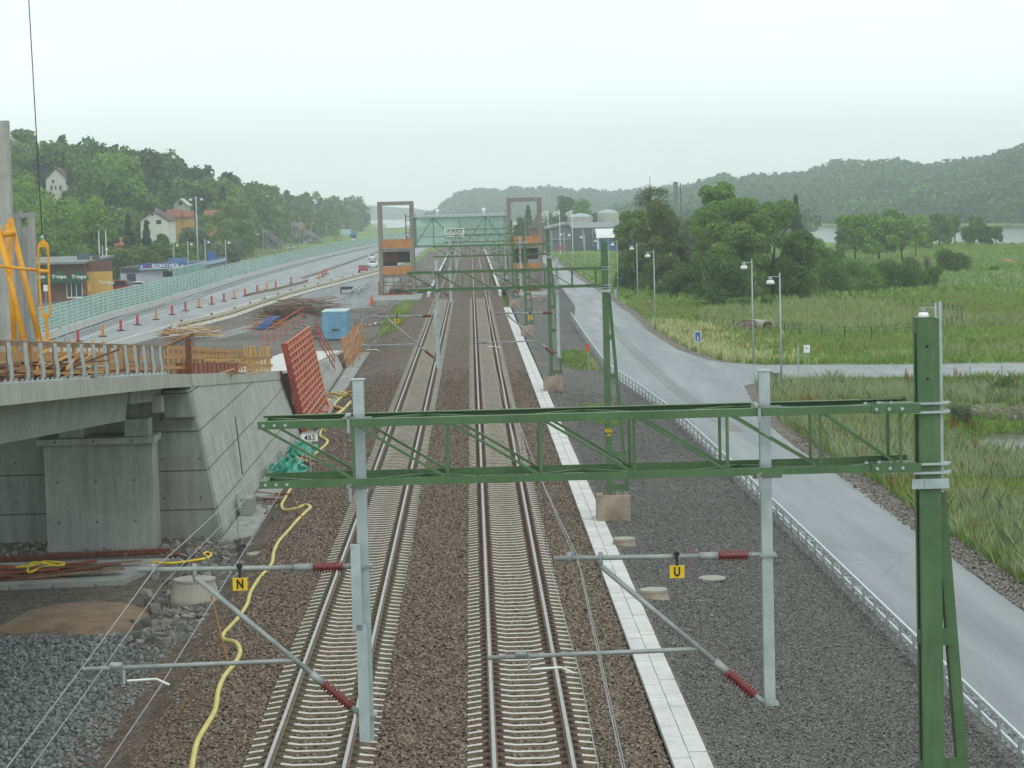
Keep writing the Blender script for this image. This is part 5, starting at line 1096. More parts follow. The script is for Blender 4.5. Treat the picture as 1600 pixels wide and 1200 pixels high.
mb = MB(); q = at(540,362,960); mb.box(q[0]-2.1,q[0]+2.1,960,960.2,q[2]-1.2,q[2]+1.0); r_ = empty('direction_sign', (q[0],960,-1), 'pale blue direction sign far up the motorway', 'road sign'); mb.build('panel', BLUE_L, r_); MB().box(q[0]-.1,q[0]+.1,960.25,960.4,-1,q[2]).build('post', POLE, r_)
# ------------------------------------------------------------------ towers and glass bridge
YT = 316
CONC_TD = concrete('concrete_tower_dark', (.25,.235,.205), 0, 1, .5)
def tower(px0, px1, pyt, label, seed):
    A = at(px0, pyt, YT); B = at(px1, pyt, YT); x0, x1, zt = A[0], B[0], A[2]; D = 4.2; r_ = empty('lift_tower', ((x0+x1)/2,YT,-1), label, 'lift tower', 'concrete lift towers of the footbridge')
    mb = MB(); w_ = .5
    for yy in (YT, YT+D-.45):
        for xx in (x0, x1-w_): mb.box(xx,xx+w_,yy,yy+.45,-1.2,zt)
    mb.build('pillar', CONC_TD, r_, bevel=.03)
    mb = MB()
    for yy in (YT+.003, YT+D-.447): mb.box(x0+w_+.003,x1-w_-.003,yy,yy+.44,zt-.5,zt-.003)
    for xx in (x0+.003, x1-w_+.003): mb.box(xx,xx+w_-.006,YT+.453,YT+D-.453,zt-.5,zt-.003)
    mb.build('top_beam', CONC_TD, r_)
    for za, zb in ((5.75,6.95),(2.25,3.35)): MB().box(x0+w_*.9,x1-w_*.6,YT-.08,YT-.01,za,zb).build('plywood_panel', PLY, r_)
    for za in (5.3,1.85): MB().box(x0+w_+.003,x1-w_-.003,YT+.05,YT+D-.5,za,za+.38).build('floor_slab', CONC_TD, r_)
    MB().box(x0+w_+.1,x0+w_+2.0,YT+1.6,YT+1.75,3.9,5.28).build('inner_panel', RUST if seed else plain('inner_brown', (.16,.06,.035), None, 3, .8), r_)
    MB().box(x0+w_+1.9,x1-w_-.1,YT+1.9,YT+2.0,3.8,5.3).build('dark_panel', DARK, r_)
    MB().box(x0+w_+.05,x0+w_+1.9,YT+2.1,YT+2.2,3.36,4.0).build('dark_panel', DARK, r_)
    mb = MB()
    for xx in np.linspace(x0+.8,x1-.8,4): mb.bar((xx,YT+.9,-1),(xx,YT+.9,1.85), .09)
    mb.bar((x0+.4,YT-.1,-.4),(x1-.4,YT-.1,1.6), .14); mb.bar((x0+.6,YT+.3,.9),(x1-.6,YT+.3,.7), .1); mb.bar((x0+.5,YT+.2,1.3),(x1-.3,YT+.2,1.2), .12)
    mb.build('prop', WOOD_G, r_); mb = MB(); mb.box(x0-.15,x0-.0,YT-.2,YT-.02,-.9,1.4); mb.build('corner_guard', RED_FD, r_) if not seed else None
    MB().box(x0-.3,x1+(1.6 if not seed else .6),YT-(18 if not seed else 13),YT+D+.3,-1.15,-.4).build('base_slab', CONC_P, r_)
    MB().box(x0+.6,x1-.4,YT-.3,YT-.15,-.62,-.2).build('base_board', PLYR, r_)
    return x0, x1, zt
ax0, ax1, _ = tower(589,645,315.5,'left concrete lift tower with plywood bands beside the motorway',0)
bx0, bx1, _ = tower(792,846,309.5,'right concrete lift tower with plywood bands beside the road',1)
m, t, b = newmat('bridge_glass'); b.inputs['Base Color'].default_value = (.60,.72,.68,1); b.inputs['Roughness'].default_value = .2
tr = nd(t, 'ShaderNodeBsdfTransparent'); tr.inputs[0].default_value = (.88,.96,.93,1); ms = nd(t, 'ShaderNodeMixShader'); ms.inputs[0].default_value = .20
lk(t, tr.outputs[0], ms.inputs[1]); lk(t, b.outputs[0], ms.inputs[2]); lk(t, ms.outputs[0], t.nodes['Material Output'].inputs[0]); GLASS2 = m
TEAL = plain('steel_teal', (.16,.27,.24), None, 2, .5)
root = empty('glass_footbridge', ((ax1+bx0)/2,YT+1,6), 'green glass footbridge spanning the tracks between the two towers', 'footbridge')
zr, zb = at(720,335,YT)[2], at(720,384,YT)[2]; X0, X1 = ax1+.02, bx0-.02
for yy in (YT+.6, YT+3.4): MB().box(X0,X1,yy,yy+.03,zb+.1,zr-.35).build('glass_side', GLASS2, root)
MB().box(X0,X1,YT+.3,YT+3.7,zr-.35,zr).build('roof', GALV, root, bevel=.04); MB().box(X0,X1,YT+.5,YT+3.5,zb-.12,zb+.09).build('floor', TEAL, root)
mb = MB()
for yy in (YT+.55, YT+3.45):
    for px_ in (648,677,718,759,790): x = at(px_,360,YT)[0]; mb.bar((x,yy,zb),(x,yy,zr-.35), .12)
    for a_, b_ in ((649,677),(677,705)): pass
    for a_, za, b_, zb_ in ((649,zb+.4,676,zr-.4),(678,zr-.4,700,zb+1.6),(731,zb+.6,758,zr-.4),(760,zr-.4,786,zb+.6)):
        mb.bar((at(a_,360,YT)[0],yy,za),(at(b_,360,YT)[0],yy,zb_), .10)
    mb.bar((X0,yy,zb+.08),(X1,yy,zb+.08), .16); mb.bar((X0,yy,zb+1.3),(X1,yy,zb+1.3), .05)
mb.build('frame', TEAL, root)
for px_ in (683,756): x = at(px_,335,YT)[0]; MB().lathe([(.12,0),(.12,.3),(.25,.35),(.28,.6),(.1,.8)], (x,YT+1.5,zr), 12).build('roof_vent', WHITE, root)
sx0, sx1, sz0, sz1 = at(684,0,YT)[0], at(715.5,0,YT)[0], at(700,370,YT)[2], at(700,357,YT)[2]; sxm = (sx0+sx1)/2
r_ = empty('banner', (sxm,YT+.4,sz0), 'white banner with the word LECOR on a dark green band, hung on the glass bridge', 'banner')
MB().box(sx0,sx1,YT+.42,YT+.46,sz0,sz1).build('sheet', WHITE, r_); MB().box(sx0+.22,sx1-.25,YT+.405,YT+.415,sz0+.42,sz1-.10).build('band', plain('band_green', (.01,.09,.07), None, 2, .5), r_)
text('LECOR', 'lettering', WHITE, r_, (sxm-.02,YT+.40,(sz0+.42+sz1-.10)/2), .62, bold=.022)
MB().box(sxm+.1,sx1-.25,YT+.405,YT+.415,sz0+.18,sz0+.26).build('small_line', DARK, r_)
r_ = empty('scaffold', (ax0+3.6,YT+3,7), 'small scaffold rising from the left tower next to the glass bridge', 'scaffold')
mb = MB(); sxa, sxb = at(623,0,YT)[0], at(639,0,YT)[0]
for xx in (sxa,sxb): 
    for yy in (YT+2.2,YT+3.4): mb.bar((xx,yy,5.7),(xx,yy,10.2), .09)
for z in (7.0,7.7,8.6,9.4,9.9): mb.bar((sxa,YT+2.2,z),(sxb,YT+2.2,z), .07)
mb.bar((sxa,YT+2.2,7),(sxb,YT+2.2,8.6), .05); mb.build('tube', DARK, r_)
# platforms
for x0, x1, lb, e in ((-11.2,-5.35,'left station platform',-5.35),(3.35,9.2,'right station platform',3.35)):
    r_ = empty('platform', ((x0+x1)/2,420,-1), lb+' being built along the track beyond the towers', 'platform', 'station platforms')
    MB().box(x0,x1,322.5,620,-1,.18).build('body', DIRT, r_); s = 1 if e < 0 else -1
    MB().box(min(e,e-.35*s),max(e,e-.35*s),300,620,.183 if False else -.9,.26).build('edge', CONC_W, r_)
pile('debris', (-7.5,330,.2), 6,3,.6,30,[WHITE,WOOD_G,DARK],'site clutter on the left platform behind the left tower', .1, 'debris'); pile('debris', (5.6,345,.2), 6,3,.6,30,[WHITE,WOOD_G,DARK],'site clutter on the right platform seen under the glass bridge', .1, 'debris')
pile('debris', (6.6,296,-.9), 4,3,.5,26,[ORANGE,WOOD_G,WHITE],'red and white scraps at the foot of the right tower', 1.2, 'debris')
# ------------------------------------------------------------------ shops and houses
BRICK = plain('shop_brick', (.17,.085,.065), (.12,.06,.05), 6, .85); ROOFG = plain('roof_grey', (.22,.23,.235), (.17,.18,.185), 1, .7); GREENP = plain('gable_green', (.015,.10,.055), None, 2, .6)
YWALL = plain('wall_yellow', (.62,.38,.09), (.54,.33,.08), .5, .8)
root = empty('grocery_store', (-58,345,-1), 'low brick grocery store with green gable signs and a yellow side wall', 'store')
Ys0 = 345; xr = at(133,440,Ys0)[0]; xl = at(20,440,Ys0)[0]; zt = at(100,412,Ys0)[2]
MB().box(xl,xr,Ys0,Ys0+26,-1,zt).build('wall', BRICK, root)
MB().hexa([(xl-1,Ys0-1.4,zt-.05),(xr+.35,Ys0-1.4,zt-.05),(xr+.35,Ys0+27,zt+.35),(xl-1,Ys0+27,zt+.35),(xl-1,Ys0-1.4,zt+.25),(xr+.35,Ys0-1.4,zt+.25),(xr+.35,Ys0+27,zt+.65),(xl-1,Ys0+27,zt+.65)]).build('roof', ROOFG, root)
x2 = at(176,440,Ys0+2)[0]; MB().box(xr+.0,x2,Ys0+1.8,Ys0+2.1,-1,zt-1.3).build('side_wall', YWALL, root); MB().box(xr,x2,Ys0+1.85,Ys0+2.15,zt-1.29,zt+.2).build('side_fascia', BRICK, root)
for px_, w_ in ((62,1.55),(95,1.6),(126,1.35)):
    x = at(px_,440,Ys0)[0]; z = at(px_,438,Ys0)[2]; MB().prism([(x-w_,0,z-.0),(x+w_,0,z),(x+w_,0,z+.45),(x,0,z+1.45),(x-w_,0,z+.45)], (0,Ys0-1.3,0), (0,Ys0-1.1,0)).build('gable_sign', GREENP, root)
    text('Tempo', 'sign_lettering', WHITE, root, (x,Ys0-1.33,z+.55), .72, bold=.02)
MB().box(xl,xr,Ys0-1.28,Ys0-.02,at(95,441,Ys0)[2],at(95,438.5,Ys0)[2]).build('canopy', GREENP, root)
for px_ in (77,102,108): pass
xd = at(94,440,Ys0)[0]; zdr = at(94,461,Ys0)[2]
MB().box(at(87,0,Ys0)[0],at(111,0,Ys0)[0],Ys0-.12,Ys0-.02,zdr-.3,zdr+2.0).build('window', GLASSD, root)
mb = MB()
for px_ in (87,94,102,111): x = at(px_,0,Ys0)[0]; mb.box(x-.05,x+.05,Ys0-.18,Ys0-.13,zdr-.3,zdr+2.0)
mb.box(at(87,0,Ys0)[0],at(111,0,Ys0)[0],Ys0-.18,Ys0-.125,zdr-.5,zdr-.3); mb.build('window_frame', WHITE, root)
MB().box(at(112,0,Ys0)[0],at(119,0,Ys0)[0],Ys0-.1,Ys0-.02,zdr,zdr+1.9).build('poster', plain('poster_mix', (.35,.10,.04), (.10,.05,.05), 3, .6), root)
MB().box(at(121,0,Ys0)[0],at(124.5,0,Ys0)[0],Ys0-.1,Ys0-.02,zdr+.5,zdr+1.4).build('poster', YEL, root)
for px_, w_, h in ((113.5,1.0,.95),(133,.6,.7)): x = at(px_,0,Ys0+8)[0]; MB().box(x-w_/1.2,x+w_/1.2,Ys0+8,Ys0+9.6,zt+.3,zt+.4+h).build('roof_unit', DARKB if False else plain('roof_unit_grey', (.08,.10,.12), None, 3, .6), root)
text('Tempo', 'wall_lettering', WHITE, root, (at(150,0,Ys0+2)[0],Ys0+1.72,zt-2.9), .8, bold=.01)
for px_, lb in ((154,'left'),(165,'right')):
    q = at(px_,361,372); r_ = empty('flagpole', (q[0],372,-1), f'{lb} of two bare white flagpoles before the yellow wall', 'flagpole', 'bare flagpoles by the store'); MB().tube([(q[0],372,-1),q], [.11,.07], 8).build('pole', WHITE, r_); MB().lathe([(.1,0),(.1,.12)], q, 8).build('cap', GALV, r_)
x, y, z = at(72,465,338); r_ = empty('notice_sign', (x,338,-1), 'tall white sign board in front of the grocery store', 'notice sign'); MB().tube([(x,338,-1),(x,338,1)], .06).build('pole', POLE, r_); MB().box(x-.3,x+.3,337.9,337.95,at(72,455,338)[2],at(72,445,338)[2]).build('board', WHITE, r_)
# appliance shop
Ye = 402; xl = at(172,0,Ye)[0]; xr = at(288,0,Ye)[0]; zt = at(240,420,Ye)[2]
SHOPW = plain('shop_wall', (.42,.46,.50), (.36,.40,.44), .6, .7)
root = empty('appliance_shop', ((xl+xr)/2,Ye,-1), 'low grey appliance shop with a long blue fascia reading ELON I NOL', 'shop')
MB().box(xl,xr,Ye,Ye+48,-1,zt).build('wall', SHOPW, root); MB().box(xl-.2,xr+.3,Ye-.3,Ye+48.3,zt+.003,zt+.4).build('roof', plain('shop_roof', (.10,.105,.11), None, 1, .8), root)
xf = at(203,0,Ye)[0]; zf0, zf1 = at(240,420.5,Ye)[2], at(240,411.5,Ye)[2]
MB().box(xl+.1,xf,Ye-.2,Ye-.05,zt-.5,zt+.1).build('dark_fascia', plain('fascia_dark', (.06,.07,.08), None, 1, .7), root)
MB().box(xf,xr+.6,Ye-.8,Ye-.31,zf0,zf1).build('front_fascia', BLUE_S, root); MB().box(xf,xr+.6,Ye-.84,Ye-.803,zf0-.02,zf0+.18).build('fascia_edge', BLUE_L, root)
MB().box(xr+.31,xr+.65,Ye-.3,Ye+48,zf0,zf1).build('side_fascia', BLUE_S, root); MB().box(xr+.66,xr+.70,Ye+4,Ye+46,zf0+.2,zf1-.25).build('side_sign', BLUE_L, root)
text('ELON I NOL', 'lettering', WHITE, root, (at(245,0,Ye)[0],Ye-.86,(zf0+zf1)/2+.05), .80, bold=.03, sx=1.05)
for px_ in (214,278):
    x = at(px_,0,Ye)[0]; text('ELON', 'logo', BLUE_L if False else REDM, root, (x+.3,Ye-.86,(zf0+zf1)/2), .5, bold=.012); MB().tube([(x-.75,Ye-.85,(zf0+zf1)/2),(x-.75,Ye-.82,(zf0+zf1)/2)], .22, 12).build('logo_disc', BLUE_L, root)
MB().box(at(182,0,Ye)[0],at(196,0,Ye)[0],Ye-.08,Ye-.02,-.9,at(190,428,Ye)[2]).build('garage_door', plain('garage_dark', (.035,.05,.055), None, 2, .6), root)
MB().box(at(239,0,Ye)[0],at(255,0,Ye)[0],Ye-.08,Ye-.02,at(240,430,Ye)[2]-.3,at(240,424,Ye)[2]).build('window', GLASSD, root)
MB().box(at(248,0,Ye)[0],at(254,0,Ye)[0],Ye-.5,Ye-.09,at(250,424,Ye)[2],at(250,419.5,Ye)[2]-.1).build('air_unit', WHITE, root)
MB().box(at(232,0,Ye)[0],at(262,0,Ye)[0],Ye+14,Ye+14.5,zt+.4,zt+1.5).build('roof_sign', plain('roof_sign_blue', (.10,.20,.35), None, 2, .6), root)
MB().box(xr-1,xr+.2,Ye+30,Ye+32,zt+.4,zt+2.2).build('tower_sign', BLUE_S, root)
text('?', 'x', BLUE_S, None, (0,0,-50), .1) if False else None
# houses
HOUSES = []
def house(px0, px1, py_base, py_eave, py_ridge, Y, wall, roof, label, depth=9, gable=True, base_drop=5, wins=(), name='house', chimney=None):
    A = at(px0, py_base, Y); B = at(px1, py_base, Y); x0, x1 = A[0], B[0]; z0 = A[2]; ze = at((px0+px1)/2, py_eave, Y)[2]; zr_ = at((px0+px1)/2, py_ridge, Y)[2]; xm = (x0+x1)/2
    r_ = empty(name, (xm,Y,z0), label, 'house', 'houses on the wooded hill'); HOUSES.append((px0-3, px1+6, py_base, Y))
    if gable:
        MB().prism([(x0,0,z0-base_drop),(x1,0,z0-base_drop),(x1,0,ze),(xm,0,zr_-.1),(x0,0,ze)], (0,Y,0), (0,Y+depth,0)).build('wall', wall, r_)
        mb = MB(); o_ = .45; k = (zr_-ze)/(xm-x0)
        mb.hexa([(x0-o_,Y-.5,ze-o_*k),(xm,Y-.5,zr_),(xm,Y+depth+.5,zr_),(x0-o_,Y+depth+.5,ze-o_*k),(x0-o_,Y-.5,ze-o_*k+.22),(xm,Y-.5,zr_+.22),(xm,Y+depth+.5,zr_+.22),(x0-o_,Y+depth+.5,ze-o_*k+.22)])
        mb.hexa([(xm,Y-.5,zr_),(x1+o_,Y-.5,ze-o_*k),(x1+o_,Y+depth+.5,ze-o_*k),(xm,Y+depth+.5,zr_),(xm,Y-.5,zr_+.22),(x1+o_,Y-.5,ze-o_*k+.22),(x1+o_,Y+depth+.5,ze-o_*k+.22),(xm,Y+depth+.5,zr_+.22)])
        mb.build('roof', roof, r_)
    else:
        MB().box(x0,x1,Y,Y+depth,z0-base_drop,ze).build('wall', wall, r_)
        MB().prism([(0,-.5,ze-.1),(0,depth/2,zr_),(0,depth+.5,ze-.1),(0,depth+.5,ze-.35),(0,-.5,ze-.35)], (x0-.4,Y,0), (x1+.4,Y,0)).build('roof', roof, r_)
    for (a_, b_, c_, d_) in wins:
        p_ = at(a_,c_,Y); q_ = at(b_,d_,Y); w_ = MB().box(p_[0],q_[0],Y-.06,Y-.01,q_[2],p_[2]).build('window', GLASSD, r_); MB().box(p_[0]-.12,q_[0]+.12,Y-.09,Y-.063,q_[2]-.14,q_[2]-.003).build('sill', WHITE, w_)
    if chimney: c_ = at(chimney[0],chimney[1],Y+3); MB().box(c_[0]-.35,c_[0]+.35,Y+3,Y+3.7,c_[2]-2.5,c_[2]).build('chimney', CONC_T, r_)
    return r_
HW = plain('house_white', (.72,.73,.70), (.66,.67,.64), .4, .8); HP = plain('house_pale', (.50,.56,.47), None, .4, .8); HY = plain('house_yellow', (.55,.33,.10), None, .4, .8); TILE = plain('roof_tile', (.30,.10,.06), (.22,.08,.055), 3, .85); TILED = plain('roof_dark', (.13,.075,.07), (.09,.06,.06), 3, .85)
house(72,105,297,279,263,640,HW,TILED,'tall white house high among the trees at the left', wins=[(81,85,281,286),(86,88,290,297),(93,96,290,297),(79,82,290,297)])
house(220,263,368,344,330,560,HW,TILED,'white house with a brown gable roof above the blue-signed shop', depth=14, wins=[(236,240,333,337),(244,252,344,350),(229,234,346,350)], chimney=(244,325))
house(261,280,368,338,327,600,HY,TILE,'yellow-walled house with a red tiled roof right of the white house', gable=False, wins=[(268,273,341,346)])
house(281,298,352,338,329,605,HY,TILE,'low red-roofed house half hidden behind the tall lamp mast', gable=False)
house(320,340,352,336,328,620,HY,TILE,'orange-roofed house just showing over a tree right of the tall lamp mast', gable=False)
house(272,292,328,320,311,650,HP,HP,'pale green house standing highest above the red roofs', wins=[(279,285,315,321)])
house(178,193,388,382,371,470,HY,TILE,'small red-roofed shed behind the flagpoles', gable=False, name='shed')
# ------------------------------------------------------------------ industrial buildings on the right
Yi = 650; DKW = plain('hall_dark', (.10,.12,.13), (.08,.095,.105), .6, .7); ROOFI = plain('hall_roof', (.20,.22,.24), (.16,.18,.20), .4, .6); SILO = plain('silo_grey', (.42,.43,.41), (.34,.35,.34), .6, .7); HALLB = plain('hall_blue', (.02,.10,.36), None, .5, .6)
def at2(px_, py_, Y=Yi): return at(px_, py_, Y)
root = empty('warehouse', (at2(865,0)[0],Yi,-1), 'dark gabled warehouse behind the farthest street lamps', 'warehouse')
x0, x1 = at2(835,0)[0], at2(884,0)[0]; ze = at2(850,362)[2]; zr_ = at2(880,351)[2]
MB().prism([(x0,0,-1.5),(x1,0,-1.5),(x1,0,ze-.0),(at2(880,0)[0],0,zr_),(x0,0,ze)], (0,Yi,0), (0,Yi+30,0)).build('wall', DKW, root)
MB().prism([(x0-1,0,ze),(at2(880,0)[0],0,zr_+.05),(x1+.4,0,ze),(x1+.4,0,ze+.4),(at2(880,0)[0],0,zr_+.6),(x0-1,0,ze+.5)], (0,Yi-.6,0), (0,Yi+31,0)).build('roof', ROOFI, root)
MB().box(x0,x1,Yi-.5,Yi-.02,at2(850,375)[2],at2(850,373.5)[2]).build('canopy', GALV_D, root)
root = empty('warehouse', (at2(905,0)[0],Yi,-1), 'flat grey-roofed hall right of the dark gabled warehouse', 'warehouse')
x0, x1 = x1+.5, at2(960,0)[0]; MB().box(x0,x1,Yi+2,Yi+30,-1.5,at2(900,357)[2]).build('wall', DKW, root); MB().hexa([(x0-.2,Yi+1.5,at2(900,357)[2]),(x1,Yi+1.5,at2(900,357)[2]),(x1,Yi+30,at2(900,350)[2]),(x0-.2,Yi+30,at2(900,350)[2]),(x0-.2,Yi+1.5,at2(900,356)[2]),(x1,Yi+1.5,at2(900,356)[2]),(x1,Yi+30,at2(900,349)[2]),(x0-.2,Yi+30,at2(900,349)[2])]).build('roof', ROOFI, root)
for px_ in (886,903,918): x = at2(px_,0)[0]; MB().box(x-.15,x+.15,Yi+1.6,Yi+1.9,-1.5,at2(900,358)[2]).build('column', GALV, root)
MB().box(at2(880,0)[0],at2(925,0)[0],Yi-.1,Yi+.1,-1.2,at2(900,386)[2]).build('fence_screen', plain('screen_green', (.06,.12,.10), None, 2, .7), root)
root = empty('tent_hall', (at2(955,0)[0],Yi-6,-1), 'blue hall with a rounded white roof beside the big trees', 'hall')
xa, xb = at2(921,0)[0], at2(1010,0)[0]; zt_, zm = at2(950,357)[2], at2(950,371)[2]
MB().box(xa,xb,Yi-6,Yi+6,-1.2,zm).build('wall', HALLB, root)
mb = MB(); P_ = []
for k in range(9): a_ = math.pi*k/8; P_.append((0, -math.cos(a_)*7.2, zm+math.sin(a_)*(zt_-zm)))
mb.prism(P_, (xa,Yi,0), (xb,Yi,0)); mb.build('roof', WHITE, root)
MB().box(xa-.3,xa-.02,Yi-5,Yi+6,-1.2,zt_-1.2).build('gable_end', HALLB, root); MB().box(at2(922.5,0)[0],at2(925.5,0)[0],Yi-6.2,Yi-6.02,-1,zt_-1.5).build('white_post', WHITE, root)
for pa, pb, pt, pb_, lb in ((886,926,336,352,'nearer, lower grey silo tank behind the halls'),(933,967,330,352,'taller grey silo tank partly hidden by the big trees')):
    Yq = Yi+70; A = at(pa,pt,Yq); B = at(pb,pt,Yq); r = (B[0]-A[0])/2; r_ = empty('silo', ((A[0]+B[0])/2,Yq,-1), lb, 'silo', 'silo tanks'); MB().lathe([(r,-.5),(r,A[2]+.4)], ((A[0]+B[0])/2,Yq,-1), 28).build('tank', SILO, r_, smooth=False); MB().lathe([(r*1.01,0),(r*.6,.7),(r*.05,1.1)], ((A[0]+B[0])/2,Yq,A[2]-.6), 28).build('dome', GALV, r_)
for px_, lb in ((855.5,'left'),(874,'middle'),(893.5,'right')):
    q = at(px_,328,600); r_ = empty('flagpole', (q[0],600,-1), f'{lb} of three flagpoles flying white flags by the right tower', 'flagpole', 'flagpoles with white flags'); MB().tube([(q[0],600,-1),q], .09, 8).build('pole', WHITE, r_)
    mb = MB(); vs = []
    for i in range(7): u = i/6; vs += [(q[0]-u*1.5,600+.15*math.sin(u*5),q[2]-.1-u*.55),(q[0]-u*1.5,600+.15*math.sin(u*5),q[2]-1.15-u*.35)]
    mb.add(vs, [(2*i,2*i+1,2*i+3,2*i+2) for i in range(6)]); vs2 = [(a_,b_+.03,c_) for a_,b_,c_ in vs]; mb.add(vs2, [(2*i+2,2*i+3,2*i+1,2*i) for i in range(6)]); mb.build('flag', WHITE, r_)
    MB().bar((q[0]-.35,599.85,q[2]-.75),(q[0]-1.2,599.8,q[2]-1.05), .02, .2).build('flag_mark', GREENP, r_)
root = empty('chapel', (at(829,0,620)[0],620,-1), 'dark pointed-roof building seen inside the right tower frame', 'building')
x0, x1 = at(819,0,620)[0], at(841,0,620)[0]; ze = at(830,357,620)[2]; zr_ = at(830,339,620)[2]; xm = (x0+x1)/2
MB().box(x0,x1,620,628,-1,ze).build('wall', BRICK, root); MB().add([(x0-.3,619.6,ze),(x1+.3,619.6,ze),(x1+.3,628.4,ze),(x0-.3,628.4,ze),(xm,624,zr_)], [(0,1,4),(1,2,4),(2,3,4),(3,0,4),(3,2,1,0)]).build('roof', plain('slate', (.05,.055,.065), None, 2, .7), root); MB().lathe([(.18,0),(.05,1)], (xm,624,zr_-.3), 8).build('finial', DARK, root)
root = empty('hoarding', (at(866,0,560)[0],560,-1), 'small red hoarding in front of the dark warehouse', 'hoarding'); MB().box(at(862,0,560)[0],at(870,0,560)[0],560,560.1,at(866,390,560)[2],at(866,385,560)[2]).build('board', REDM, root); MB().box(at(864,0,560)[0]-.05,at(864,0,560)[0]+.05,560.12,560.2,-1,.5).build('post', POLE, root)
q = at(1057,284,880); r_ = empty('chimney_mast', (q[0],880,-1), 'thin dark industrial mast rising above the big trees', 'mast'); MB().box(q[0]-1.1,q[0]+.5,880,881.5,-1,q[2]).build('shaft', plain('mast_dark', (.10,.12,.12), None, .5, .7), r_); MB().tube([(q[0]+1.4,880,-1),(q[0]+1.4,880,q[2]-.5)], .25, 8).build('pipe', DARK, r_)
MB and None
# ------------------------------------------------------------------ vegetation
def quads(C, S, out, jit=.7, asp=.75):
    """leaf-clump quads centred on C, sized S, facing roughly along out"""
    n = len(C); nn = out+rng.normal(0, jit, (n,3)); nn /= np.linalg.norm(nn, axis=1)[:,None]+1e-9
    r = rng.normal(0, 1, (n,3)); u = np.cross(nn, r); u /= np.linalg.norm(u, axis=1)[:,None]+1e-9; v = np.cross(nn, u)
    S = S[:,None]; u = u*S*.5; v = v*S*.5*asp
    k = rng.uniform(.6,1.15,(n,4,1)); b_ = nn*S*.12
    return np.stack([C-u*k[:,0]-v*.5, C+v*k[:,1]-u*.2+b_, C+u*k[:,2]+v*.4, C-v*k[:,3]+u*.3+b_], 1).reshape(-1,3)
def crown_pts(H, Rr, n, kind, seed, base=.18):
    g = np.random.default_rng(seed); C = []; O = []
    if kind == 'cone':
        t_ = g.uniform(0,1,n)**.8; z = H*(base*.4+(1-base*.4)*t_); layer = .82+.18*np.sin(t_*H*4.2+g.uniform(0,1)); r = Rr*(1-t_)**.8*layer*np.sqrt(g.uniform(.35,1,n)); a_ = g.uniform(0,6.283,n)
        r *= 1+.25*np.sin(a_*3+t_*9); C = np.stack([r*np.cos(a_), r*np.sin(a_), z-.15*r], 1); O = np.stack([np.cos(a_), np.sin(a_), np.full(n,.5)], 1)
        return C, O
    L = {'round':30,'spread':22,'bush':14,'sparse':18,'column':14}.get(kind, 16); lobes = []
    for i in range(L):
        a_ = g.uniform(0,6.283); q = g.uniform(0,1)
        if kind == 'bush': zc = H*g.uniform(.15,.72); rr = Rr*.72*math.sqrt(g.uniform(0,1)); lr = H*g.uniform(.22,.36)
        elif kind == 'spread': zc = H*g.uniform(.28,.86); rr = Rr*math.sqrt(g.uniform(.05,1))*.85; lr = Rr*g.uniform(.2,.34)
        elif kind == 'sparse': zc = H*g.uniform(.4,.86); rr = Rr*math.sqrt(g.uniform(0,1))*.6; lr = Rr*g.uniform(.35,.55)
        else:
            q = (i+g.uniform(0,1))/L; zc = H*(base+.10+(.80-base)*q); env = math.sqrt(max(.06, 1-((zc/H-.48)/.50)**2)); rr = Rr*.74*env*g.uniform(.35,1)**.6; lr = min(Rr,H*.36)*g.uniform(.26,.42)
        lobes.append((rr*math.cos(a_), rr*math.sin(a_), zc, lr))
    w_ = np.array([l[3]**2 for l in lobes]); w_ /= w_.sum(); idx = g.choice(L, n, p=w_); lo = np.array(lobes)[idx]
    d = g.normal(0,1,(n,3)); d /= np.linalg.norm(d, axis=1)[:,None]; d[:,2] = np.where((d[:,2] < -.5)&(g.uniform(0,1,n)<.7), -d[:,2], d[:,2])
    rad = lo[:,3:4]*g.uniform(.55,1.12,(n,1)); C = lo[:,:3]+d*rad*np.array([1,1,.8]); C[:,2] = np.maximum(C[:,2], H*.03)
    return C, d
FOL = {
 'dark': foliage('leaves_dark', [(.042,.092,.024),(.084,.165,.036),(.130,.225,.054)]),
 'mid':  foliage('leaves_mid', [(.065,.125,.028),(.125,.225,.045),(.195,.315,.075)]),
 'light':foliage('leaves_light', [(.090,.175,.030),(.170,.305,.048),(.25,.39,.085)]),
 'grey': foliage('leaves_grey', [(.085,.130,.065),(.135,.190,.10),(.20,.26,.15)]),
 'fir':  foliage('needles', [(.030,.066,.036),(.055,.102,.055),(.085,.14,.07)]),
 'bronze': foliage('leaves_bronze', [(.070,.105,.026),(.125,.175,.042),(.19,.24,.07)]),
}
LIB = {}
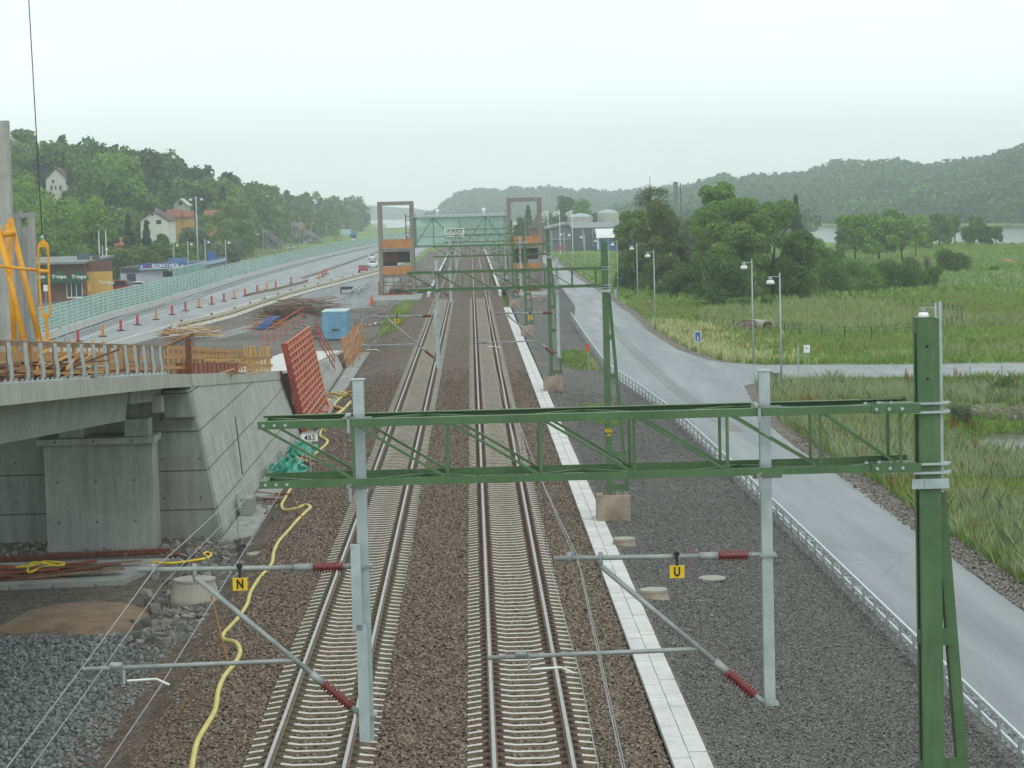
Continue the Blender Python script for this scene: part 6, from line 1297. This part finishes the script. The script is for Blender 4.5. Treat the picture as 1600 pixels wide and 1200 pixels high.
def tree_meshes(kind, fol, H, Rr, n, leaf, seed, base=.18):
    if leaf < .46 and n > 2000: n = int(n*1.7); leaf *= .76
    key = (kind, fol, round(H,1), round(Rr,1), n, seed)
    if key not in LIB:
        C, O = crown_pts(H, Rr, n, kind, seed, base); g = np.random.default_rng(seed)
        V = quads(C, g.uniform(.6,1.35,n)*leaf, O); o = npmesh('crown', V, 4, FOL[fol]); cm = o.data; bpy.data.objects.remove(o)
        mb = MB(); r0 = max(.10, H*.018); top = H*(.9 if kind == 'cone' else .62)
        lean = [g.uniform(-.4,.4) for _ in range(4)]
        mb.tube([(0,0,-1.5),(lean[0]*.2,0,H*.2),(lean[0]*.5,lean[1]*.4,H*.42),(lean[0],lean[1],top)], [r0*1.25,r0,r0*.75,r0*.35], 7)
        if kind != 'cone':
            if kind == 'sparse': mb.tube([(lean[0],lean[1],top),(lean[0]*1.2,lean[1],H*.97)], [r0*.35,.03], 5)
            for k in range(90 if kind == 'sparse' else (14 if kind == 'spread' else 8)):
                a_ = g.uniform(0,6.28); z0 = H*g.uniform(.2,.58) if kind != 'sparse' else H*(.35+.5*k/90); l = Rr*g.uniform(.4,.95)*(1 if kind != 'sparse' else 1.05-.7*k/90)
                mb.tube([(lean[0]*.4,lean[1]*.3,z0),(math.cos(a_)*l*.5,math.sin(a_)*l*.5,z0+l*.45),(math.cos(a_)*l,math.sin(a_)*l,z0+l*g.uniform(.6,1.1))], ([r0*.45,r0*.28,r0*.1] if kind != 'sparse' else [r0*.3,r0*.12,.02]), 5)
        o = mb.build('trunk', BARK, smooth=True); tm = o.data; bpy.data.objects.remove(o); LIB[key] = (cm, tm)
    return LIB[key]
def tree(x, y, z, meshes, label, group=None, s=1.0, name='tree', cat_='tree', rz=None, sz=None):
    r_ = empty(name, (x,y,z), label, cat_, group, None, random.uniform(0,6.28) if rz is None else rz); r_.scale = (s,s,sz or s)
    for nm, me in zip(('crown','trunk'), meshes): o = link(bpy.data.objects.new(nm, me)); o.parent = r_
    return r_
def ptree(px_, py_top, Y, W, kind, fol, label, n, leaf, seed, base=.18, name='tree', cat_='tree', group=None, zg=None):
    """tree standing at distance Y, as tall and wide (pixels) as the one in the photograph"""
    q = at(px_, py_top, Y); z = float(gz(q[0], Y)) if zg is None else zg; H = q[2]-z; Rr = W/2*Y/F_PX
    return tree(q[0], Y, z-.1, tree_meshes(kind, fol, H, Rr, n, leaf, seed, base), label, group, name=name, cat_=cat_)
# right-hand tree group
RT = [
 (985,318,318,62,'round','mid','leafy tree at the left edge of the big roadside group',9000,.42,11,.1),
 (1015,268,322,66,'sparse','bronze','tall tree with thin, nearly bare top branches in the big roadside group',2600,.26,12,.2),
 (1022,306,312,84,'round','bronze','dark tree under the bare-topped one, beside the street lamps',12000,.42,13,.06),
 (1062,350,330,60,'round','grey','pale greyish tree in the gap between the two big crowns',6500,.42,14,.06),
 (1085,325,345,50,'round','mid','slim tree in the gap, behind the pale greyish one',4500,.42,15,.1),
 (1118,274,300,82,'round','light','tallest light green tree left in the big right-hand crown group',9500,.40,16,.18),
 (1150,304,292,110,'round','mid','big dark green tree in the middle of the right-hand group',16000,.42,17,.04),
 (1205,308,296,118,'round','mid','broad tree at the right of the big right-hand group',17000,.42,18,.04),
 (1245,352,288,70,'round','dark','lower dark tree at the right foot of the big group',8000,.40,19,.03),
 (1130,395,276,90,'bush','dark','dark leafy undergrowth at the foot of the big right-hand trees',9000,.36,20,.03),
 (1060,410,306,80,'bush','mid','undergrowth between the two big tree groups',6500,.36,21,.03),
 (1243,305,400,44,'cone','fir','dark conifer rising behind the right end of the big trees',3200,.5,22,.1),
 (1272,366,318,56,'round','mid','slender young tree right of the big group, nearest the bushes',5200,.38,23,.12),
 (1302,385,330,50,'round','dark','dark young tree beside the willow scrub',4200,.38,24,.1),
]
for px_, py_, Y, W, kd, fo, lb, n, lf, sd_, bs in RT: ptree(px_, py_, Y, W, kd, fo, lb, n, lf, sd_, bs)
BU = [(1300,398,300,70,'mid','willow scrub clump at the left end of the bush row'),(1350,396,305,90,'mid','middle and highest clump of the willow bush row'),(1405,402,306,84,'dark','dark rounded clump at the right of the bush row'),(1445,412,312,56,'dark','low clump ending the bush row at the right'),
 (1490,385,372,46,'dark','lone dense bush in the open meadow'),(1553,415,380,20,'dark','small lone bush far right in the meadow, near the cow'),(1422,398,380,22,'dark','small bush behind the bush row'),(1250,420,292,80,'mid','leafy bush at the right foot of the big tree group'),(1170,455,268,90,'mid','low leafy bush below the big trees'),(985,420,330,46,'dark','dark low bush behind the street lamps')]
for i, (px_, py_, Y, W, fo, lb) in enumerate(BU): ptree(px_, py_, Y, W, 'bush', fo, lb, 4200 if W > 30 else 1500, .34, 40+i, name='bush', cat_='bush')
MT = [(1335,330,440,78,'spread','light'),(1372,322,452,92,'spread','mid'),(1408,328,446,84,'spread','light'),(1322,345,520,40,'round','dark'),(1430,345,470,30,'sparse','mid'),(1468,332,560,52,'round','mid'),(1492,330,575,20,'sparse','dark'),(1521,336,566,40,'round','dark'),(1540,352,572,24,'round','dark'),(1556,350,560,22,'spread','dark'),(1445,352,540,30,'round','mid'),(1385,355,500,40,'round','dark'),(1355,350,540,40,'round','mid')]
MLB = ['spreading light tree at the left of the meadow group','tallest spreading tree of the meadow group','spreading light tree at the right of the meadow group','dark tree behind the left of the meadow group','thin tree at the right edge of the meadow group','broad tree on the river bank, left','very thin tall tree on the river bank','dark tree on the river bank, middle','small dark tree on the river bank, second from right','small leaning tree at the right end of the river bank row','small tree between meadow group and river bank','dark tree low behind the meadow group','tree far behind the meadow group by the water']
for i, ((px_, py_, Y, W, kd, fo), lb) in enumerate(zip(MT, MLB)): ptree(px_, py_, Y, W, kd, fo, lb, 5200 if kd != 'sparse' else 900, .5, 60+i, .12)
ptree(1448,398,360,26,'sparse','bronze','small bare branched tree in the meadow', 60, .3, 90)
for i, (px_, py_, Y, W, kd, fo, lb) in enumerate([(825,322,700,30,'cone','dark','pointed dark tree seen inside the right tower frame'),(812,338,690,24,'round','dark','dark tree seen low inside the right tower frame'),(883,302,800,46,'round','dark','dark tree behind the three flagpoles'),(908,309,790,42,'round','light','light green tree behind the silo tanks'),(935,330,760,24,'round','dark','small dark tree between the two silo tanks'),(1035,345,520,50,'round','mid','tree behind the big roadside group')]):
    ptree(px_, py_, Y, W, kd, fo, lb, 3000, .75, 100+i, .1)
# left: big light trees behind the store
for i, (px_, py_, Y, W, kd, fo, lb) in enumerate([(88,300,420,105,'round','light','big light green tree right behind the grocery store'),(138,305,430,85,'round','light','second big light green tree behind the grocery store'),(40,262,455,75,'round','light','light green tree behind the concrete lift tower'),(165,350,425,60,'round','mid','green tree behind the two bare flagpoles'),(60,345,405,90,'bush','mid','thick green bushes at the back of the grocery store'),
    (200,335,450,44,'cone','fir','dark blue-green spruce left of the white house'),(228,345,440,36,'cone','fir','spruce right in front of the white house'),(215,380,425,80,'bush','bronze','brownish bush behind the left end of the blue-signed shop'),(180,388,415,50,'bush','mid','low bush behind the garage door of the shop'),(262,372,455,60,'bush','dark','dark bushes behind the middle of the blue-signed shop'),(300,352,470,62,'round','grey','greyish willow-like tree behind the shop, right part'),(335,330,560,70,'round','mid','green tree below the orange roof'),(352,368,490,60,'bush','grey','pale grey bush right of the shop'),(372,340,600,60,'round','mid','green tree over the road slope'),(290,378,452,50,'bush','mid','green bush row behind the shop'),(248,364,500,40,'round','dark','dark bushes at the foot of the white house')]):
    ptree(px_, py_, Y, W, kd, fo, lb, 5500, .52, 120+i, .05)
# the wooded hill: individual trees
HV = [tree_meshes(kd, fo, 12, r_, 1700, .85, 200+i, .08) for i, (kd, fo, r_) in enumerate([('round','dark',4.6),('round','mid',4.8),('round','dark',4.2),('round','mid',4.2),('cone','fir',2.6),('round','light',4.4),('round','fir',4.3),('column','dark',3.6)])]
cand = []
for Y in np.arange(455, 1560, 8.5):
    for p_ in np.arange(-30, 566, 1.0):
        if rng.random() < .30*(Y/600)**1.0/7.2:
            x = (p_+rng.uniform(-.5,.5)-734)/F_PX*Y; 
            if x > bbx(Y)-22: continue
            h = float(lhill(np.array([x]), np.array([Y]))[0])
            if h < .8: continue
            foot = float(np.interp(p_, [-400,300,400,500,553,600], [450,470,640,900,1200,1250]))
            if Y > foot+330: continue
            s = rng.choice([.75,.95,1.15,1.35,1.65], p=[.2,.28,.27,.17,.08])*rng.uniform(.9,1.1)*(1.0 if Y > foot+60 else .85); top = yh(p_)-(h-1+12*s-CAM_Z)*F_PX/Y; hw = 4.5*s*F_PX/Y; ok = True
            for a_, b_, pb, Yh in HOUSES:
                if Y < Yh+12 and a_-hw*.8 < p_ < b_+hw*.6 and top < pb-2:
                    s2 = s*.5
                    ok = False; break
            if 395 < p_ < 508 and h < 14 and Y < foot+60: continue
            if ok: cand.append((p_, x, Y, h-1.05, s))
rng.shuffle(cand); cand = cand[:1100]; cand.sort(key=lambda c: c[2])
def lbl(p_, Y, k): 
    side = 'at the left of' if p_ < 180 else ('in the middle of' if p_ < 380 else 'at the far right end of')
    kd = ['dark broadleaf','green broadleaf','dark rounded','green rounded','pointed spruce','light green','pine-like dark','slim dark'][k]
    return f'{kd} tree {side} the wooded hill'
for i, (p_, x, Y, z, s) in enumerate(cand[:298]):
    k = int(rng.choice(8, p=[.2,.2,.12,.14,.08,.08,.12,.06])); tree(float(x), float(Y), float(z), HV[k], lbl(p_, Y, k), 'trees of the wooded hill on the left', float(s))
def mass(name, pts, H, Rr, n, leaf, mats, seed):
    """pts: (x,y,z,s). one merged mass of crowns"""
    protos = []
    for k in range(6):
        C, O = crown_pts(H, Rr, n, 'round' if k < 5 else 'cone', seed+k, .05); g = np.random.default_rng(seed+k); protos.append(quads(C, g.uniform(.6,1.35,n)*leaf, O))
    A = []; M_ = []
    for (x, y, z, s) in pts:
        k = rng.integers(6); a_ = rng.uniform(0,6.28); c, s_ = math.cos(a_)*s, math.sin(a_)*s; V = protos[k]
        A.append(np.stack([V[:,0]*c-V[:,1]*s_+x, V[:,0]*s_+V[:,1]*c+y, V[:,2]*s+z], 1)); M_.append(np.full(len(V)//4, rng.integers(len(mats))))
    return tag(npmesh(name, np.concatenate(A), 4, mats, mi=np.concatenate(M_)), kind='stuff')
mass('hill_forest', [(float(x),float(Y),float(z),float(s)) for _,x,Y,z,s in cand[298:]], 12, 4.6, 520, 1.3, [FOL['dark'],FOL['mid'],FOL['fir'],FOL['dark']], 300)
# low scrub covering the hill floor
pts = []
for _ in range(900):
    Y = rng.uniform(452, 1350); p_ = rng.uniform(-20, 556); x = (p_-734)/F_PX*Y
    if x > bbx(Y)-19: continue
    h = float(lhill(np.array([x]), np.array([Y]))[0]); 
    if h < .3 or any(Y < Yh+2 and a_-4 < p_ < b_+4 and yh(p_)-(h+2.2-CAM_Z)*F_PX/Y < pb-1 for a_, b_, pb, Yh in HOUSES): continue
    if 395 < p_ < 508 and h < 9: continue
    pts.append((float(x), float(Y), h-1.3, rng.uniform(.6,1.2)))
mass('scrub', pts, 3.2, 2.8, 160, .8, [FOL['mid'],FOL['dark'],FOL['light']], 330)
# rock cuts by the old road
ROCKG = gravel('rock_face', [(0,(.09,.09,.088)),(.5,(.17,.165,.155)),(1,(.27,.26,.24))], .55, .08, (.6,.6,.6), 1.0, dist=.6, patch=((.12,.13,.06), .1, .58))
def rock(px0, px1, pyt, pyb, Y, label, seed):
    g = np.random.default_rng(seed); n = 26; vs = []; A = at(px0, pyb, Y); B = at(px1, pyb, Y)
    for j in range(7):
        for i in range(n):
            u = i/(n-1); w_ = j/6; pt = np.interp(u, np.linspace(0,1,len(pyt)), pyt); x = A[0]+(B[0]-A[0])*u; zt = at(px0+(px1-px0)*u, pt, Y)[2]
            vs.append((x+g.uniform(-.6,.6), Y-6*(1-w_)+10*(w_ > .99)+g.uniform(-1.2,1.2), -1.3+(zt+1.3)*w_+g.uniform(-.4,.4)*w_))
    mb = MB(); mb.add(vs, [(j*n+i,j*n+i+1,(j+1)*n+i+1,(j+1)*n+i) for j in range(6) for i in range(n-1)]); return tag(mb.build('rock_outcrop', ROCKG), label, 'rock outcrop', 'rock cuts beside the old road')
rock(394,440,[384,360,357,362,372,383],384,740,'lower grey rock cut at the left, below the wooded hill',1)
rock(436,508,[384,366,350,347,352,360,366,376,383],384,930,'taller pale rock cut behind the old road lamps',2)
rock(352,372,[404,378,374,392],404,620,'small bright rock face at the foot of the wooded hill',3)
q = at(474,352,930); r_ = empty('hut', (q[0],930,q[2]-1), 'tiny orange hut on top of the taller rock cut', 'hut'); MB().box(q[0]-.9,q[0]+.9,925,927,q[2]-1.5,q[2]+1.0).build('wall', PLY, r_); MB().box(q[0]-1.1,q[0]+1.1,924.8,927.2,q[2]+1.0,q[2]+1.3).build('roof', RUST, r_)
# grassy slope before the rocks
# ------------------------------------------------------------------ far hills
HILLM, t, b = newmat('hill_forest_floor'); v = coord(t)
c = ramp(t, noise(t, v, .012, 5, .6), [(.35,(.020,.040,.020)),(.65,(.04,.07,.028))]); c = mul(t, c, ramp(t, noise(t, coord(t,(1,1,1)), .12, 4, .7), [(.3,(.6,.6,.6)),(.7,(1.4,1.4,1.3))])); lk(t, c, b.inputs['Base Color']); b.inputs['Roughness'].default_value = 1
bump(t, b, noise(t, v, .15, 5, .7), 1.0, 6)
FH = foliage('far_leaves', [(.018,.045,.028),(.045,.100,.042),(.11,.19,.065)], .012, 0)
def ridge(name, prof_, foot, dist, y_end, mat, n=90, th=15, z0=-2.3):
    P_ = np.array(prof_, float); ps = np.linspace(P_[0,0], P_[-1,0], n); yc = np.interp(ps, P_[:,0], P_[:,1]); ft = np.interp(ps, [f[0] for f in foot], [f[1] for f in foot]); rows = []
    T = [0,.12,.25,.4,.55,.7,.85,1,1.3,1.7]
    X, Y, Z = [], [], []
    for t_ in T:
        Yr = ft+dist*t_; cd_ = ft+dist; zc = CAM_Z+(yh(ps)-yc)*cd_/F_PX-th; s = sm(np.array(min(t_,1.0)))*(1-.5*max(0,t_-1))
        wob = 6*np.sin(ps/37+t_*3)+4*np.sin(ps/15-t_*5); z = z0+np.maximum(zc-z0,0)*s+wob*(.5 if 0 < t_ < 1 else 0)*np.clip((zc-z0)/30,0,1); X.append((ps-734)/F_PX*Yr); Y.append(Yr); Z.append(z)
    X, Y, Z = map(np.array, (X, Y, Z)); grid(name, X, Y, Z, mat)
    return ps, ft, X, Y, Z
def cover(name, R_, dist, n, H, leaf, nl, seed, tmax=1.08, per=(.55,1.1)):
    ps, ft, X, Y, Z = R_; pts = []; T = np.array([0,.12,.25,.4,.55,.7,.85,1,1.3,1.7])
    for _ in range(n):
        p_ = rng.uniform(ps[0], ps[-1]); t_ = rng.uniform(0.01, tmax); i = (p_-ps[0])/(ps[-1]-ps[0])*(len(ps)-1.001); i0 = int(i); fi = i-i0
        col = lambda A, r: A[r,i0]*(1-fi)+A[r,i0+1]*fi
        j = np.searchsorted(T, t_)-1; fj = (t_-T[j])/(T[j+1]-T[j]); g_ = lambda A: col(A,j)*(1-fj)+col(A,j+1)*fj
        pts.append((g_(X), g_(Y), g_(Z)-1.5, rng.uniform(*per)))
    mass(name, pts, H, H*.42, nl, leaf, [FH, FH], seed)
Rr_ = ridge('right_hill', [(960,322),(1000,316),(1040,304),(1070,290),(1100,279),(1130,273),(1165,271),(1200,268),(1230,266),(1262,261),(1290,252),(1330,247),(1365,250),(1400,251),(1450,250),(1490,246),(1520,242),(1550,240),(1575,235),(1600,232),(1700,222),(1900,215)], [(960,1300),(1280,1240),(1600,1015),(1900,900)], 620, 0, HILLM)
cover('right_hill_forest', Rr_, 620, 4200, 12, 2.3, 130, 400, per=(.5,1.35))
Rc = ridge('centre_hill', [(664,338),(672,332),(682,324),(692,312),(705,301),(720,293),(735,291),(752,288),(775,289),(800,286),(830,288),(860,287),(900,292),(950,294),(1000,290),(1050,284),(1100,278),(1200,272)], [(660,2300),(900,2200),(1200,2100)], 500, 0, HILLM)
cover('centre_hill_forest', Rc, 500, 2600, 13, 3.4, 70, 420)
Rl = ridge('far_shore_hill', [(500,330),(540,322),(580,319),(620,322),(660,327),(690,334),(720,345)], [(500,3500),(720,3450)], 500, 0, HILLM, th=2)
Rl2 = ridge('far_blue_hill', [(560,352),(600,344),(650,338),(690,333),(760,330)], [(560,2950),(760,2850)], 400, 0, HILLM, th=3)
pts = [(float((p_-734)/F_PX*Y), Y, -1.6, rng.uniform(.5,1.0)) for p_, Y in [(rng.uniform(1270,1640), rng.uniform(1000,1240)) for _ in range(160)]]
pts = [q for q in pts if q[1] > np.interp(q[0], [60,180,212,235,260], [1400,1215,1095,1000,900])+6]
mass('far_bank_trees', pts, 9, 4.5, 150, 1.6, [FH], 440)
# trees on low ground right of the far railway, and by the fjord
pts = []
for _ in range(340):
    p_ = rng.uniform(842, 1270); Y = rng.uniform(820, 1240); pts.append(((p_-734)/F_PX*Y, Y, -1.4, rng.uniform(.35,.8)))
mass('far_meadow_trees', pts, 12, 5, 150, 1.6, [FH], 460)
# ------------------------------------------------------------------ grass, weeds and flowers
def tufts(name, pts, h, wd, nb, mat, lean=.45):
    n = len(pts); P_ = np.repeat(np.array(pts), nb, 0); N_ = len(P_); hh = np.repeat(rng.uniform(h[0],h[1],n), nb)*rng.uniform(.6,1.15,N_)
    a_ = rng.uniform(0,6.283,N_); sp = rng.uniform(0,.16,N_)*hh/.5; P_ = P_+np.stack([np.cos(a_)*sp, np.sin(a_)*sp, np.zeros(N_)],1)
    L_ = rng.uniform(.05,lean*1.5,N_)*hh; tip = P_+np.stack([np.cos(a_)*L_, np.sin(a_)*L_, hh],1); b_ = rng.uniform(0,6.283,N_); ws = wd*rng.uniform(.6,1.4,N_); W_ = np.stack([np.cos(b_)*ws, np.sin(b_)*ws, np.zeros(N_)],1)
    mid = P_*.45+tip*.55+np.stack([np.cos(a_)*-L_*.12, np.sin(a_)*-L_*.12, hh*.04],1)
    V = np.stack([P_-W_*.5, P_+W_*.5, mid+W_*.6, tip+W_*.12, mid-W_*.6],1); V[:,0:2,2] -= .08
    return tag(npmesh(name, V.reshape(-1,3), 5, mat), kind='stuff')
def field(n, f, ok=None):
    out_ = []
    while len(out_) < n:
        x, y = f()
        if ok is None or ok(x, y): out_.append((x, y))
    A = np.array(out_); return np.column_stack([A, gz(A[:,0], A[:,1])])
G1 = foliage('grass_fresh', [(.130,.225,.045),(.205,.325,.070),(.30,.40,.115)], .25, .3)
G2 = foliage('grass_straw', [(.20,.27,.09),(.32,.38,.16),(.44,.47,.25)], .25, .3)
G3 = foliage('weed_mix', [(.12,.19,.035),(.21,.28,.055),(.29,.33,.09),(.27,.25,.10)], .18, .3)
G4 = foliage('grass_grey', [(.17,.25,.10),(.28,.36,.18),(.40,.46,.28)], .25, .3)
FLW = foliage('flowers_pale', [(.22,.30,.09),(.40,.44,.18),(.58,.58,.32)], .3, .2)
REDW = foliage('sorrel', [(.20,.07,.03),(.30,.10,.04)], .3, .2)
def rx(y): return float(np.interp(y, [q[1] for q in RRr], [q[0] for q in RRr]))
def sy(x): return float(np.interp(x, [17,20,27,35,60,120], [150,156.6,153.9,152,149,146])), float(np.interp(x, [17,20.8,29.4,38,65,125], [174,169,165.8,164.3,160,157]))
def off_road(x, y):
    m_ = 1.0 if y < 120 else .9
    if x < rx(y)+m_: return False
    a_, b_ = sy(x); return not (a_-1.4 < y < b_+1.2)
def off_pond(x, y): return ((x-30)/6.4)**2+((y-118)/9)**2 > 1 and not (25 < x < 40 and 128 < y < 134.5 and rng.random() < .85)
near = lambda: (rng.uniform(16.2, 54), rng.uniform(64, 150)); okn = lambda x, y: off_road(x,y) and off_pond(x,y) and x < 9+y*.27
tufts('grass', field(20000, near, okn), (.25,.7), .026, 9, G1)
tufts('tall_grass', field(7600, near, lambda x,y: okn(x,y) and n2(x,y,4,3) > -.1), (.5,1.1), .024, 10, G4)
tufts('weeds', field(2600, near, lambda x,y: okn(x,y) and n2(x,y,5,5) > .1), (.4,1.0), .032, 9, G3)
tufts('verge_weeds', field(2600, lambda: (lambda y: (rx(y)+rng.uniform(1.1,4), y))(rng.uniform(64,148)), off_road), (.2,.6), .026, 9, G3)
tufts('verge_grass', field(3200, lambda: (lambda y: (rx(y)+.9+abs(rng.normal(0,1.1)), y))(rng.uniform(64,148)), off_road), (.12,.4), .022, 9, G1)
mid_ = lambda: (rng.uniform(17, 78), rng.uniform(166, 280)); okm = lambda x, y: off_road(x,y) and x < 9+y*.27
tufts('grass', field(14500, mid_, okm), (.3,.7), .07, 6, G1)
tufts('straw_grass', field(3200, mid_, lambda x,y: okm(x,y) and (n2(x,y,8,2) > .45 or ((x-36)/13)**2+((y-240)/34)**2 < 1)), (.6,1.2), .06, 7, G2)
tufts('weeds', field(1200, mid_, lambda x,y: okm(x,y) and n2(x,y,6,5) > .1), (.5,1.0), .08, 6, G3)
tufts('flowers', field(1500, lambda: (lambda y: (rx(y)+abs(rng.normal(1.3,3.0)), y))(rng.uniform(172,232)), off_road), (.45,.8), .09, 5, FLW, .3)
tufts('flowers', field(500, lambda: (lambda y: (rx(y)+rng.uniform(1.6,4), y))(rng.uniform(64,125)), off_road), (.4,.7), .05, 4, FLW, .3)
tufts('sorrel', field(180, near, okn), (.6,1.0), .07, 7, REDW, .2)
farf = lambda: (lambda y: (rng.uniform(19, 16+y*.28), y))(rng.uniform(280, 600))
tufts('meadow_grass', field(16500, farf, lambda x,y: x > rx(y)+1.2 and y < np.interp(x, [30,60,102,125,134], [800,760,705,612,575])-4), (.35,.9), .28, 4, G1)
tufts('meadow_straw', field(2600, farf, lambda x,y: x > rx(y)+1.2 and n2(x,y,18,4) > .2 and y < np.interp(x, [30,60,102,125,134], [800,760,705,612,575])-4), (.5,1.0), .22, 4, G4)
def gtuft(name, x0,x1,y0,y1,n,h,mat,z=None,wd=.03): tufts(name, [(rng.uniform(x0,x1), rng.uniform(y0,y1), (-.9 if z is None else z)) for _ in range(n)], h, wd, 7, mat)
gtuft('grass', 5.6,7.6,122,134,500,(.2,.55),G1,-.85); gtuft('grass', 6.4,8.6,168,186,320,(.2,.7),G1,-.95,.04); gtuft('straw_grass', 6.6,8.8,166,186,160,(.2,.6),G2,-.95,.04); gtuft('grass', -8.9,-7.0,222,300,620,(.2,.7),G1,-.95,.04); gtuft('straw_grass', -8.8,-7.1,225,290,420,(.2,.7),G2,-.95,.04); gtuft('weeds', -8.6,-7.2,230,262,350,(.4,.9),G3,-.9,.05)
gtuft('grass', -48.5,-43,300,450,500,(.3,.8),G1,-1,.08); gtuft('weeds', 5.0,5.6,76,84,60,(.1,.3),G3,-.8); gtuft('weeds', -9.4,-8.6,66,82,14,(.1,.3),G1,-1.0)
P_ = [(rng.uniform(-70,-50), rng.uniform(560,760), -1.0) for _ in range(1500)]; tufts('slope_grass', [(a_, b_, float(gz(a_, b_))) for a_, b_, _ in P_], (.5,1.5), .5, 4, G2)
for i, (px_, py_, Y, W, fo, lb, h) in enumerate([(1205,592,150,26,'grey','feathery grey-green bush by the road junction',0),(1500,640,128,34,'grey','pale feathery shrub beside the closest green mast',0),(1515,690,122,30,'light','light green shrub on the pond bank',0),(1560,600,140,90,'dark','dark green nettle bed below the side road',0),(1585,640,132,40,'grey','greyish shrub at the right edge by the pond',0)]):
    ptree(px_, py_-14, Y, W, 'bush', FOL and fo, lb, 2200, .13, 160+i, name='bush', cat_='bush')
# ------------------------------------------------------------------ haze
mb = MB(); mb.box(-3000,3200,-150,4300,-9,130)
m = bpy.data.materials.new('haze'); m.use_nodes = True; t = m.node_tree; t.nodes.clear(); o_ = nd(t, 'ShaderNodeOutputMaterial'); pv = nd(t, 'ShaderNodeVolumePrincipled')
pv.inputs['Color'].default_value = (.91,.99,1.0,1); pv.inputs['Density'].default_value = .00038; pv.inputs['Anisotropy'].default_value = 0.75; lk(t, pv.outputs[0], o_.inputs['Volume'])
tag(mb.build('haze', m), kind='stuff')
